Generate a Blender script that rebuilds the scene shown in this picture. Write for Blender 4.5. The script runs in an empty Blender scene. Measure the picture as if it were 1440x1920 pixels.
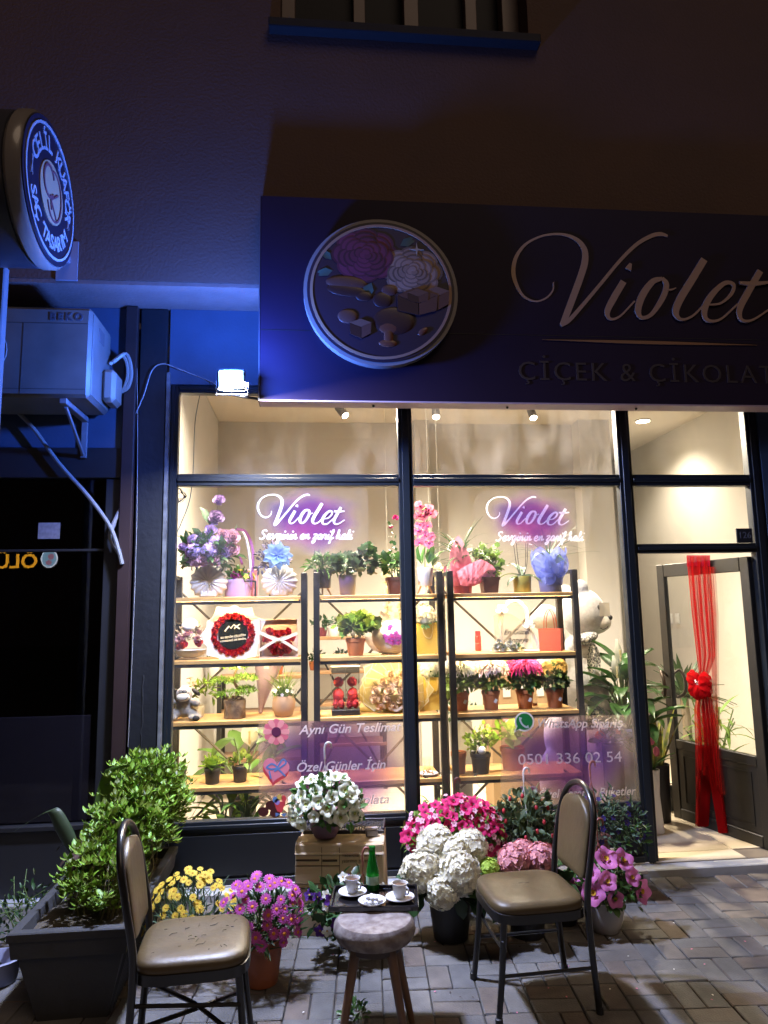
import bpy, math, random
import numpy as np
from math import pi, sin, cos, radians as rad
random.seed(7); rng = np.random.default_rng(7)
scene = bpy.context.scene
COL = scene.collection

# ---------------------------------------------------------------- camera
CAM = np.array([0.0, -4.4, 1.585]); FPX = 1331.0
YAW, PITCH, ROLL = rad(5.704), rad(8.106), rad(-1.038)
_fw = np.array([sin(YAW)*cos(PITCH), cos(YAW)*cos(PITCH), sin(PITCH)])
_r0 = np.array([cos(YAW), -sin(YAW), 0.0]); _u0 = np.cross(_r0, _fw)
_r = cos(ROLL)*_r0 + sin(ROLL)*_u0; _u = -sin(ROLL)*_r0 + cos(ROLL)*_u0
cd = bpy.data.cameras.new('camera'); cam = bpy.data.objects.new('camera', cd); COL.objects.link(cam)
from mathutils import Matrix, Vector
cam.matrix_world = Matrix(((_r[0], _u[0], -_fw[0], CAM[0]), (_r[1], _u[1], -_fw[1], CAM[1]), (_r[2], _u[2], -_fw[2], CAM[2]), (0, 0, 0, 1)))
cd.sensor_fit = 'VERTICAL'; cd.sensor_height = 36.0; cd.lens = FPX/1920*36
cd.clip_end = 200; cd.clip_start = 0.05
scene.camera = cam
# ---------------------------------------------------------------- night sky, faint street glow, exposure
W = bpy.data.worlds.new('World'); scene.world = W; W.use_nodes = True
nt = W.node_tree; bg = nt.nodes['Background']
sky = nt.nodes.new('ShaderNodeTexSky'); sky.sky_type = 'NISHITA'; sky.sun_disc = False
sky.sun_elevation = rad(-4); sky.sun_rotation = rad(150)
mixc = nt.nodes.new('ShaderNodeMixRGB'); mixc.inputs[0].default_value = 0.85
mixc.inputs[2].default_value = (0.30, 0.20, 0.20, 1)
nt.links.new(sky.outputs[0], mixc.inputs[1]); nt.links.new(mixc.outputs[0], bg.inputs[0])
bg.inputs[1].default_value = 0.07
sl = bpy.data.lights.new('street_glow', 'SUN'); sl.energy = 0.40; sl.color = (1.0, 0.74, 0.54); sl.angle = rad(30)
so = bpy.data.objects.new('street_glow', sl); COL.objects.link(so); so.rotation_euler = (rad(40), 0, rad(22))
vs = scene.view_settings
scene.display_settings.display_device = 'sRGB'; vs.view_transform = 'Standard'; vs.look = 'None'; vs.exposure = 0.22; vs.gamma = 1
cy = scene.cycles
cy.use_denoising = True; cy.max_bounces = 7; cy.diffuse_bounces = 3; cy.glossy_bounces = 3; cy.transmission_bounces = 5
cy.transparent_max_bounces = 24; cy.sample_clamp_indirect = 4; cy.caustics_reflective = False; cy.caustics_refractive = False
try: cy.denoiser = 'OPENIMAGEDENOISE'
except Exception: pass

# ---------------------------------------------------------------- picture measurements to places
def ray(px, py): return (px-720)/FPX*_r - (py-960)/FPX*_u + _fw
def at(px, py, Y=0.0):
    d = ray(px, py); return CAM + (Y-CAM[1])/d[1]*d
def gnd(px, py, z=0.0):
    d = ray(px, py); return CAM + (z-CAM[2])/d[2]*d
def proj(p):
    q = np.asarray(p, float)-CAM; w = q@_fw
    return 720+FPX*(q@_r)/w, 960-FPX*(q@_u)/w
def xof(px, Y, z):
    x = 0.0
    for _ in range(5):
        a = proj((x, Y, z))[0]; b = proj((x+.01, Y, z))[0]; x += (px-a)/(b-a)*.01
    return x
def lin(r, g, b):
    f = lambda v: (v/255/12.92) if v/255 <= .04045 else ((v/255+.055)/1.055)**2.4
    return (f(r), f(g), f(b), 1.0)

# ---------------------------------------------------------------- materials
_M = {}
def mat(name, col, rough=.6, metal=0.0, spec=.5, var=0.0, vs_=8.0, bump=0.0, bs=60.0, isl=0.0, objv=0.0, tl=0.0, emit=0.0, coat=0.0, sheen=0.0, col2=None, detail=4):
    """procedural Principled material: noise colour variation, per-piece variation, bump, translucency"""
    if name in _M: return _M[name]
    m = bpy.data.materials.new(name); m.use_nodes = True; n = m.node_tree.nodes; l = m.node_tree.links
    p = n['Principled BSDF']; col = tuple(col)[:3]+(1,)
    p.inputs['Roughness'].default_value = rough; p.inputs['Metallic'].default_value = metal
    p.inputs['Specular IOR Level'].default_value = spec; p.inputs['Coat Weight'].default_value = coat
    p.inputs['Sheen Weight'].default_value = sheen
    src = None
    rgb = n.new('ShaderNodeRGB'); rgb.outputs[0].default_value = col; src = rgb.outputs[0]
    tc = n.new('ShaderNodeTexCoord')
    def noise(scale, det=detail):
        t = n.new('ShaderNodeTexNoise'); t.inputs['Scale'].default_value = scale; t.inputs['Detail'].default_value = det
        l.new(tc.outputs['Object'], t.inputs['Vector']); return t
    if col2 is not None:
        t = noise(vs_); r = n.new('ShaderNodeValToRGB'); r.color_ramp.elements[0].position = .38; r.color_ramp.elements[1].position = .62
        l.new(t.outputs[0], r.inputs[0]); mx = n.new('ShaderNodeMixRGB'); mx.inputs[2].default_value = tuple(col2)[:3]+(1,)
        l.new(r.outputs[0], mx.inputs[0]); l.new(src, mx.inputs[1]); src = mx.outputs[0]
    def hsv(fac_socket, amt, hue=0.0):
        global _hs
        h = n.new('ShaderNodeHueSaturation'); mr = n.new('ShaderNodeMapRange')
        mr.inputs['To Min'].default_value = 1-amt; mr.inputs['To Max'].default_value = 1+amt
        l.new(fac_socket, mr.inputs['Value']); l.new(mr.outputs[0], h.inputs['Value'])
        if hue:
            m2 = n.new('ShaderNodeMapRange'); m2.inputs['To Min'].default_value = .5-hue; m2.inputs['To Max'].default_value = .5+hue
            l.new(fac_socket, m2.inputs['Value']); l.new(m2.outputs[0], h.inputs['Hue'])
        return h
    if var:
        t = noise(vs_); h = hsv(t.outputs[0], var*2); l.new(src, h.inputs['Color']); src = h.outputs[0]
    if isl:
        g = n.new('ShaderNodeNewGeometry'); h = hsv(g.outputs['Random Per Island'], isl, isl*.04); l.new(src, h.inputs['Color']); src = h.outputs[0]
    if objv:
        g = n.new('ShaderNodeObjectInfo'); h = hsv(g.outputs['Random'], objv, objv*.03); l.new(src, h.inputs['Color']); src = h.outputs[0]
    l.new(src, p.inputs['Base Color'])
    if bump:
        t = noise(bs, 6); b = n.new('ShaderNodeBump'); b.inputs['Strength'].default_value = bump; b.inputs['Distance'].default_value = .004
        l.new(t.outputs[0], b.inputs['Height']); l.new(b.outputs[0], p.inputs['Normal'])
    if emit:
        p.inputs['Emission Strength'].default_value = emit; l.new(src, p.inputs['Emission Color'])
    if tl:
        tr = n.new('ShaderNodeBsdfTranslucent'); l.new(src, tr.inputs[0]); mx = n.new('ShaderNodeMixShader'); mx.inputs[0].default_value = tl
        l.new(p.outputs[0], mx.inputs[1]); l.new(tr.outputs[0], mx.inputs[2]); l.new(mx.outputs[0], n['Material Output'].inputs[0])
    _M[name] = m; return m
def glass_mat(name, tint=(1, 1, 1), refl=.06, rough=.0, dirt=0.0, dcol=(.6, .6, .62)):
    """thin clear pane: see-through with a Fresnel reflection and a film of dust"""
    if name in _M: return _M[name]
    m = bpy.data.materials.new(name); m.use_nodes = True; n = m.node_tree.nodes; l = m.node_tree.links
    n.remove(n['Principled BSDF']); out = n['Material Output']
    t = n.new('ShaderNodeBsdfTransparent'); t.inputs[0].default_value = tuple(tint)+(1,)
    g = n.new('ShaderNodeBsdfGlossy'); g.inputs['Roughness'].default_value = rough
    fr = n.new('ShaderNodeFresnel'); fr.inputs[0].default_value = 1.45
    gn = n.new('ShaderNodeNewGeometry'); fb = n.new('ShaderNodeMath'); fb.operation = 'SUBTRACT'; fb.inputs[0].default_value = 1; l.new(gn.outputs['Backfacing'], fb.inputs[1])
    fm = n.new('ShaderNodeMath'); fm.operation = 'MULTIPLY'; l.new(fr.outputs[0], fm.inputs[0]); l.new(fb.outputs[0], fm.inputs[1])   # one reflection per pane, on its outer side
    mx = n.new('ShaderNodeMixShader'); l.new(fm.outputs[0], mx.inputs[0]); l.new(t.outputs[0], mx.inputs[1]); l.new(g.outputs[0], mx.inputs[2])
    last = mx
    if dirt:
        d = n.new('ShaderNodeBsdfDiffuse'); d.inputs[0].default_value = tuple(dcol)+(1,)
        tl = n.new('ShaderNodeBsdfTranslucent'); tl.inputs[0].default_value = tuple(dcol)+(1,)
        ad = n.new('ShaderNodeMixShader'); ad.inputs[0].default_value = .5; l.new(d.outputs[0], ad.inputs[1]); l.new(tl.outputs[0], ad.inputs[2])
        tc = n.new('ShaderNodeTexCoord'); mp = n.new('ShaderNodeMapping'); mp.inputs['Scale'].default_value = (3, 1, 1.2)
        l.new(tc.outputs['Object'], mp.inputs[0]); no = n.new('ShaderNodeTexNoise'); no.inputs['Scale'].default_value = 1.6; no.inputs['Detail'].default_value = 8
        no.inputs['Distortion'].default_value = .8; l.new(mp.outputs[0], no.inputs[0])
        r = n.new('ShaderNodeMapRange'); r.inputs['From Min'].default_value = .40; r.inputs['From Max'].default_value = .95; r.inputs['To Max'].default_value = dirt
        l.new(no.outputs[0], r.inputs[0]); m2 = n.new('ShaderNodeMixShader'); l.new(r.outputs[0], m2.inputs[0])
        l.new(mx.outputs[0], m2.inputs[1]); l.new(ad.outputs[0], m2.inputs[2]); last = m2
    l.new(last.outputs[0], out.inputs[0]); _M[name] = m; return m
def film_mat(name, col, col2, rx, rz, base=.25, amax=.8, bcol=(.75, .68, .72), opaque=.5):
    """printed see-through window film: purple cloud fading to a frosted border"""
    m = bpy.data.materials.new(name); m.use_nodes = True; n = m.node_tree.nodes; l = m.node_tree.links
    n.remove(n['Principled BSDF']); out = n['Material Output']
    tc = n.new('ShaderNodeTexCoord'); mp = n.new('ShaderNodeMapping'); mp.inputs['Scale'].default_value = (1/rx, 0, 1/rz); l.new(tc.outputs['Object'], mp.inputs[0])
    no = n.new('ShaderNodeTexNoise'); no.inputs['Scale'].default_value = 1.3; no.inputs['Detail'].default_value = 1; l.new(mp.outputs[0], no.inputs[0])
    ln = n.new('ShaderNodeVectorMath'); ln.operation = 'LENGTH'; l.new(mp.outputs[0], ln.inputs[0])
    ad = n.new('ShaderNodeMath'); ad.operation = 'MULTIPLY_ADD'; ad.inputs[1].default_value = .7; l.new(no.outputs[0], ad.inputs[0]); l.new(ln.outputs['Value'], ad.inputs[2])
    r = n.new('ShaderNodeMapRange'); r.interpolation_type = 'SMOOTHSTEP'; r.inputs['From Min'].default_value = .75; r.inputs['From Max'].default_value = 1.5
    r.inputs['To Min'].default_value = 1; r.inputs['To Max'].default_value = 0; l.new(ad.outputs[0], r.inputs[0])
    no2 = n.new('ShaderNodeTexNoise'); no2.inputs['Scale'].default_value = 1.1; no2.inputs['Detail'].default_value = 1
    l.new(mp.outputs[0], no2.inputs[0]); cr = n.new('ShaderNodeValToRGB')
    cr.color_ramp.elements[0].position = .35; cr.color_ramp.elements[1].position = .65
    cr.color_ramp.elements[0].color = tuple(col)+(1,); cr.color_ramp.elements[1].color = tuple(col2)+(1,); l.new(no2.outputs[0], cr.inputs[0])
    c3 = n.new('ShaderNodeMixRGB'); c3.inputs[1].default_value = tuple(bcol)+(1,); l.new(r.outputs[0], c3.inputs[0]); l.new(cr.outputs[0], c3.inputs[2])
    al = n.new('ShaderNodeMapRange'); al.inputs['To Min'].default_value = base; al.inputs['To Max'].default_value = amax; l.new(r.outputs[0], al.inputs[0])
    # the film tints what is seen through it and scatters a share of the light
    tr = n.new('ShaderNodeBsdfTransparent'); tl = n.new('ShaderNodeBsdfTranslucent'); df = n.new('ShaderNodeBsdfDiffuse')
    tcol = n.new('ShaderNodeMixRGB'); tcol.inputs[1].default_value = (1, 1, 1, 1); l.new(r.outputs[0], tcol.inputs[0]); l.new(cr.outputs[0], tcol.inputs[2])
    bright = n.new('ShaderNodeMixRGB'); bright.inputs[0].default_value = .20; bright.inputs[2].default_value = (1, 1, 1, 1); l.new(tcol.outputs[0], bright.inputs[1])
    l.new(bright.outputs[0], tr.inputs[0]); l.new(c3.outputs[0], tl.inputs[0]); l.new(c3.outputs[0], df.inputs[0])
    a = n.new('ShaderNodeMixShader'); a.inputs[0].default_value = opaque; l.new(df.outputs[0], a.inputs[2]); l.new(tl.outputs[0], a.inputs[1])
    b = n.new('ShaderNodeMixShader'); l.new(al.outputs[0], b.inputs[0]); l.new(tr.outputs[0], b.inputs[1]); l.new(a.outputs[0], b.inputs[2])
    l.new(b.outputs[0], out.inputs[0]); _M[name] = m; return m
def sheer_mat(name, col, alpha=.6):
    if name in _M: return _M[name]
    m = bpy.data.materials.new(name); m.use_nodes = True; n = m.node_tree.nodes; l = m.node_tree.links
    n.remove(n['Principled BSDF']); out = n['Material Output']
    tr = n.new('ShaderNodeBsdfTransparent'); tl = n.new('ShaderNodeBsdfTranslucent'); df = n.new('ShaderNodeBsdfDiffuse')
    for s in (tl, df): s.inputs[0].default_value = tuple(col)[:3]+(1,)
    a = n.new('ShaderNodeMixShader'); a.inputs[0].default_value = .5; l.new(df.outputs[0], a.inputs[1]); l.new(tl.outputs[0], a.inputs[2])
    b = n.new('ShaderNodeMixShader'); b.inputs[0].default_value = alpha; l.new(tr.outputs[0], b.inputs[1]); l.new(a.outputs[0], b.inputs[2])
    l.new(b.outputs[0], out.inputs[0]); _M[name] = m; return m

# ---------------------------------------------------------------- mesh shapes (each returns verts, faces)
def rot(ax, a): return np.array(Matrix.Rotation(a, 3, ax))
def tf(s, M=None, o=(0, 0, 0), k=1.0):
    V = np.asarray(s[0], float)*k
    if M is not None: V = V@np.asarray(M).T
    return V+np.asarray(o, float), s[1]
def bx(x0, x1, y0, y1, z0, z1, b=0.0):
    if b <= 0:
        V = [(x, y, z) for x in (x0, x1) for y in (y0, y1) for z in (z0, z1)]
        F = [(0, 1, 3, 2), (4, 6, 7, 5), (0, 4, 5, 1), (2, 3, 7, 6), (0, 2, 6, 4), (1, 5, 7, 3)]
        return np.array(V, float), F
    c = np.array([(x0+x1)/2, (y0+y1)/2, (z0+z1)/2]); h = np.array([x1-x0, y1-y0, z1-z0])/2; b = min(b, h.min()*.9)
    V = []; idx = {}
    for sx in (-1, 1):
        for sy in (-1, 1):
            for sz in (-1, 1):
                s = np.array([sx, sy, sz])
                for ax in range(3):
                    p = s*(h-b); p[ax] = s[ax]*h[ax]; idx[(sx, sy, sz, ax)] = len(V); V.append(c+p)
    F = []
    for ax in range(3):
        o = [a for a in range(3) if a != ax]
        for s in (-1, 1):
            q = []
            for u, v in ((-1, -1), (1, -1), (1, 1), (-1, 1)):
                k = [0, 0, 0]; k[ax] = s; k[o[0]] = u; k[o[1]] = v; q.append(idx[(*k, ax)])
            F.append(tuple(q if (s > 0) == (ax != 1) else q[::-1]))
        for u in (-1, 1):
            for v in (-1, 1):
                k0 = [0, 0, 0]; k1 = [0, 0, 0]; k0[ax] = -1; k1[ax] = 1
                for k in (k0, k1): k[o[0]] = u; k[o[1]] = v
                F.append((idx[(*k0, o[0])], idx[(*k1, o[0])], idx[(*k1, o[1])], idx[(*k0, o[1])]))
    for sx in (-1, 1):
        for sy in (-1, 1):
            for sz in (-1, 1): F.append(tuple(idx[(sx, sy, sz, a)] for a in range(3)))
    return np.array(V), F
def lathe(prof, n=20, wav=None):
    V = []; F = []
    for i, (r, z) in enumerate(prof):
        for k in range(n):
            a = 2*pi*k/n; rr = r*(wav(a, i) if wav else 1); V.append((rr*cos(a), rr*sin(a), z))
    for i in range(len(prof)-1):
        for k in range(n): F.append((i*n+k, i*n+(k+1) % n, (i+1)*n+(k+1) % n, (i+1)*n+k))
    F.append(tuple(range(n))[::-1]); F.append(tuple((len(prof)-1)*n+k for k in range(n)))
    return np.array(V), F
def catmull(P, m=6, closed=False):
    P = np.asarray(P, float); n = len(P); out = []
    for i in range(n if closed else n-1):
        p0 = P[(i-1) % n] if closed or i > 0 else 2*P[0]-P[1]; p1 = P[i]; p2 = P[(i+1) % n]
        p3 = P[(i+2) % n] if closed or i < n-2 else 2*P[-1]-P[-2]
        for k in range(m):
            t = k/m; out.append(.5*((2*p1)+(-p0+p2)*t+(2*p0-5*p1+4*p2-p3)*t*t+(-p0+3*p1-3*p2+p3)*t**3))
    if not closed: out.append(P[-1])
    return np.array(out)
def tube(P, r, n=8, m=0, closed=False):
    P = np.asarray(P, float); R = np.broadcast_to(np.asarray(r, float), (len(P),)).copy()
    if m:
        Q = catmull(np.c_[P, R], m, closed); P = Q[:, :3]; R = Q[:, 3]
    N = len(P); T = np.gradient(P, axis=0)
    if closed: T = np.roll(P, -1, 0)-np.roll(P, 1, 0)
    T /= np.linalg.norm(T, axis=1)[:, None]+1e-9
    up = np.array([0, 0, 1.0]) if abs(T[0][2]) < .9 else np.array([1.0, 0, 0])
    V = []; F = []; a = np.cross(T[0], up); a /= np.linalg.norm(a)
    for i in range(N):
        a = a-T[i]*(a@T[i]); a /= np.linalg.norm(a)+1e-9; b = np.cross(T[i], a)
        for k in range(n):
            t = 2*pi*k/n; V.append(P[i]+R[i]*(cos(t)*a+sin(t)*b))
    for i in range(N if closed else N-1):
        j = (i+1) % N
        for k in range(n): F.append((i*n+k, i*n+(k+1) % n, j*n+(k+1) % n, j*n+k))
    if not closed: F.append(tuple(range(n))[::-1]); F.append(tuple((N-1)*n+k for k in range(n)))
    return np.array(V), F
def ell(c, r, nu=14, nv=9, M=None):
    V = [(0, 0, -1)]+[(cos(2*pi*i/nu)*sin(pi*j/nv), sin(2*pi*i/nu)*sin(pi*j/nv), -cos(pi*j/nv)) for j in range(1, nv) for i in range(nu)]+[(0, 0, 1)]
    F = [(0, 1+(i+1) % nu, 1+i) for i in range(nu)]
    for j in range(nv-2):
        for i in range(nu): F.append((1+j*nu+i, 1+j*nu+(i+1) % nu, 1+(j+1)*nu+(i+1) % nu, 1+(j+1)*nu+i))
    b = 1+(nv-2)*nu; F += [(b+i, b+(i+1) % nu, b+nu) for i in range(nu)]
    V = np.array(V, float)*np.asarray(r, float)
    if M is not None: V = V@np.asarray(M).T
    return V+np.asarray(c, float), F
def prism(poly, t):
    """outline in x,z standing upright; front at y=-t, back at y=0"""
    n = len(poly); V = [(x, -t, z) for x, z in poly]+[(x, 0, z) for x, z in poly]
    A = sum(poly[i][0]*poly[(i+1) % n][1]-poly[(i+1) % n][0]*poly[i][1] for i in range(n))
    F = [tuple(range(n)), tuple(range(n, 2*n))[::-1]]+[(i, n+i, n+(i+1) % n, (i+1) % n) for i in range(n)]
    if A < 0: F = [f[::-1] for f in F]
    return np.array(V, float), F
def circ(cx, cz, rx, rz=None, n=32, a0=0, a1=2*pi):
    rz = rz or rx; full = abs(a1-a0-2*pi) < 1e-6
    return [(cx+rx*cos(a0+(a1-a0)*i/(n if full else n-1)), cz+rz*sin(a0+(a1-a0)*i/(n if full else n-1))) for i in range(n)]
def stroke(P, w, t=.002, m=8, closed=False):
    """pen stroke with changing width in x,z, thickness t towards -y"""
    P = np.asarray(P, float); w = np.broadcast_to(np.asarray(w, float), (len(P),))
    Q = catmull(np.c_[P, w], m, closed) if m else np.c_[P, w]; C = Q[:, :2]; hw = np.maximum(Q[:, 2], 1e-5)/2; N = len(C)
    T = np.roll(C, -1, 0)-np.roll(C, 1, 0) if closed else np.gradient(C, axis=0)
    T /= np.linalg.norm(T, axis=1)[:, None]+1e-12; nrm = np.c_[-T[:, 1], T[:, 0]]
    A = C+nrm*hw[:, None]; B = C-nrm*hw[:, None]; V = []; F = []
    for i in range(N): V += [(A[i, 0], -t, A[i, 1]), (B[i, 0], -t, B[i, 1]), (A[i, 0], 0, A[i, 1]), (B[i, 0], 0, B[i, 1])]
    for i in range(N if closed else N-1):
        a = 4*i; b = 4*((i+1) % N); F += [(a+1, b+1, b, a), (a, b, b+2, a+2), (a+3, b+3, b+1, a+1)]
    if not closed: F += [(0, 2, 3, 1), (4*N-4, 4*N-3, 4*N-1, 4*N-2)]
    V = np.array(V); V[:, 1] -= np.repeat(np.arange(N), 4)*6e-6   # a crossing pen line lies on top of itself
    return V, F
def text(s, size=1.0, shear=0.0, bold=0.0, t=.002, align='LEFT', space=1.0):
    cu = bpy.data.curves.new('lettering', 'FONT'); cu.body = s; cu.size = size; cu.shear = shear; cu.offset = bold; cu.extrude = t/2
    cu.align_x = align; cu.resolution_u = 3; cu.space_character = space
    o = bpy.data.objects.new('lettering', cu); COL.objects.link(o)
    me = o.evaluated_get(bpy.context.evaluated_depsgraph_get()).to_mesh()
    V = np.array([v.co[:] for v in me.vertices]) if len(me.vertices) else np.zeros((0, 3)); F = [tuple(p.vertices) for p in me.polygons]
    o.evaluated_get(bpy.context.evaluated_depsgraph_get()).to_mesh_clear()
    bpy.data.objects.remove(o); bpy.data.curves.remove(cu)
    return np.c_[V[:, 0], -V[:, 2], V[:, 1]], F
def words(s, gap):
    """split lettering into words: groups of faces parted by gaps along x"""
    V, F = s; sp = sorted(((min(V[i][0] for i in f), max(V[i][0] for i in f), f) for f in F), key=lambda t: t[0]); out = []; hi = -1e9
    for a, b, f in sp:
        if a > hi+gap: out.append([])
        out[-1].append(f); hi = max(hi, b)
    res = []
    for fs in out:
        ids = sorted({i for f in fs for i in f}); mp = {j: k for k, j in enumerate(ids)}; res.append((V[ids], [tuple(mp[i] for i in f) for f in fs]))
    return res
def grid(fn, nu, nv, closed_u=False):
    V = [fn(i/(nu if closed_u else nu-1), j/(nv-1)) for j in range(nv) for i in range(nu)]; F = []
    for j in range(nv-1):
        for i in range(nu if closed_u else nu-1): F.append((j*nu+i, j*nu+(i+1) % nu, (j+1)*nu+(i+1) % nu, (j+1)*nu+i))
    return np.array(V, float), F

class MB:
    def __init__(s): s.V = []; s.F = []; s.I = []; s.n = 0
    def add(s, sh, mi=0, M=None, o=(0, 0, 0), k=1.0):
        V, F = tf(sh, M, o, k) if (M is not None or k != 1.0 or any(o)) else sh
        s.V.append(np.asarray(V, float)); s.F += [tuple(i+s.n for i in f) for f in F]; s.I += [mi]*len(F); s.n += len(V); return s
    def mesh(s, name, mats, ang=40, smooth=True):
        me = bpy.data.meshes.new(name); me.from_pydata(np.concatenate(s.V).tolist(), [], s.F)
        for m in (mats if isinstance(mats, (list, tuple)) else [mats]): me.materials.append(m)
        if max(s.I) > 0: me.polygons.foreach_set('material_index', s.I)
        if smooth: me.shade_smooth(); me.set_sharp_from_angle(angle=rad(ang))
        me.update(); return me
def link(name, me, parent=None, loc=None, M=None, k=None):
    o = bpy.data.objects.new(name, me); COL.objects.link(o)
    if parent is not None: o.parent = parent
    if M is not None: o.rotation_euler = Matrix(np.asarray(M).tolist()).to_euler()
    if loc is not None: o.location = tuple(loc)
    if k is not None: o.scale = (k, k, k) if np.isscalar(k) else tuple(k)
    return o
def part(name, sh, m, parent=None, ang=40, loc=None, M=None, k=None):
    """one mesh object from one shape, a list of shapes or an MB"""
    b = sh if isinstance(sh, MB) else MB()
    if not isinstance(sh, MB):
        for s in (sh if isinstance(sh, list) else [sh]): b.add(s)
    return link(name, b.mesh(name, m, ang), parent, loc, M, k)
def tag(o, label, cat, group=None):
    o['label'] = label; o['category'] = cat
    if group: o['group'] = group
    return o
def thing(name, label, cat, loc=(0, 0, 0), rz=0.0, group=None, rx=0.0):
    o = bpy.data.objects.new(name, None); o.empty_display_size = .1; COL.objects.link(o); o.location = tuple(loc); o.rotation_euler = (rx, 0, rz)
    return tag(o, label, cat, group)
def struct(name, sh, m, **k):
    o = part(name, sh, m, **k); o['kind'] = 'structure'; return o
def stuff(o): o['kind'] = 'stuff'; return o
def frame_z(d, spin=0.0):
    """rotation taking +z to direction d"""
    d = np.asarray(d, float); d = d/np.linalg.norm(d)
    q = Vector((0, 0, 1)).rotation_difference(Vector(d)); return np.array(q.to_matrix())@rot('Z', spin)

# ---------------------------------------------------------------- plants
LEAF = (np.array([(0, 0, 0), (.35, .5, .1), (.35, -.5, .1), (.4, 0, 0), (.75, .36, .05), (.75, -.36, .05), (.75, 0, -.03), (1, 0, -.12)]),
        [(0, 3, 1), (0, 2, 3), (3, 6, 4, 1), (2, 5, 6, 3), (6, 7, 4), (5, 7, 6)])
def _round_leaf():
    V = [(.45, 0, -.06)]; n = 12
    for i in range(n):
        a = 2*pi*i/n+.26; r = .5*(1+.12*(-1)**i); V.append((.45+r*cos(a), r*sin(a), .05*sin(3*a)))
    return np.array(V), [(0, 1+i, 1+(i+1) % n) for i in range(n)]
RLEAF = _round_leaf()
NEEDLE = (np.array([(0, .5, 0), (0, -.5, 0), (.6, .4, .05), (.6, -.4, .05), (1, 0, 0)]), [(0, 1, 3, 2), (2, 3, 4)])
def scatter(T, pos, d, nrm, L, W):
    pos = np.asarray(pos, float); d = np.asarray(d, float); d = d/(np.linalg.norm(d, axis=1)[:, None]+1e-9)
    y = np.cross(nrm, d); y /= np.linalg.norm(y, axis=1)[:, None]+1e-9; z = np.cross(d, y); n = len(pos)
    L = np.broadcast_to(L, (n,))[:, None, None]; W = np.broadcast_to(W, (n,))[:, None, None]; t = T[0][None]
    V = pos[:, None]+t[:, :, :1]*L*d[:, None]+t[:, :, 1:2]*W*y[:, None]+t[:, :, 2:]*L*z[:, None]
    k = len(T[0]); F = [tuple(i+j*k for i in f) for j in range(n) for f in T[1]]
    return V.reshape(-1, 3), F
def dome(n, r, lo=-.2, inner=.45, g=None):
    """random points through a dome, with outward directions"""
    g = g or rng; v = g.normal(size=(n*3, 3)); v /= np.linalg.norm(v, axis=1)[:, None]; v = v[v[:, 2] > lo][:n]
    f = (inner+(1-inner)*g.random(len(v))**.5)
    f *= 1+.16*np.sin(5*v[:, 0]+9*v[:, 1])*np.sin(7*v[:, 2]+3*v[:, 0])
    return v*f[:, None]*np.asarray(r), v
def leaves(n, r, L, W, c=(0, 0, 0), T=LEAF, lo=-.2, inner=.45, spread=.7, up=.3, jit=.3):
    p, v = dome(n, r, lo, inner); n = len(p)
    d = v+rng.normal(size=(n, 3))*spread+np.array([0, 0, up]); nr = v*.6+np.array([0, 0, .8])+rng.normal(size=(n, 3))*.45
    s = 1+rng.normal(size=n)*jit*.6; s = np.clip(s, .45, 1.6)
    return scatter(T, p+np.asarray(c), d, nr, L*s, W*s)
def blade(L, W, bend, k=6, fold=.15, tip=1.0, twist=0.0):
    """long leaf in x (length) with fold along the middle, drooping by bend"""
    def f(u, v):
        a = bend*v; x = L*(sin(a)/bend if abs(bend) > 1e-3 else v); z = L*((cos(a)-1)/bend if abs(bend) > 1e-3 else 0)
        w = W*(sin(pi*min(1, .08+v*.92)**.75)**.8 if tip else (1-v**3))*(u-.5)
        tw = twist*v
        return (x, w*cos(tw), z+abs(u-.5)*2*fold*W*(1-v*.5)+w*sin(tw))
    return grid(f, 3, k)
def wide_leaf(L, W, bend, k=7, wave=.0):
    def f(u, v):
        a = bend*v; x = L*(sin(a)/bend if abs(bend) > 1e-3 else v); z = L*((cos(a)-1)/bend if abs(bend) > 1e-3 else 0)
        w = W*max(.04, sin(pi*v**.8))**.8*(u-.5)
        return (x, w, z+(abs(u-.5)*2)**1.5*.16*W+wave*W*sin(v*14)*abs(u-.5))
    return grid(f, 5, k)
def aim(az, el): return rot('Z', az)@rot('Y', -el)

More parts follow.
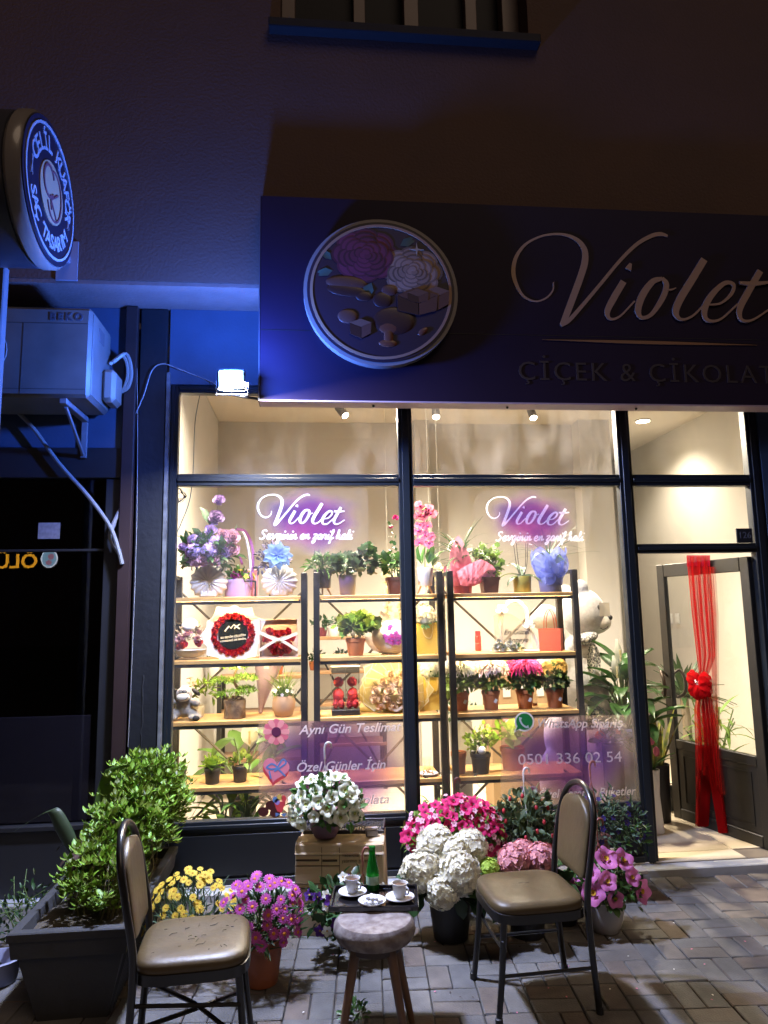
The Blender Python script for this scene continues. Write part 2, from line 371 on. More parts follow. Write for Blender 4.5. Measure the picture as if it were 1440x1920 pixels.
# flower heads: mesh data shared between all heads of a kind, built facing +z with diameter about 1
_FL = {}
def flower_mesh(kind, mats, key=''):
    k = kind+key
    if k in _FL: return _FL[k]
    b = MB()
    if kind == 'daisy':
        for ring, (n, r, z) in enumerate(((14, .5, .02), (10, .42, .05))):
            for i in range(n):
                a = 2*pi*(i+ring*.5)/n+random.uniform(-.06, .06)
                b.add(tf((LEAF[0]*np.array([r, .17, .3]), LEAF[1]), rot('Z', a)@rot('Y', -.15), (0, 0, z)), 0)
        b.add(ell((0, 0, .05), (.15, .15, .09), 10, 6), 1)
    elif kind == 'petunia':
        def f(u, v):
            a = 2*pi*u; r = .06+.44*v**1.6*(1+.10*cos(5*a)*v); return (r*cos(a), r*sin(a), -.42+.44*v**.7+.05*cos(5*a)*v*v-.06*max(0, v-.8)*5)
        b.add(grid(f, 25, 6, True), 0)
        def f2(u, v):
            a = 2*pi*u; r = .02+.10*v; return (r*cos(a), r*sin(a), -.14+.09*v)
        b.add(grid(f2, 10, 2, True), 1)
        b.add(tube([(0, 0, -.75), (0, 0, -.38)], [.03, .07], 6), 0)
    elif kind == 'rose':
        n = 12; pet = (np.array([(.5, 0, -.10)]+[(.5+.5*cos(2*pi*q/n), .5*sin(2*pi*q/n), .10*cos(4*pi*q/n)+.06) for q in range(n)]), [(0, 1+q, 1+(q+1) % n) for q in range(n)])
        b.add(ell((0, 0, -.08), (.26, .26, .20), 10, 7), 0)
        for i in range(26):   # petals on a spiral, upright in the heart, opening outwards
            t = i/25; a = i*2.4+random.uniform(-.15, .15); el = 1.5-1.30*t**.9; r = .015+.16*t
            b.add(tf((pet[0]*np.array([.20+.15*t, .20+.22*t, .30]), pet[1]), aim(a, el), (r*cos(a), r*sin(a), .06-.20*t)), 0)
    elif kind == 'mum':
        for ring in range(6):
            n = 12+ring*3; el = 1.35-ring*.26
            for i in range(n):
                a = 2*pi*(i+.5*(ring % 2))/n+random.uniform(-.08, .08); L = .3+.035*ring
                b.add(tf((LEAF[0]*np.array([L, .13, .9]), LEAF[1]), aim(a, el+random.uniform(-.12, .12)), (.07*cos(a)*(ring/2), .07*sin(a)*(ring/2), .06-.02*ring)), 0)
    elif kind == 'hydrangea':
        n = 125
        b.add(ell((0, 0, 0), (.42, .42, .41), 16, 10), 0)
        for i in range(n):
            z = 1-2*(i+.5)/n*.86; th = i*2.39996; r = math.sqrt(max(0, 1-z*z)); v = np.array([r*cos(th), r*sin(th), z])
            c = v*.46*(1+random.uniform(-.07, .09)); M = frame_z(v+rng.normal(size=3)*.16, random.uniform(0, 6))
            for q in range(4):
                s = .115*random.uniform(.85, 1.2)
                P = (np.array([(0, 0, 0), (.55, .5, .15), (.55, -.5, .15), (1.05, 0, .05), (.6, 0, -.08)])*s, [(0, 4, 1), (0, 2, 4), (4, 3, 1), (2, 3, 4)])
                b.add(tf(P, M@rot('Z', q*pi/2), c), 0)
    elif kind == 'orchid':
        for a, L, w in ((pi/2, .5, .34), (pi/2+2.2, .5, .34), (pi/2-2.2, .5, .34)):
            b.add(tf((LEAF[0]*np.array([L, w, .5]), LEAF[1]), rot('Z', a)), 0)
        for a in (.15, pi-.15):
            b.add(tf((LEAF[0]*np.array([.52, .58, .3]), LEAF[1]), rot('Z', a), (0, 0, .03)), 0)
        b.add(ell((0, -.06, .1), (.08, .12, .09), 8, 6), 1)
    elif kind == 'blossom':
        for i in range(5):
            b.add(tf((LEAF[0]*np.array([.5, .42, .5]), LEAF[1]), rot('Z', i*2*pi/5)@rot('Y', -.25)), 0)
        b.add(ell((0, 0, .05), (.08, .08, .06), 6, 4), 1)
    elif kind == 'carnation':
        for i in range(34):
            el = random.uniform(.0, 1.4); a = i*2.4
            b.add(tf((RLEAF[0]*np.array([.34, .28, .6]), RLEAF[1]), aim(a, el), (.1*cos(a), .1*sin(a), -.05+.12*sin(el))), 0)
    elif kind == 'lavender':
        for i in range(40):
            a = i*2.4; t = i/40; b.add(tf((LEAF[0]*np.array([.16, .07, .6]), LEAF[1]), aim(a, .5), (.03*cos(a), .03*sin(a), t-.5)), 0)
    me = b.mesh('flower', mats, 60); _FL[k] = me; return me
def put_flowers(parent, kind, mats, spots, size, key='', name='flower', jit=.18, face=None):
    me = flower_mesh(kind, mats, key)
    for p, d in spots:
        if face is not None: d = np.asarray(d)*(1-face[1])+np.asarray(face[0])*face[1]
        link(name, me, parent, p, frame_z(d, random.uniform(0, 6.28)), size*random.uniform(1-jit, 1+jit))
def spread_spots(n, r, c, lo=.0, front=0.0, mind=.0):
    """well separated places over a dome"""
    out = []; tries = 0
    while len(out) < n and tries < 4000:
        tries += 1
        v = rng.normal(size=3); v /= np.linalg.norm(v)
        if v[2] < lo or (front and v[1] > front): continue
        p = v*np.asarray(r)*rng.uniform(.88, 1.06)+np.asarray(c)
        if all(np.linalg.norm(p-q) > mind for q, _ in out): out.append((p, v/np.asarray(r)*np.mean(r)))
    return out
def pot_shape(kind, rt, rb, h, rim=.012, n=24):
    if kind == 'square':
        def f(u, v):
            i = int(u*4) % 4; c = [(-1, -1), (1, -1), (1, 1), (-1, 1)][i]; return c
        b = MB(); k = []
        for r, z in ((rb, 0), (rt*.97, h*.80), (rt*1.06, h*.80), (rt*1.08, h), (rt*.96, h), (rt*.94, h*.82)):
            k.append([(-r, -r, z), (r, -r, z), (r, r, z), (-r, r, z)])
        V = np.array(k).reshape(-1, 3); F = [(3, 2, 1, 0)]
        for i in range(len(k)-1):
            for j in range(4): F.append((i*4+j, i*4+(j+1) % 4, i*4+4+(j+1) % 4, i*4+4+j))
        return V, F
    if kind == 'nursery': P = [(rb*.92, 0), (rb, .004), (rt*.94, h*.78), (rt*1.02, h*.80), (rt*1.04, h*.97), (rt*1.0, h), (rt*.95, h*.99), (rt*.9, h*.84), (rt*.5, h*.83)]
    elif kind == 'bowl': P = [(rb*.9, 0), (rb, .006), (rb+(rt-rb)*.55, h*.35), (rt*.95, h*.78), (rt, h*.92), (rt*1.05, h*.94), (rt*1.05, h), (rt*.97, h), (rt*.92, h*.86), (rt*.4, h*.85)]
    else: P = [(rb*.95, 0), (rb, .004), (rt*.995, h-.003), (rt*.98, h), (rt*.93, h), (rt*.9, h*.88), (rt*.4, h*.87)]
    return lathe(P, n)
def potted(name, label, loc, pot, leaf=None, flowers=None, cat='plant', group=None, rz=0.0, stems=0, soil=True, hook=None, legs=None):
    """pot=(kind, top radius, bottom radius, height, material)"""
    kind, rt, rb, h, pm = pot; t = thing(name, label, cat, loc, rz, group); z0 = 0
    if legs:
        z0 = legs
        for i in range(3):
            a = 2*pi*i/3+.5; part('leg', tube([(rb*.6*cos(a), rb*.6*sin(a), z0+.01), (rb*1.25*cos(a), rb*1.25*sin(a), 0)], [.008, .005], 7), M_wood_pale, t)
    part('pot', pot_shape(kind, rt, rb, h), pm, t, loc=(0, 0, z0))
    top = z0+h
    if soil and kind != 'square': part('soil', lathe([(rt*.9, top-h*.10), (rt*.5, top-h*.06), (.002, top-h*.05)], 14), M_soil, t)
    elif soil: part('soil', bx(-rt*.95, rt*.95, -rt*.95, rt*.95, top-h*.14, top-h*.1), M_soil, t)
    if leaf:
        for lf in (leaf if isinstance(leaf, list) else [leaf]):
            c = lf.get('c', (0, 0, lf['r'][2]*.5))
            s = leaves(lf['n'], lf['r'], lf['L'], lf['W'], (c[0], c[1], top+c[2]), lf.get('T', LEAF), lf.get('lo', -.3), lf.get('inner', .4), lf.get('spread', .7), lf.get('up', .3))
            stuff(part('foliage', s, lf['m'], t, 80))
    if stems:
        b = MB(); lf = leaf[0] if isinstance(leaf, list) else leaf; c = lf.get('c', (0, 0, lf['r'][2]*.5))
        for i in range(stems):
            a = rng.uniform(0, 6.28); q = rng.uniform(.3, .95); e = np.array([lf['r'][0]*cos(a)*q+c[0], lf['r'][1]*sin(a)*q+c[1], top+c[2]+lf['r'][2]*(1-q*q)*.7])
            b.add(tube([(rt*.3*cos(a), rt*.3*sin(a), top-h*.1), (e[0]*.5, e[1]*.5, (top+e[2])*.5), e], [.0035, .003, .002], 5))
        part('stem', b, M_stem, t)
    if flowers:
        for fl in (flowers if isinstance(flowers, list) else [flowers]):
            c = fl.get('c', (0, 0, 0)); sp = spread_spots(fl['n'], fl['r'], (c[0], c[1], top+c[2]), fl.get('lo', .0), fl.get('front', 0), fl.get('mind', fl['s']*.6))
            put_flowers(t, fl['kind'], fl['m'], sp, fl['s'], fl.get('key', ''), face=fl.get('face'))
    if hook:
        hz, hm = hook[0], hook[1]; b = MB(); hx = hook[2] if len(hook) > 2 else (0, 0)
        e = np.array([hx[0], hx[1], top+hz])
        for i in range(3):
            a = 2*pi*i/3+.6; b.add(tube([(rt*cos(a), rt*sin(a), top), e*np.array([.8, .8, 1])+(0, 0, -.09), e+(0, 0, -.05)], [.0022, .0022, .003], 5))
        b.add(tube([e+(0, 0, -.06), e+(0, 0, 0), e+(.012, 0, .022), e+(.03, 0, .018), e+(.034, 0, -.006)], [.005, .0055, .006, .006, .004], 7, 4))
        part('hanger', b, hm, t)
    return t

# ---------------------------------------------------------------- shared materials
M_soil = mat('soil', (.035, .024, .016), .95, bump=.6, bs=120, var=.3)
M_stem = mat('stem_green', (.10, .16, .04), .6)
M_wood_pale = mat('pale_wood', (.42, .27, .14), .55, var=.15, vs_=20)
M_black = mat('black_metal', (.012, .012, .014), .42, spec=.5, var=.1)
M_navy = mat('painted_frame', (.010, .014, .020), .38, var=.12, vs_=5, bump=.15, bs=30)
M_terra = mat('terracotta_plastic', (.42, .13, .045), .5, objv=.12)
M_blackpot = mat('black_plastic_pot', (.014, .014, .015), .5)
M_brownpot = mat('brown_plastic_pot', (.11, .035, .022), .5)
M_greypot = mat('grey_ceramic', (.42, .46, .50), .35, var=.06)
M_white = mat('white_paint', (.72, .71, .69), .45)
M_leaf = mat('leaf_green', (.055, .13, .025), .45, isl=.35, tl=.25, var=.1)
M_leaf_d = mat('leaf_dark_green', (.030, .075, .022), .42, isl=.35, tl=.2, var=.1)
M_leaf_l = mat('leaf_lime', (.20, .34, .035), .5, isl=.35, tl=.3, var=.1)
M_leaf_b = mat('leaf_bluish', (.07, .13, .07), .5, isl=.3, tl=.2, var=.1)
M_leaf_y = mat('leaf_yellow_green', (.13, .22, .03), .5, isl=.4, tl=.25, var=.1)
def petal(name, col, tl=.25, isl=.15): return mat(name, col, .6, isl=isl, tl=tl, spec=.25)
P_white = petal('petal_white', (.78, .78, .70)); P_cream = petal('petal_cream', (.80, .70, .42))
P_ivory = petal('petal_ivory', (.75, .76, .60)); P_pink = petal('petal_pink', (.72, .20, .32), isl=.3); P_lpink = petal('petal_pale_pink', (.75, .42, .45))
P_mag = petal('petal_magenta', (.48, .02, .20), isl=.3); P_purp = petal('petal_purple', (.10, .03, .24)); P_lil = petal('petal_lilac', (.40, .28, .54), isl=.45)
P_red = petal('petal_red', (.50, .012, .03), .12, .5); P_yel = petal('petal_yellow', (.78, .58, .08)); P_mauve = petal('petal_mauve', (.50, .28, .36), isl=.4)
P_peach = petal('petal_peach', (.80, .50, .30)); P_viol = petal('petal_violet_pink', (.55, .10, .42)); P_blue = petal('petal_blue', (.12, .14, .42))
C_yel = mat('flower_centre_yellow', (.55, .30, .02), .8, bump=.5, bs=300); C_dark = mat('flower_centre_dark', (.10, .03, .03), .8)
C_org = mat('flower_centre_orange', (.65, .22, .02), .8, bump=.5, bs=300); C_green = mat('flower_centre_green', (.30, .34, .08), .8)

# ================================================================ GROUND AND STREET
M_joint = mat('sandy_joint', (.040, .036, .032), .95, bump=.5, bs=200, var=.25, vs_=6)
def paver_mat():
    m = mat('concrete_paver', (.16, .153, .145), .85, var=.16, vs_=14, bump=.8, bs=120); n = m.node_tree.nodes; l = m.node_tree.links
    p = n['Principled BSDF']; src = p.inputs['Base Color'].links[0].from_socket
    g = n.new('ShaderNodeNewGeometry'); oi = n.new('ShaderNodeObjectInfo'); ad = n.new('ShaderNodeMath'); ad.operation = 'ADD'
    l.new(g.outputs['Random Per Island'], ad.inputs[0]); l.new(oi.outputs['Random'], ad.inputs[1]); fr = n.new('ShaderNodeMath'); fr.operation = 'FRACT'; l.new(ad.outputs[0], fr.inputs[0])
    r = n.new('ShaderNodeValToRGB'); r.color_ramp.interpolation = 'CONSTANT'
    cols = [(0, (.84, .85, .86)), (.28, (1.0, .99, .96)), (.5, (.93, .85, .78)), (.68, (.78, .79, .81)), (.82, (.93, .78, .68)), (.92, (1.05, 1.05, 1.04))]
    el = r.color_ramp.elements
    while len(el) < len(cols): el.new(.5)
    for e, (q, c) in zip(el, cols): e.position = q; e.color = c+(1,)
    l.new(fr.outputs[0], r.inputs[0]); mx = n.new('ShaderNodeMixRGB'); mx.blend_type = 'MULTIPLY'; mx.inputs[0].default_value = 1
    l.new(src, mx.inputs[1]); l.new(r.outputs[0], mx.inputs[2])
    # damp stains and grime with shapes of their own, in place on the street
    geo = n.new('ShaderNodeNewGeometry'); no = n.new('ShaderNodeTexNoise'); no.inputs['Scale'].default_value = 2.3; no.inputs['Detail'].default_value = 5
    l.new(geo.outputs['Position'], no.inputs['Vector']); mr = n.new('ShaderNodeMapRange'); mr.inputs['From Min'].default_value = .35; mr.inputs['From Max'].default_value = .7
    mr.inputs['To Min'].default_value = .52; mr.inputs['To Max'].default_value = 1.2; l.new(no.outputs[0], mr.inputs[0]); m3 = n.new('ShaderNodeMixRGB'); m3.blend_type = 'MULTIPLY'; m3.inputs[0].default_value = 1
    l.new(mx.outputs[0], m3.inputs[1]); l.new(mr.outputs[0], m3.inputs[2]); l.new(m3.outputs[0], p.inputs['Base Color']); return m
M_paver = paver_mat()
pavement = struct('pavement', bx(-30, 30, -40, .12, -.3, -.010), M_joint)
PA = rad(-4.4); PR = rot('Z', PA); G = .0045
def paver_var(seed):
    r = np.random.default_rng(seed); V, F = bx(-.1+G/2, .1-G/2, -.05+G/2, .05-G/2, -.05, 0, .004)
    V = V.copy(); V[:, :2] += r.normal(size=(len(V), 2))*.0006; V[:, 2] += V[:, 0]*r.normal()*.012+V[:, 1]*r.normal()*.02; return V, F
PV = [paver_var(i) for i in range(5)]; PM = [MB().add(v).mesh('paver', M_paver, 30) for v in PV]
cells = []
for i in range(-16, 22):
    for j in range(-16, 1):
        c = PR@np.array([i*.2+.07, j*.2-.02, 0])
        for k in (-1, 1):
            if (i+j) % 2: p = c+PR@np.array([0, k*.05, 0]); a = PA
            else: p = c+PR@np.array([k*.05, 0, 0]); a = PA+pi/2
            if p[1] > -.145: continue
            u, v = proj(p) if p[1] > -3.4 else (0, 9e9)
            vis = -40 < u < 1480 and v < 1960
            hid = u < 215 and v < 1800
            cells.append((0 if vis and not hid else 1, -v if vis else 1e6, tuple(p), a))
cells.sort(); rest = MB(); nind = 0
for q, (h, _, p, a) in enumerate(cells):
    z = random.gauss(0, .0016); a += random.gauss(0, .006)
    if h == 0 and nind < 298:
        nind += 1; o = link('paver', random.choice(PM), pavement, (p[0], p[1], z)); o.rotation_euler = (0, 0, a)
    else: rest.add(random.choice(PV), 0, rot('Z', a), (p[0], p[1], z))
stuff(part('far_pavers', rest, M_paver, pavement, 30))
M_conc = mat('step_concrete', (.36, .37, .38), .8, var=.18, vs_=5, bump=.5, bs=40)
struct('doorstep', bx(-4, 3.9, -.095, .16, -.2, .045, .006), M_conc)

# ================================================================ THE BUILDING
M_wall = mat('stucco_wall', (.125, .075, .060), .92, var=.12, vs_=2.2, bump=.9, bs=55, col2=(.10, .062, .052), detail=8)
M_soffit = mat('rough_plaster', (.17, .125, .115), .9, var=.15, vs_=6, bump=1.0, bs=50)
M_lower = mat('lower_wall_glare_blue', (.045, .075, .13), .7, var=.15, vs_=4, bump=.3, bs=60)  # blue glare of the floodlight put into the wall colour
YW = -.33; ZS = 3.545
bld = thing('apartment_building', 'dark stucco apartment building with a projecting upper storey above the shops', 'building', (0, YW, ZS))
def bp(name, sh, m, parent=bld, ang=40):
    o = part(name, sh, m, parent, ang, loc=(0, -YW, -ZS)); return o
WX0, WX1, WZ = -.20, 1.42, 5.25
for s in (bx(-7, WX0, YW, .3, ZS+.006, 8), bx(WX1, 8, YW, .3, ZS+.006, 8), bx(WX0, WX1, YW, .3, ZS+.006, WZ)): bp('upper_wall', s, M_wall)
bp('soffit', bx(-7, 8, YW+.003, .1, ZS-.02, ZS+.004), M_soffit)
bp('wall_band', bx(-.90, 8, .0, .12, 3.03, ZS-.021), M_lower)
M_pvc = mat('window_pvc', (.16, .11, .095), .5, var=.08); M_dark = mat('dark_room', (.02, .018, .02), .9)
win = bp('window', bx(WX0+.002, WX1-.002, -.05, -.02, WZ+.06, 8), mat('dark_pane', (.010, .010, .014), .55, spec=.15))
for a, b in ((WX0, WX0+.09), (.28, .36), (.62, .72), (1.05, 1.13), (WX1-.12, WX1)):
    part('frame', bx(a, b, -.16 if a not in (.28, 1.05) else -.13, -.052, WZ+.05, 8, .004), M_pvc, win)
part('frame', bx(WX0+.09, WX1-.12, -.15, -.053, WZ+.051, WZ+.085, .004), M_pvc, win)
part('sill', bx(WX0-.07, WX1+.06, YW-.07, -.10, WZ-.02, WZ+.045, .006), mat('sill_stone', (.009, .008, .008), .8, var=.2, vs_=12, bump=.4), win)

# pillar between the two shops, with the strip beside it
pil = thing('pillar', 'dark painted pillar with a cracked edge between the two shops', 'pillar', (-.99, -.01, 0))
part('shaft', bx(-.092, .075, 0, .2, .047, ZS-.023, .006), mat('pillar_paint', (.008, .0095, .013), .55, var=.3, vs_=6, bump=.6, bs=25), pil)
part('trim', bx(.078, .10, -.012, .03, .047, 3.1, .002), mat('worn_trim', (.12, .125, .13), .6, var=.5, vs_=14, bump=.5, bs=30), pil)
pts = [(-.015+random.uniform(-.006, .006), -.002, z) for z in np.linspace(.5, 1.25, 24)]
part('crack', tube(pts, [random.uniform(.001, .006) for _ in pts], 5), mat('crack_dark', (.01, .01, .012), .9), pil)
tag(part('downpipe', bx(-1.165, -1.09, -.05, .0, .047, ZS-.024, .006), mat('brown_strip', (.030, .016, .015), .5, var=.1)), 'flat brown metal strip running up the wall beside the pillar', 'downpipe')

# ================================================================ LEFT NEIGHBOUR SHOP
ns = thing('neighbour_shopfront', 'dark closed shop window of the hairdresser on the left', 'shopfront', (-2.0, 0, .045))
def np_(name, sh, m, ang=40, parent=None): return part(name, sh, m, parent or ns, ang, loc=(2.0, 0, -.045))
M_nf = mat('neighbour_frame', (.018, .019, .022), .45, var=.1)
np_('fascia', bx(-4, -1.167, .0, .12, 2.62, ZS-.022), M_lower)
np_('head_bar', bx(-4, -1.167, -.012, .07, 2.43, 2.618, .004), M_nf)
np_('sill_panel', bx(-4, -1.167, .0, .07, .047, .40, .004), M_nf)
np_('sill_ledge', bx(-4, -1.167, -.02, .07, .402, .43, .004), M_nf)
for x in (-1.26, -2.35): np_('mullion', bx(x-.04 if x < -2 else x, x+.04 if x < -2 else -1.168, .002, .072, .432, 2.428, .004), M_nf)
for x0, x1 in ((-4, -2.39), (-2.31, -1.262)):
    np_('window_pane', bx(x0, x1, .03, .036, .432, 2.428), glass_mat('neighbour_glass', (.45, .45, .5), rough=.0))
np_('rail', bx(-2.31, -1.262, .01, .06, 1.985, 2.0, .002), M_nf)
struct('neighbour_room', [bx(-4, -1.0, 1.3, 1.35, 0, 3.5), bx(-4, -1.0, .1, 1.3, 0, .03), bx(-1.08, -1.0, .12, 1.3, 0, 3.5), bx(-4, -1.0, .13, 1.3, 3.4, 3.44)], M_dark)
a = at(172, 1340, .06); b_ = at(0, 1545, .06)
tag(part('grey_board', bx(-2.3, a[0], .045, .055, .435, a[2], .002), mat('grey_board', (.24, .22, .21), .8, var=.05)), 'plain grey board standing behind the lower part of the dark left window', 'board')
a = at(72, 980, .02); b_ = at(111, 1010, .02)
tag(part('paper_note', bx(a[0], b_[0], .022, .028, b_[2], a[2]), mat('note_paper', (.20, .19, .22), .8, var=.3, vs_=40)), 'small faded paper note taped to the dark left window', 'note')
# the lit shop sign across the street that the dark window mirrors
G0 = at(45, 1050, .03); d = ray(45, 1050); T0 = (-9.0-G0[1])/(-d[1]); mirror = G0+T0*np.array([d[0], -d[1], d[2]])
lit = thing('lit_sign', 'yellow lit lettering and round badge across the street mirrored in the dark left window', 'sign', mirror, pi)
ks = np.linalg.norm(mirror-G0)/np.linalg.norm(G0-CAM)+1
um = ks*np.linalg.norm(G0-CAM)/FPX
V, F = text('ÖLÜN', 33*um, 0, .5*um, .02, 'LEFT', 1.05)
part('lettering', (V+np.array([-22*um, 0, -13*um]), F), mat('lit_letters', (1.0, .45, .03), emit=14), lit)
bd = part('badge', prism(circ(-41*um, 2*um, 12*um, 14*um), .02), mat('lit_badge', (.30, .55, .75), emit=9), lit)
part('badge_ring', stroke(circ(-41*um, 2*um, 12.5*um, 14.5*um), 1.6*um, .03, 0, True), mat('lit_ring', (.8, .85, 1), emit=14), bd)
part('badge_figure', [ell((-41*um, -.03, -5*um), (5*um, .01, 4*um), 10, 6), ell((-44*um, -.03, 5*um), (5*um, .01, 5*um), 10, 6)], mat('lit_pink', (.75, .35, .5), emit=6), bd)

# air conditioner on its bracket
Ya, Yb = -.42, -.04; tl_ = at(20, 573, Ya); br = at(166, 745, Ya); X1 = br[0]; X0 = X1-.80; Z0 = br[2]; Z1 = tl_[2]
M_ac = mat('aircon_casing', (.14, .143, .14), .5, var=.22, vs_=5, detail=8); M_acs = mat('aircon_cover', (.24, .24, .22), .45)
ac = thing('air_conditioner', 'white outdoor air conditioning unit on a bracket above the dark left shop', 'air conditioner', ((X0+X1)/2, Yb, Z0))
def ap(name, sh, m, parent=None, ang=40): return part(name, sh, m, parent or ac, ang, loc=(-(X0+X1)/2, -Yb, -Z0))
ap('casing', bx(X0, X1, Ya, Yb, Z0, Z1, .018), M_ac)
ap('seam', [bx(X0+.02, X1-.02, Ya-.0015, Ya-.0003, Z1-.10, Z1-.097), bx(X0+.43, X0+.433, Ya-.0015, Ya-.0003, Z0+.02, Z1-.101), bx(X0+.02, X1-.02, Ya-.0015, Ya-.0003, Z0+.045, Z0+.048)], mat('seam_grey', (.05, .05, .055), .7))
ap('side_panel', bx(X1-.001, X1+.006, Ya+.02, Yb-.02, Z0+.02, Z1-.03, .003), M_ac)
ap('valve_cover', bx(X1+.004, X1+.085, -.22, -.05, Z0+.04, Z0+.24, .022), M_acs)
ap('grip', bx(X1+.004, X1+.010, -.30, -.20, Z1-.15, Z1-.07, .003), mat('grip_dark', (.10, .10, .11), .6))
V, F = text('BEKO', .060, 0, .002, .004, 'RIGHT', 1.35); q = at(156, 601, Ya)
ap('brand_lettering', (V+np.array([q[0], Ya-.001, q[2]]), F), mat('brand_ink', (.06, .07, .10), .6))
cx, cz = X0+.20, (Z0+Z1)/2; g = MB()
for r in np.linspace(.04, .15, 6): g.add(tube([(cx+r*cos(t), Ya-.004, cz+r*sin(t)) for t in np.linspace(0, 2*pi, 28, endpoint=False)], .003, 5, 0, True))
ap('fan_grille', g, mat('grille_grey', (.30, .30, .31), .6))
for x in (X0+.12, X1-.14):
    ap('bracket', [bx(x-.02, x+.02, Ya+.01, -.02, Z0-.035, Z0-.003, .003), bx(x-.018, x+.018, -.03, -.012, Z0-.26, Z0-.036, .003),
                   tf(tube([(x, Ya+.06, Z0-.04), (x, -.03, Z0-.24)], .011, 6))], mat('bracket_paint', (.18, .18, .20), .5, var=.2, vs_=20))
g = MB()
for dx, dz in ((0, 0), (.02, .015)):
    g.add(tube([(X1+.02+dx, -.12, Z0+.30+dz), (X1+.09+dx, -.10, Z0+.36+dz), (X1+.12+dx, -.08, Z0+.28), (X1+.10+dx, -.06, Z0+.18), (X1+.06, -.06, Z0+.14)], .012, 7, 5))
ap('pipe', g, M_acs)
hose = [at(*p, -.06) for p in ((-30, 745), (12, 757), (60, 800), (110, 868), (165, 930), (205, 985), (222, 1030), (229, 1058))]
tag(part('drain_hose', tube(hose, .012, 8, 5), mat('hose_grey', (.22, .225, .23), .6, var=.1)), 'pale grey drain hose sagging across the dark left shop window', 'hose')
cw = [at(*p, -.03) for p in ((233, 940), (212, 985), (206, 1010), (222, 1040))]
tag(part('hose_end', tube(cw, [.008, .014, .010, .006], 7, 4), mat('tape_grey', (.30, .30, .31), .7)), 'short taped end of pipe beside the brown strip', 'hose')

# projecting round sign of the hairdresser, and the pole under it
PSX, PSY, PSZ, PSR = -1.25, -1.12, 3.60, .345
ps = thing('projecting_sign', 'round projecting hairdresser sign with white lettering on a dark ring', 'sign', (PSX, PSY, PSZ), pi/2)
M_sc = mat('sign_case', (.03, .032, .045), .35); M_srim = mat('acrylic_rim', (.26, .23, .21), .25, coat=.3, tl=.2)
def disc(r, y0, y1, n=48):
    V, F = prism(circ(0, 0, r, n=n), y1-y0); return V+np.array([0, y1, 0]), F
part('case', tf(lathe([(PSR*.90, .30), (PSR*1.0, .28), (PSR*1.0, .08), (PSR*.97, .075)], 40), rot('X', -pi/2)), M_sc, ps)
part('acrylic_rim', tf(lathe([(PSR*.97, .078), (PSR*1.02, .06), (PSR*1.02, .015), (PSR*.985, .0)], 48), rot('X', -pi/2)), M_srim, ps)
fc = part('face', disc(PSR*.97, -.006, -.001), mat('sign_navy', (.012, .012, .028), .3, coat=.4), ps)
M_sw = mat('sign_white', (.36, .36, .40), .5)
part('ring_line', stroke(circ(0, 0, PSR*.88), .012, .004, 0, True), M_sw, fc, loc=(0, -.007, 0))
part('centre_disc', prism(circ(0, 0, PSR*.42), .004), mat('sign_gold', (.42, .28, .16), .5), fc, loc=(0, -.007, 0))
g = MB()
def arc_text(s, R, size, a_mid, step, flip):
    for i, ch in enumerate(s):
        if ch == ' ': continue
        a = a_mid+(-(i-(len(s)-1)/2)*step if not flip else (i-(len(s)-1)/2)*step)
        V, F = text(ch, size, 0, size*.018, .004, 'CENTER'); V = V+np.array([0, 0, -size*.35])
        g.add((V, F), 0, rot('Y', -(a-pi/2) if not flip else -(a+pi/2)), (R*cos(a), 0, R*sin(a)))
arc_text('CELİL KUAFÖR', PSR*.655, .105, rad(80), .25, False); arc_text('SAÇ TASARIM', PSR*.66, .095, rad(-92), .21, True)
part('lettering', g, M_sw, fc, loc=(0, -.007, 0))
mono = MB(); mono.add(stroke(circ(-.045, .035, .065, .075, 24, rad(30), rad(330)), .013, .004, 0)); mono.add(stroke(circ(.025, -.005, .09, .12, 28, rad(-150), rad(110)), .010, .004, 0))
mono.add(stroke([(-.02, -.02), (.0, -.085)], .012, .004, 0)); mono.add(stroke([(.07, .03), (-.01, -.04), (.06, -.10)], .010, .004, 0))
part('monogram', mono, mat('mono_brown', (.16, .05, .06), .5), fc, loc=(0, -.0115, 0))
for sx in (-1, 1): part('scissors', [stroke([(sx*.235-.03*sin(da), .04), (sx*.235+.04*sin(da), -.05)], .004, .003, 0) for da in (-.25, .25)], mat('scissor_grey', (.30, .30, .34), .5), fc, loc=(0, -.007, 0))
part('arm', [bx(.20, PSY*-1+YW-.0105, .16, .20, .04, .08, .003), bx(-PSY+YW-.01, -PSY+YW+.003, .12, .24, -.06, .18)], mat('arm_grey', (.28, .27, .32), .5), ps)
a = at(-4, 500, -.75); a2 = at(14, 500, -.75); a3 = at(4, 790, -.75)
tag(part('sign_post', bx(a[0], a2[0], -.78, -.72, .0, a[2], .006), mat('post_white', (.15, .15, .165), .5, var=.1)), 'pale square post at the left edge under the round sign', 'post')

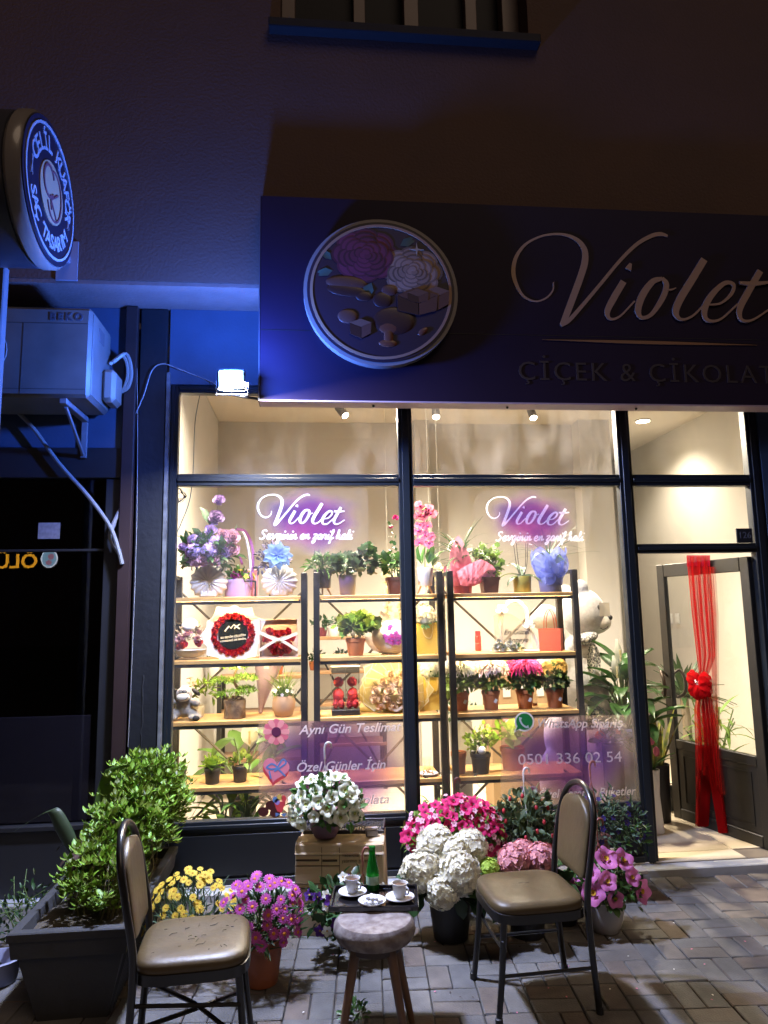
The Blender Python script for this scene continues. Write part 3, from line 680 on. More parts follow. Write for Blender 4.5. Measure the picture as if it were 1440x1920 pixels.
# ================================================================ SHOP SIGN
SY = -.45
sg = thing('shop_sign', 'wide dark purple sign with pale script lettering and a round emblem of roses and chocolates', 'sign', (1.6, YW, 2.796))
def sp_(name, sh, m, parent=None, ang=40): return part(name, sh, m, parent or sg, ang, loc=(-1.6, -YW, -2.796))
M_sign = mat('sign_board', (.013, .006, .022), .6, spec=.2, var=.10, vs_=3)
sp_('board', bx(-.305, 3.75, SY+.004, YW-.002, 2.800, 4.05), M_sign)
sp_('edge_trim', bx(-.307, 3.75, SY, YW-.002, 2.790, 2.799), mat('sign_edge', (.40, .30, .36), .5))
sp_('side_trim', bx(-.312, -.306, SY-.001, YW-.002, 2.790, 4.052), mat('sign_side', (.05, .05, .07), .5))
def sc4(cx, cy): p = at(940+cx/2.88, 350+cy/2.88, SY); return (p[0], p[2])
pxm = at(1001, 560, SY)[0]-at(1000, 560, SY)[0]
VIOLET = [  # pen strokes in sign units: points and widths
 ([(282, 515), (278, 560), (240, 602), (180, 618), (112, 582), (68, 485), (76, 390), (130, 312), (220, 266), (320, 256), (402, 282), (447, 335), (452, 400), (432, 475), (392, 585), (352, 690), (328, 745)],
  [5, 8, 9, 9, 14, 22, 20, 14, 11, 14, 22, 32, 36, 36, 36, 34, 26]),
 ([(322, 750), (365, 722), (432, 648), (540, 520), (640, 400), (730, 312), (810, 266), (860, 256), (898, 266)], [18, 22, 20, 18, 18, 20, 22, 22, 14]),
 ([(660, 512), (605, 605), (572, 675), (588, 714), (640, 700), (720, 618)], [34, 36, 30, 16, 11, 9]),
 ([(698, 415), (684, 448)], [14, 36]),
 ([(868, 497), (815, 515), (760, 590), (737, 668), (758, 708), (812, 688), (872, 598), (890, 530), (866, 494)], [20, 32, 38, 34, 20, 22, 30, 30, 20]),
 ([(884, 552), (912, 558), (942, 548)], [10, 9, 5]),
 ([(1094, 395), (1030, 500), (962, 612), (940, 680), (968, 718), (1030, 700), (1104, 628)], [38, 40, 40, 34, 16, 12, 9]),
 ([(1100, 640), (1180, 632), (1240, 580), (1250, 530), (1200, 525), (1130, 592), (1094, 668), (1110, 722), (1180, 718), (1275, 635)], [9, 12, 18, 20, 24, 32, 34, 20, 12, 9]),
 ([(1395, 458), (1330, 570), (1284, 662), (1294, 720), (1352, 722), (1450, 660)], [34, 36, 34, 18, 12, 9]),
 ([(1282, 522), (1360, 527), (1452, 518)], [16, 24, 12])]
g = MB()
for i_, (P, w) in enumerate(VIOLET): g.add(stroke([sc4(*p) for p in P], np.array(w)/2.88*pxm, .0022+.0012*i_))
M_goldl = mat('sign_script_gold', (.42, .26, .16), .45)
sp_('script_lettering', tf((np.concatenate(g.V), g.F), None, (0, SY+.003, 0)), M_goldl)
V, F = text('ÇİÇEK & ÇİKOLATA', .165, 0, -.001, .004, 'LEFT', 1.18); p0 = sc4(88, 1042)
for w_ in words((V, F), .045): sp_('capital_lettering', (w_[0]+np.array([p0[0], SY+.003, p0[1]]), w_[1]), mat('sign_caps', (.03, .02, .022), .5))
sp_('swash', tf(stroke([sc4(220, 826), sc4(800, 842), sc4(1380, 856)], [.001, .02, .001], .005), None, (0, SY+.003, 0)), mat('sign_swash', (.30, .14, .05), .5))
# emblem
def lc(cx, cy): p = at(480+cx/2.77, 350+cy/2.77, SY-.03); return np.array([p[0], p[2]])
EC = lc(650, 552); ER = (lc(1048, 552)[0]-lc(250, 552)[0])/2; eu = ER/399
em = sp_('emblem', tf(prism(circ(EC[0], EC[1], ER, n=64), .05), None, (0, SY+.003, 0)), mat('emblem_rim', (.24, .21, .20), .5))
def epart(name, sh, m, y=SY-.048): return part(name, tf(sh, None, (0, y, 0)), m, em)
epart('emblem_field', prism(circ(EC[0], EC[1], ER*.955, n=64), .004), mat('emblem_field', (.020, .010, .024), .5))
epart('emblem_ring', stroke(circ(EC[0], EC[1], ER*.90, n=64), ER*.035, .004, 0, True), mat('emblem_gold', (.36, .20, .12), .5), SY-.052)
def epos(cx, cy): return EC+np.array([(cx-650)*eu, -(cy-545)*eu])
def erose(cx, cy, s, m, key):
    # printed rose: rings of overlapping petals, three tones, each a thin layer
    p = epos(cx, cy); R = s*eu*.38; bs_ = m.node_tree.nodes['RGB'].outputs[0].default_value if 'RGB' in m.node_tree.nodes else (.3, .1, .1, 1); rose_ = MB(); lay = 0
    tones = [mat('emblem_%s_%d' % (key, i), tuple(min(1, c_*f) for c_ in bs_[:3]), .6) for i, f in enumerate((.45, .75, 1.0, 1.3))]
    for ri, (rr, n_, pr) in enumerate(((1.0, 8, .42), (.80, 7, .38), (.62, 6, .33), (.45, 5, .27), (.30, 4, .20), (.16, 3, .14))):
        for i in range(n_):
            a = 2*pi*i/n_+ri*.7; lay += 1; c_, s_ = cos(a), sin(a); ox, oz = p[0]+R*(rr-.25*rr)*c_, p[1]+R*(rr-.25*rr)*s_*.86
            for q, (sc_, ti) in enumerate(((1.0, (i+ri) % 2), (.86, 2+(i+ri) % 2))):
                el_ = [(ox+R*pr*sc_*(cos(t)*c_*.8-sin(t)*s_)-q*R*.03*c_, oz+(R*pr*sc_*(cos(t)*s_*.8+sin(t)*c_)-q*R*.03*s_)*.86) for t in np.linspace(0, 2*pi, 14, endpoint=False)]
                V_, F_ = prism(el_, .0006); rose_.add((V_+np.array([0, SY-.053-lay*.0002-q*.0001, 0]), F_), ti)
    link('rose', rose_.mesh('rose', tones, 40), em)
for cx, cy, a, s in ((752, 292, .5, 95), (395, 380, 2.4, 80), (600, 500, -2.0, 110), (400, 440, 3.4, 90)):
    p = epos(cx, cy); part('leaf', tf((LEAF[0]*np.array([s*eu, s*eu*.5, s*eu*.3]), LEAF[1]), rot('X', pi/2)@rot('Z', a), (p[0], SY-.053, p[1])), mat('emblem_leaf', (.05, .10, .07), .6), em)
erose(570, 350, 430, mat('emblem_rose_red', (.13, .018, .045), .6, isl=.35), 'er'); erose(812, 432, 390, mat('emblem_rose_cream', (.30, .19, .13), .6, isl=.3), 'ec')
M_ch = mat('emblem_chocolate', (.045, .015, .012), .4); M_ch2 = mat('emblem_milk_chocolate', (.11, .042, .03), .45); M_car = mat('emblem_caramel', (.16, .05, .025), .35)
def eell(cx, cy, rx, rz, m, nm, a=0.0):
    p = epos(cx, cy); part(nm, ell((p[0], SY-.053, p[1]), (rx*1.12*eu, .007, rz*1.12*eu), 18, 10, rot('Y', a)), m, em)
eell(470, 505, 95, 34, M_ch2, 'macaron', .05); eell(470, 545, 92, 30, M_ch, 'macaron', .1); eell(655, 592, 45, 38, M_ch, 'truffle'); eell(690, 540, 36, 28, M_ch2, 'truffle')
eell(475, 685, 46, 34, M_ch2, 'truffle'); eell(560, 575, 40, 24, M_ch, 'truffle'); eell(710, 705, 96, 66, M_ch, 'truffle'); eell(690, 735, 58, 36, M_car, 'caramel'); eell(682, 790, 22, 50, M_car, 'caramel'); eell(678, 825, 42, 18, M_car, 'caramel'); eell(860, 758, 28, 14, M_car, 'caramel', -.7)
_ec = [0]
def ecube(cx, cy, s, m, h=1.0):
    p = epos(cx, cy); u = eu*s; _ec[0] += 1
    for poly, mm in (([(-.5, .25), (0, .45), (.5, .28), (.02, .05)], m), ([(-.5, .24), (.01, .04), (.01, -.5*h), (-.5, -.28*h)], M_ch), ([(.03, .04), (.5, .27), (.46, -.25*h), (.03, -.5*h)], M_ch2)):
        part('chocolate', prism([(p[0]+x*u, p[1]+z*u) for x, z in poly], .008), mm, em, loc=(0, SY-.051-.0015*_ec[0], 0))
ecube(540, 748, 110, mat('emblem_pale', (.17, .085, .06), .5)); ecube(935, 575, 135, mat('emblem_pale2', (.19, .10, .07), .5)); ecube(835, 620, 210, M_ch2, .5); ecube(838, 580, 110, mat('emblem_pale3', (.15, .07, .045), .5), .5)
p = epos(838, 312); st = []
for i in range(8): r = (38 if i % 2 == 0 else 7)*eu; st.append((p[0]+r*cos(i*pi/4), p[1]+r*sin(i*pi/4)))
part('sparkle', prism(st, .006), mat('emblem_spark', (.45, .33, .22), .5), em, loc=(0, SY-.052, 0))
for z_ in (3.215,): sp_('seam', bx(-.30, 3.75, SY+.0025, SY+.0045, z_, z_+.0035), mat('seam_dark', (.006, .004, .006), .6))
for x in (.35, 1.15, 1.95): sp_('screw', ell((x, SY+.06, 2.786), (.008, .008, .008), 8, 6), M_black)

# ================================================================ FLOODLIGHT
LP = at(433, 712, -.62)
fl = thing('floodlight', 'small blue white floodlight shining at the left end of the shop sign', 'floodlight', LP)
part('housing', bx(-.075, .075, .012, .055, -.055, .06, .008), M_black, fl, M=rot('X', rad(12)))
part('lens', bx(-.062, .062, -.002, .010, -.045, .048, .004), mat('lens_glow', (.40, .62, 1.0), emit=60), fl, M=rot('X', rad(12)))
part('bracket', [tube([(-.085, .03, 0), (-.085, .06, -.065), (.085, .06, -.065), (.085, .03, 0)], .006, 6), tube([(0, .06, -.065), (.08, .16, -.05), (.148, .22, -.04)], .008, 7)], M_black, fl)
def lamp(name, kind, parent, loc, energy, color, dirn=None, **k):
    d = bpy.data.lights.new(name, kind); d.energy = energy; d.color = color
    for a, v in k.items(): setattr(d, a, v)
    o = bpy.data.objects.new(name, d); COL.objects.link(o); o.parent = parent; o.location = loc
    if dirn is not None: o.rotation_euler = Vector(dirn).to_track_quat('-Z', 'Y').to_euler()
    return o
lamp('floodlight_beam', 'AREA', fl, (0, -.012, -.01), 190, (.88, .92, 1.0), (.22, -.34, -.9), size=.24, size_y=.2, shape='RECTANGLE')
lamp('floodlight_spill', 'POINT', fl, (0, -.035, .02), 270.0, (.06, .19, 1.0), shadow_soft_size=.05)
cb = [at(*p, -.04) for p in ((255, 775), (270, 740), (285, 695), (305, 682), (330, 690), (395, 716))]+[LP+(-.08, .06, -.03)]
tag(part('lamp_cable', tube(cb, .0035, 6, 5), mat('cable_white', (.28, .28, .29), .5)), 'thin pale cable running from the pillar to the floodlight', 'cable')
tag(part('wall_cable', tube([at(*p, -.025) for p in ((257, 690), (258, 800), (256, 1000), (247, 1250), (240, 1400))], .0025, 5, 4), mat('cable_white', (1, 1, 1))), 'thin pale cable hanging straight down the pillar', 'cable')

# ================================================================ SHOPFRONT
sf = thing('shopfront', 'dark painted metal shopfront with large glass panes and a glazed door', 'shopfront', (1.0, 0, .045))
def fp(name, sh, m=M_navy, parent=None, ang=40): return part(name, sh, m, parent or sf, ang, loc=(-1.0, 0, -.045))
L0, L1, MX0, MX1, R0, R1, D1, E1 = -.905, -.84, .54, .63, 2.0, 2.09, 2.905, 2.99
def member(x0, x1, z0, z1, name, vert):
    if vert: s = [bx(x0, x1, .012, .075, z0, z1, .003), bx(x0+.022, x1-.022, 0, .0115, z0, z1, .003)]
    else: s = [bx(x0, x1, .0125, .0745, z0, z1, .003), bx(x0, x1, .0005, .012, z0+(z1-z0)*.33, z0+(z1-z0)*.66, .003)]
    return fp(name, s)
member(L0, L1, .047, 3.029, 'jamb', True); member(MX0, MX1, .047, 3.029, 'mullion', True); member(R0, R1, .047, 3.029, 'mullion', True); member(D1, E1, .047, 3.029, 'jamb', True)
for a, b_ in ((L1, MX0), (MX1, R0), (R1, D1)):
    member(a+.001, b_-.001, 2.385, 2.46, 'transom_bar', False); member(a+.001, b_-.001, 2.98, 3.028, 'head_bar', False)
member(R1+.001, D1-.001, 1.94, 2.0, 'door_head', False)
M_kick = mat('kick_panel_paint', (.0055, .007, .009), .45, var=.1, vs_=3)
for a, b_ in ((L1, MX0), (MX1, R0)):
    member(a+.001, b_-.001, .345, .405, 'sill', False)
    fp('kick_panel', [bx(a+.001, b_-.001, .020, .07, .048, .344, .002), bx(a+.03, b_-.03, .010, .0195, .10, .33, .004)], M_kick)
    fp('kick_rail', bx(a+.001, b_-.001, .002, .0195, .048, .088, .003), M_kick)
M_glass = glass_mat('shop_glass', (.97, .98, .98), dirt=.06, dcol=(.62, .62, .66)); M_glass_t = glass_mat('dusty_glass', (.95, .96, .97), dirt=.17, dcol=(.62, .60, .64))
for a, b_ in ((L1, MX0), (MX1, R0)): fp('window_pane', bx(a+.001, b_-.001, .030, .036, .406, 2.384), M_glass)
for a, b_ in ((L1, MX0), (MX1, R0)): fp('transom_pane', bx(a+.001, b_-.001, .030, .036, 2.461, 2.979), M_glass_t)
fp('transom_pane', bx(R1+.001, D1-.001, .030, .036, 2.461, 2.979), M_glass); fp('transom_pane', bx(R1+.001, D1-.001, .030, .036, 2.001, 2.384), M_glass)
# house number plate
a = at(1384, 990, -.004); b_ = at(1416, 1017, -.004)
npl = thing('number_plate', 'small black house number plate in the corner above the door', 'plate', (a[0], 0, b_[2])); 
part('plate', bx(0, b_[0]-a[0], .016, .028, 0, a[2]-b_[2], .002), mat('plate_black', (.012, .014, .02), .4), npl)
V, F = text('126', .062, 0, 0, .003, 'CENTER'); part('digits', (V+np.array([(b_[0]-a[0])/2, .0155, .03]), F), mat('plate_digits', (.10, .11, .14), .5), npl)
# the open door, hinged on the right
HG = np.array([2.885, .06, .055]); LD = np.array([2.665, .90, .055]); DL = np.linalg.norm(LD-HG); DA = math.atan2(LD[1]-HG[1], LD[0]-HG[0])
M_door = mat('door_paint', (.007, .006, .005), .45, var=.15, vs_=4, bump=.15)
dr = part('door', [bx(0, .075, -.02, .02, 0, 1.86, .004), bx(DL-.075, DL, -.02, .02, 0, 1.86, .004), bx(.076, DL-.076, -.02, .02, 1.765, 1.86, .004), bx(.076, DL-.076, -.02, .02, 0, .075, .004), bx(.076, DL-.076, -.02, .02, .50, .565, .004),
                   bx(.076, DL-.076, -.012, .010, .076, .499)], M_door, sf, loc=HG-np.array([1.0, 0, .045])); dr.rotation_euler = (0, 0, DA)
dr['label'] = 'open glazed door with a dark lower panel'
part('pane', bx(.077, DL-.077, -.003, .003, .566, 1.764), glass_mat('door_glass', (.96, .97, .96), dirt=.05), dr)
part('bead', [bx(.13, DL-.13, .011, .016, .12, .128), bx(.13, DL-.13, .011, .016, .45, .458), bx(.13, .138, .011, .016, .129, .449), bx(DL-.138, DL-.13, .011, .016, .129, .449)], M_door, dr)
def scroll(s): return [(DL-.04, s*.02, 1.02), (DL-.05, s*.085, 1.06), (DL-.09, s*.10, 1.0), (DL-.085, s*.095, .90), (DL-.03, s*.07, .86), (DL-.01, s*.05, .90), (DL-.04, s*.045, .925)]
for s in (-1, 1): part('handle', tube(scroll(s), [.009, .012, .014, .014, .012, .010, .007], 9, 6), mat('handle_bronze', (.05, .035, .025), .35, metal=.6), dr)
# red tulle tied around the door
DX = np.array([cos(DA), sin(DA), 0]); DN = np.array([-sin(DA), cos(DA), 0])
if DN@(CAM-HG) < 0: DN = -DN
def on_door(px, py, off=.03):
    o = HG+DN*off; d = ray(px, py); t = ((o-CAM)@DN)/(d@DN); return CAM+t*d
M_tulle = sheer_mat('red_tulle', (.44, .010, .013), .70)
tu = thing('tulle_ribbon', 'sheer red tulle ribbon tied in a bow on the open glass door', 'ribbon', on_door(1318, 1278))
O = np.array(tu.location)
def tulle(rows, nu=46, pl=.012, seed=0):
    """rows: (left px, right px, y px, pleat depth factor)"""
    r = np.random.default_rng(seed); ph = r.uniform(0, 6, 6); V = []; nv = 5; pts = []
    for i in range(len(rows)-1):
        for k in range(nv):
            f = k/nv; pts.append([(1-f)*a+f*b for a, b in zip(rows[i], rows[i+1])])
    pts.append(list(rows[-1]))
    for l_, r_, y, s in pts:
        for i in range(nu):
            u = i/(nu-1); p = on_door(l_+(r_-l_)*u, y, .035)
            V.append(p+DN*pl*s*(sin(u*60+ph[0])+.6*sin(u*23+ph[1]))-O)
    F = [(j*nu+i, j*nu+i+1, (j+1)*nu+i+1, (j+1)*nu+i) for j in range(len(pts)-1) for i in range(nu-1)]
    return np.array(V), F
part('drape', tulle([(1287, 1330, 1043, .5), (1289, 1331, 1065, .8), (1297, 1335, 1150, 1), (1306, 1340, 1230, .8), (1311, 1327, 1268, .4)], 46), M_tulle, tu)
part('side_veil', tulle([(1325, 1340, 1063, .6), (1332, 1345, 1150, 1), (1334, 1346, 1280, 1), (1335, 1350, 1420, 1), (1338, 1358, 1490, 1)], 16, .01, 2), sheer_mat('thin_tulle', (.5, .03, .02), .35), tu)
part('tail', tulle([(1311, 1325, 1284, .4), (1304, 1332, 1330, 1), (1306, 1340, 1400, 1), (1307, 1330, 1480, 1), (1306, 1326, 1550, 1)], 30, .012, 3), M_tulle, tu)
part('tail', tulle([(1315, 1328, 1284, .4), (1318, 1340, 1340, 1), (1324, 1346, 1420, 1), (1334, 1352, 1480, 1), (1348, 1363, 1562, 1)], 30, .012, 4), M_tulle, tu)
part('top_fold', tulle([(1287, 1332, 1041, .3), (1287, 1332, 1062, .4)], 30, .006, 5), sheer_mat('tulle_fold', (.30, .01, .03), .8), tu)
g = MB()
for sx, sz, L in ((-1, .2, .11), (1, .1, .10), (-1, -.7, .10), (1, -.6, .10), (-.2, -1, .13)):
    def f(u, v, sx=sx, sz=sz, L=L):
        a = 2*pi*u; t = sin(pi*v)**.7; c = DX*(-sx)*L*v+np.array([0, 0, sz*L*v]); r = .012+.05*t*(1+.18*sin(7*a+3*v)+.1*sin(13*a))
        side = np.array([0, 0, 1]) if abs(sx) > .5 else DX
        return c+side*r*cos(a)+DN*(.03+r*.7*sin(a))
    g.add(grid(f, 26, 9, True))
part('bow', g, sheer_mat('bow_tulle', (.46, .007, .010), .85), tu)
part('knot_beads', [ell(DX*random.uniform(-.015, .015)+DN*.06+np.array([0, 0, random.uniform(-.02, .02)]), (.004,)*3, 6, 5) for _ in range(9)], mat('bead_silver', (.8, .8, .8), .2, metal=.8), tu)

# ================================================================ SHOP ROOM
M_room = mat('room_wall_paint', (.56, .53, .48), .85, var=.04, vs_=1.5); M_ceil = mat('ceiling_paint', (.70, .64, .55), .9)
FZ = .045
struct('wall_left', bx(-1.05, -.955, .08, 2.75, FZ, 3.54), M_room); struct('wall_back', [bx(-.954, 3.05, 2.7, 2.8, FZ, 3.54), bx(1.02, 1.17, 2.56, 2.699, FZ, 3.54), bx(2.72, 3.05, 2.50, 2.6985, FZ, 3.54)], M_room)
struct('wall_right', bx(3.95, 4.05, .12, 4.5, FZ, 3.54), M_room); struct('wall_alcove', [bx(2.93, 3.049, 2.801, 4.5, FZ, 3.54), bx(2.93, 4.05, 4.501, 4.6, FZ, 3.54)], M_room); struct('ceiling', bx(-.95, 4.05, .12, 4.6, 3.53, 3.60), M_ceil)
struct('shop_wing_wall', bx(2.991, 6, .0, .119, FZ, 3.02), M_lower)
sfl = struct('shop_floor', bx(-.95, 4.0, .0, 4.5, -.02, FZ+.002), mat('tile_grout', (.12, .10, .08), .9))
M_tile = mat('floor_tile', (.52, .45, .34), .35, var=.10, vs_=5, objv=.06, bump=.05, bs=20)
tm = MB().add(bx(-.298, .298, -.298, .298, 0, .007, .002)).mesh('tile', M_tile, 30)
for i in range(8):
    for j in range(7):
        x, y = -.65+i*.6, .46+j*.6
        if (x < 2.9 and y < 2.5) or (x > 2.9 and x < 3.7): link('tile', tm, sfl, (x, y, FZ+.0025))
tmh = MB().add(bx(-.298, .298, -.10, .055, 0, .007, .002)).mesh('tile', M_tile, 30)
for i in range(8):
    if i < 6: link('tile', tmh, sfl, (-.65+i*.6, .1, FZ+.0025))
for x in (1258, 1271):
    p = at(x, 1160, .8); q = CAM+(3.945-CAM[0])/(p[0]-CAM[0])*(p-CAM)
    s = thing('light_switch', 'white light switch on the right wall, the %s one' % ('one nearer the door edge' if x < 1265 else 'one seen whole through the door glass'), 'switch', q)
    part('plate', bx(-.010, .002, -.042, .042, -.055, .055, .004), M_white, s); part('rocker', bx(-.016, -.0105, -.025, .025, -.035, .035, .002), M_white, s)

# spotlights on the ceiling
WARM = (1.0, .86, .66)
M_spot = mat('spot_case', (.16, .16, .17), .4); M_bulb = mat('spot_bulb', (1.0, .86, .62), emit=45)
for i, (px, Y, dirn, lab) in enumerate(((640, 2.0, (.55, -.45, -.8), 'tilted ceiling spotlight above the left pane, turned to the right'), (817, 2.0, (-.05, -.5, -.85), 'ceiling spotlight just right of the middle mullion'), (997, 2.0, (.05, -.5, -.85), 'ceiling spotlight above the right pane, nearest the door'))):
    Zs = 3.45; x = xof(px, Y, Zs); s = thing('ceiling_spotlight', lab, 'spotlight', (x, Y, Zs), 0, 'spotlights on the shop ceiling')
    d = np.array(dirn)/np.linalg.norm(dirn); M = frame_z(d)
    part('mount', bx(-.05, .05, -.02, .02, .055, .079, .003), M_spot, s); part('stem', tube([(0, 0, .06), (0, 0, .0)], .008, 7), M_spot, s)
    part('body', tf(lathe([(.020, -.07), (.036, -.06), (.040, .06), (.038, .07), (.033, .068)], 18), M), M_spot, s)
    part('lens', tf(lathe([(.032, .0695), (.028, .074), (.004, .076)], 14), M), M_bulb, s)
    lamp('spot_beam', 'SPOT', s, tuple(d*.09), 480, WARM, d, spot_size=rad(125), spot_blend=.7, shadow_soft_size=.04)
for i, (x, Y) in enumerate(((-.40, .20), (.62, .20), (1.55, .20), (3.42, 2.5))):  # downlights added out of view to brighten the rack fronts and entrance
    s = thing('added_downlight', 'added unseen round downlight behind the sign, %s' % ('over the left rack', 'over the middle rack', 'over the right rack', 'over the entrance')[i], 'downlight', (x, Y, 3.528), 0, 'added downlights on the shop ceiling')
    part('ring', lathe([(.075, -.012), (.08, -.008), (.08, 0)], 20), M_white, s); part('lens', lathe([(.066, -.014), (.064, -.0125)], 18), M_bulb, s)
    lamp('added_downlight_beam', 'SPOT', s, (0, 0, -.03), (480, 500, 420, 230)[i], WARM, (0, .12, -1), spot_size=rad(130), spot_blend=.8, shadow_soft_size=.06)

# ================================================================ SHELF RACKS
M_shelf = mat('shelf_board', (.55, .31, .10), .5, var=.12, vs_=12, bump=.1, bs=80)
M_rack = mat('rack_black', (.016, .015, .015), .4); M_strip = mat('led_strip', (1.0, .74, .38), emit=195)
SHZ = [1.705, 1.312, .938, .545]; SY0, SY1 = .24, .60
def rack(x0, x1, label):
    r = thing('shelf_rack', label, 'shelf rack', ((x0+x1)/2, SY0, FZ+.01), 0, 'shelf racks in the window'); w = (x1-x0)/2; z0 = FZ+.01
    for sx in (-1, 1):
        for y in (0, SY1-SY0): part('post', bx(sx*w-.02 if sx < 0 else w-.02, sx*w+.02 if sx < 0 else w+.02, y-.02, y+.02, 0, 1.80, .003), M_rack, r, loc=(.02 if sx < 0 else -.02, .02 if y == 0 else -.02, 0))
        part('side_rail', bx(sx*(w-.02)-.012, sx*(w-.02)+.012, .041, SY1-SY0-.041, 1.775, 1.80, .002), M_rack, r)
    for k, z in enumerate(SHZ):
        sh = part('shelf', bx(-w+.0415, w-.0415, 0, SY1-SY0, z-.026-z0, z-z0, .003), M_shelf, r)
        part('support', bx(-w+.0415, w-.0415, .004, .020, z-.046-z0, z-.0265-z0, .002), M_rack, sh)
        if k < 3: part('led_strip', bx(-w+.06, w-.06, .024, .034, z-.034-z0, z-.0275-z0), M_strip, sh)
    part('brace', [tube([(-w+.02, SY1-SY0-.005, .10), (w-.02, SY1-SY0-.005, .90)], .009, 6), tube([(w-.02, SY1-SY0+.015, .10), (-w+.02, SY1-SY0+.015, .90)], .009, 6),
                   tube([(-w+.02, SY1-SY0-.005, .90), (w-.02, SY1-SY0-.005, 1.70)], .009, 6), tube([(w-.02, SY1-SY0+.015, .90), (-w+.02, SY1-SY0+.015, 1.70)], .009, 6)], mat('brace_grey', (.07, .065, .06), .45), r)
    for sx in (-1, 1): part('knee_brace', tube([(sx*(w-.045), .012, .42), (sx*(w-.16), .012, .505)], .008, 6), M_rack, r)
rack(-.935, -.045, 'black metal rack with wooden shelves behind the left pane beside the pillar'); rack(-.005, .845, 'black metal rack with wooden shelves in the middle behind the centre mullion'); rack(.875, 1.765, 'black metal rack with wooden shelves on the right next to the giant teddy bear')
U = .00362   # metres per photo pixel on the racks
def S(px, k, Y=.38): return (xof(px, Y, SHZ[k]), Y, SHZ[k]+.0005)

# ---- top shelf
def shell_vase(name, label, loc, R):
    t = thing(name, label, 'vase', loc); M_sh = mat('shell_ceramic', (.50, .48, .47), .45, var=.05)
    def f(u, v):
        a = 2*pi*u; fl = 1+.055*cos(16*a); r = R*sin(pi*v*.5)*fl; return (r*cos(a), -R*.32*cos(pi*v*.5)*(1+.10*cos(16*a)*sin(pi*v)), R*.86+r*sin(a)*.95)
    b = MB().add(grid(f, 64, 9, True)); V, F = grid(f, 64, 9, True); b.add((V*np.array([1, -1, 1]), [q[::-1] for q in F])); b.add(bx(-R*.45, R*.45, -R*.26, R*.26, 0, .05, .01)); part('body', b, M_sh, t, 60)
    part('neck', lathe([(R*.2, 0), (R*.26, .02), (R*.23, .02)], 14), M_sh, t, loc=(0, 0, R*1.78)); return t
v1 = shell_vase('flower_vase', 'round fluted shell vase holding the tall lilac rose arrangement', S(391, 0, .36), 33*U)
v1['category'] = 'vase'
def arrangement(label, loc, items, leaf_sets, cat='bouquet', name='flower_arrangement', group=None):
    t = thing(name, label, cat, loc, 0, group)
    for n, r, L, Wd, c, m in leaf_sets: stuff(part('foliage', leaves(n, r, L, Wd, c, LEAF, -.6, .3), m, t, 80))
    for kind, ms, key, size, pts, d in items:
        put_flowers(t, kind, ms, [(np.array(p), np.array(q)) for p, q in zip(pts, d)] if isinstance(d, list) else [(np.array(p), np.array(d)+np.array([p[0]*3, 0, p[2]*.25])) for p in pts], size, key)
    return t
def pxs(lst, base, zb=1118): return [((x-base[0])*U, dy, (base[1]-y)*U) for x, y, dy in lst]
B = (391, 1062)
lil = arrangement('tall lilac and mauve rose arrangement rising from the left shell vase', (v1.location[0], .35, SHZ[0]+33*U*1.80), [
    ('rose', [P_lil], 'lil', .105, pxs([(408, 943, 0), (395, 1000, -.05), (345, 1030, -.03), (404, 975, -.02), (378, 1020, -.06), (420, 1040, -.05), (362, 1046, -.08)], B), (0, -1, .35)),
    ('rose', [P_mauve], 'mauve', .11, pxs([(434, 1012, -.04), (372, 1058, -.09), (405, 1055, -.10), (432, 1035, -.03), (388, 1052, -.11), (416, 1008, -.05)], B), (0, -1, .2)),
    ('hydrangea', [P_lil], 'lil', .095, pxs([(365, 1018, -.05), (403, 1022, -.06), (368, 1040, -.08), (395, 1040, -.10)], B), (0, -.5, .6))],
    [(170, (.15, .09, .13), .08, .03, (0, -.02, .06), M_leaf_d), (20, (.15, .06, .20), .12, .055, (0, 0, .12), M_leaf_b)])
v2 = shell_vase('flower_vase', 'round fluted shell vase with a blue fabric flower on its rim', S(524, 0, .36), 32*U)
bb = thing('fabric_flower', 'pale blue folded fabric flower on the rim of the right shell vase', 'decoration', (v2.location[0]-.01, .30, SHZ[0]+.27))
g = MB()
for k in range(9): g.add(tf(wide_leaf(.105, .065, .5), rot('X', pi/2-.3)@rot('Z', k*2*pi/9), (0, 0, 0)))
for k in range(6): g.add(tf(wide_leaf(.09, .06, -.6), rot('X', pi/2-.3)@rot('Z', k*2*pi/6+.3), (0, -.02, 0)))
part('petals', g, sheer_mat('blue_organza', (.16, .28, .58), .9), bb, 80)
da = thing('dried_flowers', 'dark purple dried flower bunch behind the blue fabric flower', 'dried flowers', (v2.location[0]-.03, .46, SHZ[0]))
part('pot', pot_shape('cyl', .05, .045, .14), M_blackpot, da)
stuff(part('foliage', leaves(260, (.11, .07, .13), .035, .016, (-.02, 0, .25), LEAF, -.7, .1), mat('dried_purple', (.085, .07, .13), .8, isl=.3), da, 80))
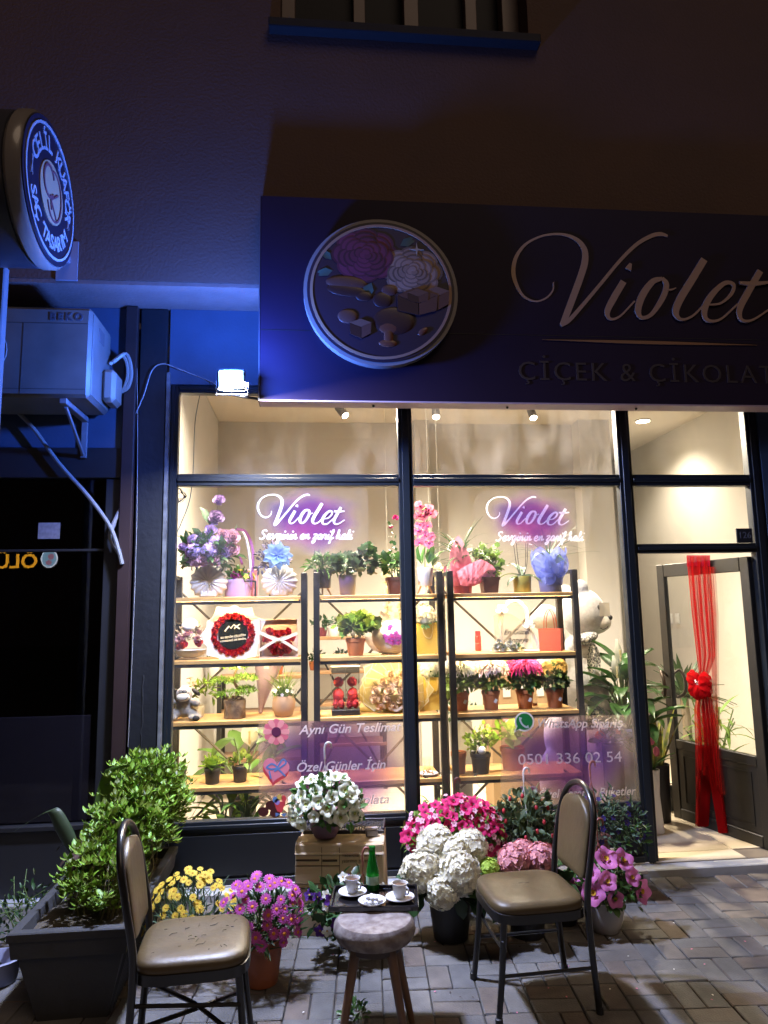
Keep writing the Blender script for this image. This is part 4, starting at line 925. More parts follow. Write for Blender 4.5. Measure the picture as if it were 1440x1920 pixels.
# lilac gift box with hoop handle, and pink box behind
hb = thing('hoop_flower_box', 'lilac round flower box with a tall ribboned hoop between the shell vases', 'flower box', S(446, 0, .47))
M_lilbox = mat('lilac_card', (.45, .32, .58), .6)
part('box', lathe([(.085, 0), (.088, .004), (.088, .12), (.082, .12), (.08, .09)], 26), M_lilbox, hb)
part('hoop', tube([(.085*cos(a)-.0, 0, .12+.34*sin(a)+.0) if True else 0 for a in np.linspace(0, pi, 20)], .008, 7), mat('hoop_white', (.72, .68, .72), .5), hb)
part('ribbon', [stroke([(-.03, .46), (.05, .44), (.10, .30), (.085, .05)], .018, .003), stroke([(-.04, .45), (-.02, .36), (.03, .22)], .015, .003)], mat('ribbon_plum', (.24, .07, .22), .4), hb, loc=(0, -.02, 0))
put_flowers(hb, 'rose', [P_viol], spread_spots(6, (.07, .06, .04), (0, 0, .14), .1, 0, .035), .06, 'vio'); put_flowers(hb, 'blossom', [P_yel, C_org], spread_spots(5, (.08, .06, .05), (.03, -.02, .13), .1, 0, .03), .045, 'yel')
stuff(part('foliage', leaves(60, (.08, .07, .05), .05, .02, (0, 0, .13)), M_leaf, hb, 80))
tag(part('pink_bag', [bx(-.05, .05, -.03, .03, 0, .19, .004)], mat('pink_card', (.70, .28, .30), .6), loc=S(470, 0, .53)), 'salmon pink gift box behind the ribboned hoop box', 'box')
ws = thing('wire_stand', 'small black square wire stand in front of the lilac box', 'stand', S(462, 0, .40))
part('frame', [bx(-.06, -.052, -.004, .004, 0, .11), bx(.052, .06, -.004, .004, 0, .11), bx(-.0519, .0519, -.004, .004, .102, .11), bx(-.06, -.052, .06, .068, 0, .11), bx(.052, .06, .06, .068, 0, .11), bx(-.0519, .0519, .06, .068, .102, .11)], M_black, ws)
M_marb_b = mat('black_marble', (.022, .020, .026), .3, col2=(.05, .045, .055), vs_=30); M_marb_w = mat('white_marble', (.62, .60, .57), .3, col2=(.50, .47, .46), vs_=14)
potted('potted_fern', 'fern in a black marbled pot on wooden legs on the top shelf', S(605, 0), ('cyl', 17*U, 15*U, 34*U, M_marb_b), dict(n=90, r=(.085, .08, .06), L=.075, W=.02, m=M_leaf, c=(0, 0, .02)), cat='potted plant', legs=.05)
potted('potted_geranium', 'trailing geranium in a light grey conical pot on the top shelf', S(652, 0, .35), ('cyl', 17*U, 14*U, 37*U, M_greypot), [dict(n=110, r=(.10, .08, .08), L=.05, W=.05, T=RLEAF, m=M_leaf_b, c=(0, 0, .06), lo=-.5), dict(n=70, r=(.055, .05, .10), L=.045, W=.045, T=RLEAF, m=M_leaf_d, c=(.13, -.02, .10), lo=-.9)], stems=12, cat='potted plant')
potted('potted_geranium', 'leggy geranium in a brown square pot left of the centre mullion', S(742, 0, .36), ('square', 16*U, 12*U, 32*U, M_brownpot), [dict(n=90, r=(.08, .07, .08), L=.055, W=.04, m=M_leaf, c=(-.01, 0, .07), lo=-.6), dict(n=16, r=(.03, .03, .16), L=.03, W=.03, T=RLEAF, m=M_leaf_d, c=(-.02, 0, .22), lo=-.9)], dict(kind='carnation', n=3, r=(.05, .03, .05), s=.05, m=[P_mag], key='gm', c=(.01, 0, .36), lo=-.5), stems=8, cat='potted plant')
t = potted('potted_orchid', 'pink moth orchid in a white marbled pot on wooden legs', S(798, 0, .36), ('cyl', 16*U, 13*U, 34*U, M_marb_w), dict(n=6, r=(.05, .05, .02), L=.13, W=.045, m=M_leaf, c=(0, 0, .01)), cat='potted plant', legs=.055)
st_ = [(0, 0, .17), (.005, 0, .35), (.02, -.02, .52), (.01, -.05, .58), (-.02, -.08, .56)]
part('stem', tube(st_, .004, 6, 5), M_stem, t)
put_flowers(t, 'orchid', [P_pink, P_mag], [(np.array(((x-800)*U, -.05, (1118-y)*U)), np.array((random.uniform(-.3, .3), -1, .1))) for x, y in ((791, 955), (807, 960), (787, 972), (797, 975), (812, 968), (790, 990), (804, 992), (786, 1003), (800, 1010), (812, 1012), (788, 1022), (806, 1025))], .082, 'pk')
dc = thing('dracaena', 'spiky dracaena in a pot wrapped in bright pink paper', 'potted plant', S(868, 0, .38))
part('pot', pot_shape('cyl', .072, .06, .15), mat('pink_pot', (.72, .16, .28), .5), dc)
M_pinkp = mat('pink_paper', (.85, .26, .40), .55, tl=.35)
def wrap_sheet(h, w, lean, az):
    def f(u, v): a = az+(u-.5)*1.9; r = .074+lean*v; hh = h*v*(1-1.6*abs(u-.45)**1.5); return (r*cos(a)*(1+.08*sin(9*u)*v), r*sin(a)*(1+.08*sin(9*u)*v), .05+hh)
    return grid(f, 12, 8)
part('paper_wrap', [wrap_sheet(.34, 1, .02, -1.9), wrap_sheet(.17, 1, .14, -1.0), wrap_sheet(.2, 1, .06, 1.4), wrap_sheet(.14, 1, .05, -3.0)], M_pinkp, dc, 80)
lf_m = [MB().add(blade(.34, .020, b_, 7, .2)).mesh('leaf', M_leaf_d, 80) for b_ in (.5, 1.3, 2.0)]
for i in range(44): link('leaf', lf_m[i % 3], dc, (0, 0, .17+.12*(i/44)), aim(i*2.4, random.uniform(.3, 1.35)), random.uniform(.7, 1.0))
potted('potted_geranium', 'bushy geranium in a brown square pot between the pink wrap and the green pot', S(918, 0, .36), ('square', 16*U, 13*U, 30*U, M_brownpot), dict(n=150, r=(.09, .07, .12), L=.042, W=.042, T=RLEAF, m=M_leaf_y, c=(0, 0, .10), lo=-.8, inner=.1), stems=12, cat='potted plant')
t = potted('potted_orchid', 'leafy orchid without flowers in an olive green cylinder pot', S(980, 0, .36), ('cyl', 17.5*U, 16*U, 31*U, mat('olive_glaze', (.24, .22, .035), .35, var=.08)), cat='potted plant')
for az, el, L in ((2.6, .5, .20), (3.6, .15, .17), (.3, .4, .15), (1.2, 1.0, .20), (-.6, .3, .16), (1.9, 1.2, .2)): link('leaf', MB().add(wide_leaf(L, .055, 1.3)).mesh('leaf', M_leaf_b, 80), t, (0, 0, .11), aim(az, el))
for dx in (-.035, -.02, .03, .04): part('stem', tube([(dx*.3, 0, .1), (dx, 0, .2), (dx*1.3, .01, .34)], .0028, 5, 4), mat('bare_stem', (.03, .022, .02), .6), t)
wp = thing('wrapped_palm', 'thin palm in a blue organza wrapped pot, right end of the top shelf', 'potted plant', S(1032, 0, .36))
part('pot', pot_shape('cyl', .082, .07, .12), mat('blue_pot', (.10, .13, .36), .5), wp)
M_org = sheer_mat('organza_blue', (.17, .22, .62), .75)
part('organza_wrap', [tf(wrap_sheet(.24, 1, .05, a), None, (0, 0, .02)) for a in (-2.3, -1.2, -.2, 1.2, 2.6)], M_org, wp, 80)
part('bow', [tf(wide_leaf(.10, .07, .6), rot('X', pi/2)@rot('Z', a), (0, -.09, .12)) for a in (.3, pi-.3, -.9, pi+.9, 1.3)], M_org, wp, 80)
part('envelope', tf(bx(-.055, .055, -.002, .002, -.025, .025), rot('Y', -.5), (.01, -.10, .21)), mat('envelope_blue', (.40, .55, .75), .7), wp)
pm = [MB().add(blade(.30, .012, b_, 8, .1)).mesh('leaf', M_leaf_d, 80) for b_ in (.4, .9, 1.4)]
for i in range(24): link('leaf', pm[i % 3], wp, (0, 0, .22), aim(i*2.4, random.uniform(.25, 1.2)), random.uniform(.8, 1.3))

# ---- second shelf
gb = thing('flower_bowl', 'glass bowl of white sand and preserved flowers with a white plush on top', 'flower bowl', S(357, 1, .37))
part('bowl', lathe([(.05, 0), (.09, .02), (.115, .06), (.118, .10), (.10, .15), (.096, .15), (.113, .10), (.11, .062), (.085, .024), (.04, .006)], 26), glass_mat('clear_glass', (.96, .96, .96)), gb)
part('sand', lathe([(.03, .008), (.083, .026), (.105, .06), (.10, .066), (.01, .07)], 22), mat('white_sand', (.75, .72, .64), .9, bump=.6, bs=300), gb)
put_flowers(gb, 'rose', [P_red], [(np.array((-.045, -.075, .10)), np.array((-.2, -1, .4))), (np.array((.06, -.07, .11)), np.array((.3, -1, .4)))], .075, 'red')
put_flowers(gb, 'carnation', [P_lpink], spread_spots(7, (.09, .08, .06), (0, 0, .11), 0, .2, .05), .07, 'lp'); stuff(part('dried_sprigs', leaves(140, (.11, .09, .10), .03, .012, (0, 0, .13), LEAF, -.2, .2), mat('dried_tan', (.55, .44, .30), .8, isl=.3), gb, 80))
part('plush_head', [ell((-.005, -.01, .215), (.055, .05, .048)), ell((-.005, -.045, .205), (.034, .03, .026))], mat('plush_white', (.80, .78, .74), .9, sheen=.5, bump=.4, bs=150), gb)
part('plush_ear', [ell((-.075, 0, .225), (.035, .012, .014))], mat('plush_black', (.03, .03, .03), .9), gb)
rb_ = thing('rose_bouquet', 'round bouquet of red roses ringing a black message disc in white wrap', 'bouquet', (S(438, 1)[0], .34, SHZ[1]+.155))
M_wrapw = mat('white_wrap', (.78, .70, .66), .6, tl=.3); g = MB()
for i in range(11):
    a = 2*pi*i/11+.2; g.add(tf(prism([(-.06, .06), (.06, .06), (.075, .15), (.0, .19+.02*(i % 3)), (-.07, .155)], .002), rot('Y', a-.15)@rot('X', .25), (0, .03, 0)))
part('wrap', g, M_wrapw, rb_)
g = MB()
for i in range(11): a = 2*pi*i/11+.2; g.add(tf(stroke([(.075, .15), (.0, .19+.02*(i % 3)), (-.07, .155)], .005, .002, 0), rot('Y', a-.15)@rot('X', .25), (0, .027, 0)))
part('wrap_edge', g, mat('wrap_edge', (.85, .83, .80), .5), rb_)
part('message_disc', tf(prism(circ(0, 0, .095), .006), None, (0, -.005, 0)), mat('disc_black', (.012, .014, .013), .25), rb_)
g = MB(); V, F = text('BU BENİM ÇİÇEĞİM', .0175, 0, .0003, .001, 'CENTER'); g.add((V+np.array([0, 0, -.02]), F)); V, F = text('AYNADAKİ DE SENİN...', .0165, 0, .0003, .001, 'CENTER'); g.add((V+np.array([0, 0, -.042]), F))
g.add(stroke([(-.05, .025), (-.02, .055), (-.01, .04), (.01, .06), (.045, .03)], .008, .001, 0)); g.add(stroke([(.01, .035), (.05, .06)], .007, .001, 0))
part('lettering', g, mat('disc_gold', (.75, .62, .40), .5), rb_, loc=(0, -.012, 0), M=rot('Y', -.1))
put_flowers(rb_, 'rose', [P_red], [(np.array((.122*cos(2*pi*i/17), -.012, .122*sin(2*pi*i/17))), np.array((.3*cos(2*pi*i/17), -1, .3*sin(2*pi*i/17)))) for i in range(17)], .060, 'red', jit=.06)
bxr = thing('rose_gift_box', 'clear fronted square box of red roses tied with a cream ribbon', 'gift box', S(523, 1, .36)); hw = 34*U; hh = 68*U
M_card = mat('kraft_pink_card', (.62, .46, .36), .7)
part('box', [bx(-hw, hw, .05, .056, 0, hh), bx(-hw, -hw+.004, -.06, .0495, 0, hh), bx(hw-.004, hw, -.06, .0495, 0, hh), bx(-hw+.0045, hw-.0045, -.06, .0495, 0, .004), bx(-hw+.0045, hw-.0045, .02, .0495, hh-.004, hh)], M_card, bxr)
HR = [(-.06, .17), (-.02, .155), (.02, .155), (.06, .165), (-.085, .12), (-.035, .11), (.0, .12), (.045, .11), (.085, .125), (-.055, .075), (-.015, .07), (.03, .07), (.065, .08), (-.03, .04), (.015, .035), (.055, .045)]
put_flowers(bxr, 'rose', [P_red], [(np.array((x, -.01, z)), np.array((0, -1, .05))) for x, z in HR], .056, 'red', jit=.06)
part('clear_front', bx(-hw+.004, hw-.004, -.0625, -.0605, .002, hh-.002), glass_mat('clear_plastic', (.95, .95, .95)), bxr)
part('ribbon', [stroke([(-hw, .165), (0, .115), (hw, .155)], .020, .003, 4), stroke([(-hw, .05), (0, .11), (hw, .045)], .018, .003, 4)], mat('cream_ribbon', (.75, .62, .50), .4), bxr, loc=(0, -.063, 0))
part('ribbon_knot', [ell((0, -.07, .112), (.016, .01, .013)), tf(wide_leaf(.06, .03, .5), rot('X', pi/2)@rot('Z', .4), (0, -.068, .112)), tf(wide_leaf(.06, .03, .5), rot('X', pi/2)@rot('Z', pi-.4), (0, -.068, .112))], mat('cream_ribbon', (.75, .62, .50)), bxr)
potted('potted_plant', 'lush green kalanchoe in a terracotta pot with a price tag on the second shelf', S(667, 1, .36), ('nursery', 18*U, 13.5*U, 31*U, M_terra), dict(n=190, r=(.125, .10, .075), L=.055, W=.05, T=RLEAF, m=M_leaf_y, c=(0, 0, .075), lo=-.5), cat='potted plant', stems=10)
wb = thing('wrapped_bouquet', 'white bouquet printed with pink orchids lying left of the mullion on the second shelf', 'bouquet', S(738, 1, .40))
part('paper', ell((0, 0, .115), (.145, .08, .115), 22, 14), mat('floral_paper', (.78, .70, .62), .6, bump=.3, bs=15), wb)
part('paper_flap', [tf(wide_leaf(.20, .13, .5), rot('X', pi/2)@rot('Z', 2.75), (-.02, .03, .05)), tf(wide_leaf(.20, .12, -.4), rot('X', pi/2)@rot('Z', 1.9), (-.02, .04, .10))], M_wrapw, wb, 80)
sp = []
for i in range(22):
    a = rng.uniform(0, 6.28); q = rng.uniform(.0, .95); x, z = .125*q*cos(a), .10*q*sin(a); sp.append((np.array((x, -.08*math.sqrt(max(0, 1-(x/.145)**2-(z/.115)**2))-.003, .115+z)), np.array((x*3, -1, z*3))))
put_flowers(wb, 'orchid', [P_viol, P_mag], sp, .042, 'vp')
def gift_bag(label, loc, w, h, dpt, m, rz, hm, hh=.08):
    t = thing('gift_bag', label, 'gift bag', loc, rz); b = MB()
    V, F = bx(-w/2, w/2, -dpt/2, dpt/2, 0, h); V = V.copy(); V[V[:, 2] > 0, 1] *= .9; V[V[:, 2] > 0, 0] *= 1.04; F = [f for f in F if not all(V[i][2] > h*.9 for i in f)]
    part('bag', (V, F), m, t); part('fold_line', bx(-w/2-.0006, w/2+.0006, -dpt/2-.0012, -dpt/2-.0002, h*.28, h*.285), m, t)
    for y in (-dpt*.46, dpt*.46): part('handle', tube([(-w*.25, y, h*.97), (-w*.2, y, h+hh*.6), (0, y, h+hh), (w*.2, y, h+hh*.6), (w*.25, y, h*.97)] if hh > 0 else [(-w*.25, y-.004, h*.97), (-w*.15, y-.006, h*.6), (.1*w, y-.006, h*.5), (w*.22, y-.006, h*.7), (w*.25, y-.004, h*.97)], .0028, 6, 5), hm, t)
    return t
M_ybag = mat('yellow_kraft', (.66, .44, .06), .6, var=.05); M_cord = mat('cord_cream', (.78, .62, .25), .7)
gift_bag('yellow paper gift bag right of the mullion on the second shelf', S(800, 1, .40), 42*U, 56*U, .07, M_ybag, .12, M_cord, -.01)
def hyd_bunch(label, loc, sz, n, m, key, kind='hydrangea', lm=None):
    t = thing('flower_bunch', label, 'flowers', loc)
    sp = [(np.array((0, -.01, 0)), np.array((0, -.4, 1)))]+[(np.array((.05*cos(a), .04*sin(a)-.02, -.02)), np.array((cos(a)*.6, sin(a)*.6-.3, 1))) for a in np.linspace(.4, 5.6, n-1)] if n > 1 else [(np.array((0, 0, 0)), np.array((0, -.4, 1)))]
    put_flowers(t, kind, [m], sp, sz, key); stuff(part('foliage', leaves(40, (.075, .05, .05), .05, .025, (0, 0, -.06)), lm or M_leaf, t, 80)); part('stem', tube([(0, 0, -.03), (0, 0, -.17)], .012, 7), M_stem, t); return t
p = S(797, 1, .40); hyd_bunch('white hydrangea head standing in the yellow bag of the second shelf', (p[0], p[1], p[2]+70*U), .14, 1, P_white, 'w')
# white arch gift
ar = thing('arch_gift', 'white arched gift stand with a printed clear plaque, ribbons and white blooms', 'gift', S(965, 1, .37))
M_arch = mat('arch_white', (.80, .77, .72), .5)
part('arch', tube([(-.085, 0, 0), (-.09, 0, .18), (-.075, 0, .27), (-.02, 0, .335), (.04, 0, .335), (.09, 0, .28), (.10, 0, .20), (.10, 0, .15)], .014, 9, 5), M_arch, ar)
part('base', bx(-.16, .16, -.05, .06, 0, .008, .003), M_arch, ar)
part('plaque', prism([(-.14, .01), (.12, .01), (.11, .12), (.06, .20), (-.02, .25), (-.10, .26), (-.14, .24)], .004), sheer_mat('frosted_plaque', (.75, .68, .55), .30), ar, loc=(0, -.018, 0))
g = MB(); V, F = text('En Güzel', .048, .35, .0006, .001, 'CENTER'); g.add((V+np.array([.01, 0, .115]), F)); V, F = text('Anneye', .048, .35, .0006, .001, 'CENTER'); g.add((V+np.array([.015, 0, .062]), F)); part('lettering', g, mat('ink_black', (.01, .01, .012), .5), ar, loc=(0, -.0235, 0))
M_rib = mat('satin_white', (.72, .74, .78), .35)
part('ribbon', [tf(wide_leaf(.05, .04, .6), rot('X', pi/2)@rot('Z', a), (x, -.03, z)) for x, z in ((.10, .17), (-.085, .275)) for a in (.2, pi-.2, 1.2, 2.0)]+[stroke([(.10, .16), (.08, .08), (.06, .01)], .02, .003), stroke([(.105, .16), (.15, .08), (.17, .015)], .022, .003), stroke([(-.085, .27), (-.085, .15), (-.09, .03)], .028, .003)], M_rib, ar, 70)
put_flowers(ar, 'carnation', [P_white], [(np.array((x, -.05, z)), np.array((0, -1, .5))) for x, z in ((-.14, .03), (-.12, .065), (-.09, .03), (-.05, .05), (-.02, .025))], .07, 'w')
put_flowers(ar, 'blossom', [P_cream, C_green], [(np.array((x, -.055, z)), np.array((0, -1, .6))) for x, z in ((-.15, .015), (.0, .03), (.03, .015))], .05, 'cr'); stuff(part('foliage', leaves(30, (.08, .03, .02), .04, .02, (-.04, -.04, .015)), M_leaf_b, ar, 80))
M_rbag = mat('coral_paper', (.62, .11, .05), .6, var=.06)
gift_bag('small coral red gift bag with tall handles on the second shelf', S(1034, 1, .36), 40*U, 41*U, .075, M_rbag, -.55, mat('cord_red', (.45, .10, .06), .7), .13)
tm_ = thing('tumbler', 'pinkish red ribbed drink bottle standing behind the arched gift', 'bottle', (xof(897, .55, SHZ[1]), .55, SHZ[1])); part('body', lathe([(.020, 0), (.022, .004), (.022, .05), (.019, .055), (.022, .06), (.022, .10), (.019, .105)], 16), mat('tumbler_red', (.45, .07, .06), .3), tm_); part('cap', lathe([(.018, .105), (.019, .11), (.019, .135), (.016, .138)], 14), mat('tumbler_cap', (.35, .04, .04), .4), tm_)

# ---- third shelf
def plush(name, label, cat, loc, blobs, m, vox, parts, rz=0.0):
    t = thing(name, label, cat, loc, rz); b = MB()
    for c, r, *M in blobs: b.add(ell(c, r, 18, 12, M[0] if M else None))
    o = part('body', b, m, t, 180); md = o.modifiers.new('remesh', 'REMESH'); md.mode = 'VOXEL'; md.voxel_size = vox; md.use_smooth_shade = True
    sm = o.modifiers.new('smooth', 'SMOOTH'); sm.iterations = 4
    for nm, sh, mm in parts: part(nm, sh, mm, t, 80)
    return t
M_fur = mat('plush_grey', (.26, .23, .19), .95, sheen=.4, bump=.6, bs=220, var=.15, vs_=40); M_furl = mat('plush_pale', (.62, .58, .50), .95, sheen=.4, bump=.5, bs=220)
plush('plush_cow', 'grey plush cow with black ears sitting at the left end of the third shelf', 'plush toy', S(345, 2, .33), [((0, 0, .075), (.055, .045, .06)), ((-.07, -.03, .02), (.035, .04, .022), rot('Z', .6)), ((.07, -.03, .02), (.035, .045, .022), rot('Z', -.6)), ((-.045, -.01, .045), (.04, .035, .03)), ((.045, -.01, .045), (.04, .035, .03)), ((-.08, -.01, .125), (.035, .018, .018), rot('Y', .6)), ((.07, -.03, .11), (.035, .022, .026), rot('Y', .5)), ((0, -.01, .16), (.052, .048, .05)), ((0, -.005, .12), (.03, .03, .03))], M_fur, .006,
      [('muzzle', ell((0, -.052, .145), (.042, .025, .026)), M_furl), ('forehead', ell((.005, -.02, .185), (.036, .04, .030)), M_furl), ('ear', ell((-.075, 0, .188), (.034, .014, .013), 12, 8, rot('Y', .1)), M_black), ('ear', ell((.072, -.005, .172), (.034, .014, .015), 12, 8, rot('Y', .7)), M_black), ('hoof', ell((.085, -.068, .017), (.022, .014, .017)), mat('hoof_dark', (.02, .02, .02), .9)), ('hoof', ell((-.085, -.066, .017), (.022, .014, .017)), mat('hoof_dark', (0, 0, 0))),
       ('eye', [tube([(x+.011*cos(a), -.064, .182+.009*sin(a)) for a in np.linspace(0, 2*pi, 12, endpoint=False)], .002, 5, 0, True) for x in (-.012, .012)], M_black), ('mouth', tube([(-.035, -.070, .145), (-.015, -.077, .133), (.015, -.077, .133), (.035, -.070, .147)], .0018, 5, 3), M_black)])
potted('potted_plant', 'small leafy plant in a white pot behind the plush cow', S(372, 2, .45), ('cyl', .04, .035, .075, M_white), dict(n=60, r=(.08, .06, .09), L=.06, W=.016, m=M_leaf_l, c=(.03, 0, .07)), dict(kind='blossom', n=2, r=(.05, .03, .05), s=.06, m=[P_lpink, C_green], key='lpk', c=(-.05, 0, .12)), cat='potted plant')
bz = thing('bonsai', 'bright green artificial bonsai with layered pads in a tree log pot', 'bonsai', S(440, 2, .36))
M_bark = mat('log_bark', (.24, .16, .085), .9, col2=(.09, .055, .03), vs_=18, bump=1.0, bs=25)
part('log_pot', lathe([(.066, 0), (.070, .004), (.066, .05), (.070, .108), (.067, .115), (.05, .112)], 22, lambda a, i: 1+.035*sin(5*a+i)+.02*sin(13*a)), M_bark, bz)
part('moss', leaves(90, (.055, .055, .012), .018, .012, (0, 0, .115)), mat('moss_brown', (.16, .11, .05), .9, isl=.4), bz, 80)
part('trunk', [tube([(0, 0, .10), (.02, 0, .17), (-.01, 0, .24), (.015, 0, .32)], [.014, .011, .009, .006], 8, 4), tube([(.015, 0, .18), (.07, -.01, .20)], .006, 6), tube([(-.005, 0, .22), (-.07, -.01, .24)], .006, 6)], M_bark, bz)
for c, r in (((-.01, -.03, .148), (.105, .07, .026)), ((.075, -.01, .172), (.06, .05, .022)), ((-.075, -.01, .228), (.085, .06, .024)), ((.065, -.01, .245), (.085, .06, .024)), ((-.01, -.01, .318), (.085, .055, .024))):
    stuff(part('foliage_pad', leaves(260, r, .022, .006, c, NEEDLE, -.35, .6, 1.0, .5), mat('bonsai_lime', (.16, .31, .03), .6, isl=.3, tl=.25), bz, 80))
gv = thing('grass_vase', 'artificial grass with tiny white flowers in a swirled tan vase', 'potted plant', S(532, 2, .36))
part('vase', lathe([(.045, 0), (.055, .006), (.072, .05), (.074, .09), (.066, .125), (.062, .13), (.056, .125), (.05, .10)], 36, lambda a, i: 1+.035*sin(9*(a+i*.28))), mat('tan_ceramic', (.50, .30, .16), .55, var=.05), gv)
bl = [MB().add(blade(.24, .007, b_, 6, .1)).mesh('leaf', M_leaf_y, 80) for b_ in (.25, .6, 1.0)]
for i in range(64): link('leaf', bl[i % 3], gv, (.02*cos(i), .02*sin(i), .115), aim(i*2.4, random.uniform(.85, 1.5)), random.uniform(.7, 1.05))
stuff(part('foliage', leaves(70, (.07, .06, .03), .03, .016, (0, 0, .13)), M_leaf_y, gv, 80)); put_flowers(gv, 'blossom', [P_white, C_yel], spread_spots(12, (.085, .07, .06), (0, 0, .14), -.1, .2, .03), .03, 'w')
lb = thing('wrapped_bouquet', 'lilac wrapped bouquet of white blossoms leaning behind the bonsai', 'bouquet', S(488, 2, .54))
part('wrap', [tf(lathe([(.012, 0), (.03, .12), (.085, .30), (.10, .36), (.094, .36), (.02, .05)], 18, lambda a, i: 1+.10*sin(5*a)), rot('Y', .15))], mat('lilac_wrap', (.48, .36, .50), .6, tl=.3), lb, 70)
put_flowers(lb, 'blossom', [P_white, C_green], spread_spots(16, (.09, .07, .07), (.05, -.02, .33), -.2, .3, .03), .05, 'wg')
bxx = thing('rose_bear_box', 'clear display box with black base holding two red foam rose bears', 'gift box', S(648, 2, .37)); w2 = 25*U; h2 = 86*U
part('base', bx(-w2, w2, -.07, .07, 0, .035, .003), M_black, bxx); part('lid', bx(-w2, w2, -.07, .07, h2-.045, h2-.006, .003), M_black, bxx); part('lid_top', bx(-w2-.004, w2+.004, -.074, .074, h2-.0055, h2, .002), mat('lid_grey', (.45, .42, .38), .3), bxx)
part('pane', [bx(-w2, w2, -.070, -.068, .0355, h2-.0455), bx(w2-.002, w2, -.0675, .07, .0355, h2-.0455), bx(-w2, -w2+.002, -.0675, .07, .0355, h2-.0455)], glass_mat('clear_plastic', (1, 1, 1)), bxx)
M_foam = mat('foam_red', (.62, .03, .04), .7, isl=.25)
for x in (-.045, .045):
    pts = []
    for c, r in (((x, 0, .205), (.032, .032, .032)), ((x, 0, .12), (.036, .035, .05)), ((x-.018, -.02, .065), (.018, .02, .03)), ((x+.018, -.02, .065), (.018, .02, .03))):
        for i in range(26):
            v = rng.normal(size=3); v /= np.linalg.norm(v); pts.append(tf((RLEAF[0]*np.array([.022, .022, .03])-np.array([.01, 0, 0]), RLEAF[1]), frame_z(v), np.array(c)+v*np.array(r)))
        pts.append(ell(c, np.array(r)*.95, 10, 7))
    part('rose_bear', pts, M_foam, bxx, 80)
part('twine', [tube([(0, -.073, .035), (0, -.073, h2)], .002, 5), tube([(.0, -.074, .17), (.02, -.078, .12), (.03, -.075, .09)], .002, 5, 3)], M_black, bxx)
cb_ = thing('rose_bouquet', 'big bouquet of cream roses in pale yellow wrap in front of the mullion side', 'bouquet', S(742, 2, .43)); g = MB()
for i in range(13):
    a = pi*(-.12+1.24*i/12); g.add(tf(prism([(-.05, .05), (.05, .05), (.085, .20), (.0, .24+.02*(i % 2)), (-.08, .19)], .002), rot('Y', pi/2-a)@rot('X', .22), (0, .02, .15)))
part('wrap', g, mat('yellow_tissue', (.72, .62, .30), .6, tl=.4), cb_)
g = MB()
for i in range(13): a = pi*(-.12+1.24*i/12); g.add(tf(stroke([(.05, .05), (.085, .20), (.0, .24+.02*(i % 2)), (-.08, .19)], .006, .002, 0), rot('Y', pi/2-a)@rot('X', .22), (0, .016, .15)))
part('wrap_edge', g, mat('wrap_edge_cream', (.80, .74, .55), .5), cb_)
part('lower_wrap', [tf(wide_leaf(.26, .20, .4), rot('X', pi/2)@rot('Z', a), (0, .01, .08)) for a in (.1, pi-.1, -.25, pi+.25)]+[lathe([(.04, 0), (.10, .04), (.14, .12), (.13, .12), (.05, .02)], 20)], mat('yellow_tissue', (1, 1, 1)), cb_, 70)
CR = [(x, z) for z, xs in ((.05, (-.07, -.015, .04, .09)), (.10, (-.095, -.04, .02, .075)), (.15, (-.09, -.03, .03, .085)), (.20, (-.055, .005, .06)), (.245, (-.02, .03))) for x in xs]
put_flowers(cb_, 'rose', [petal('petal_cream_rose', (.86, .62, .40), .25, .4)], [(np.array((x*1.45-.01, -.135+abs(x)*.3+abs(z-.13)*.25, z)), np.array((x*4, -1, (z-.1)*3))) for x, z in CR], .084, 'pe', jit=.1); stuff(part('filler', leaves(90, (.13, .05, .13), .04, .018, (0, -.03, .14)), mat('cream_filler', (.65, .58, .32), .7, isl=.3), cb_, 80))
part('ribbon', [stroke([(.0, .01), (-.05, -.02), (-.08, .01)], .016, .003), stroke([(0, .01), (.06, -.015), (.09, .02)], .016, .003), stroke([(0, .0), (.02, -.04)], .02, .003)], mat('cream_ribbon', (1, 1, 1)), cb_, loc=(.04, -.12, .04))
gift_bag('yellow paper gift bag half hidden by the cream rose bouquet on the third shelf', S(811, 2, .44), 36*U, 60*U, .07, M_ybag, .12, M_cord, -.01)
p = S(803, 2, .44); hyd_bunch('white flower head in the yellow bag of the third shelf', (p[0], p[1], p[2]+76*U), .14, 1, P_white, 'w')
M_leaf_m = mat('leaf_mum', (.15, .26, .04), .5, isl=.35, tl=.25)
def mum(px, label, m, key, nf, lm, sz=.085, face=None, wilt=False):
    t = potted('potted_chrysanthemum', label, S(px, 2, .37), ('nursery', 16.5*U, 12.5*U, 34*U, M_terra), dict(n=170, r=(.085, .075, .095), L=.06, W=.034, m=lm, c=(0, 0, .055), lo=-.5, inner=.2, up=.0), cat='potted plant', group=None, stems=6)
    top = 34*U; sp = [(np.array((.055*(i-(nf-1)/2)*(3/nf)*.8, -.035*(i % 2)-.01, top+.155+.012*(i % 2))), np.array((.15*(i-(nf-1)/2), -.45, 1))) for i in range(nf)]
    if wilt: sp = [(np.array((-.06, -.03, top+.13)), np.array((-.7, -.4, .2))), (np.array((.03, -.02, top+.16)), np.array((.3, -.5, .8))), (np.array((.06, -.02, top+.15)), np.array((.8, -.4, .3)))]
    put_flowers(t, 'mum', [m], sp, sz*1.75, key); part('price_tag', tf(bx(-.009, .009, -.001, .001, -.013, .013), rot('Y', .5), (.02, -.0535, .06)), M_white, t); return t
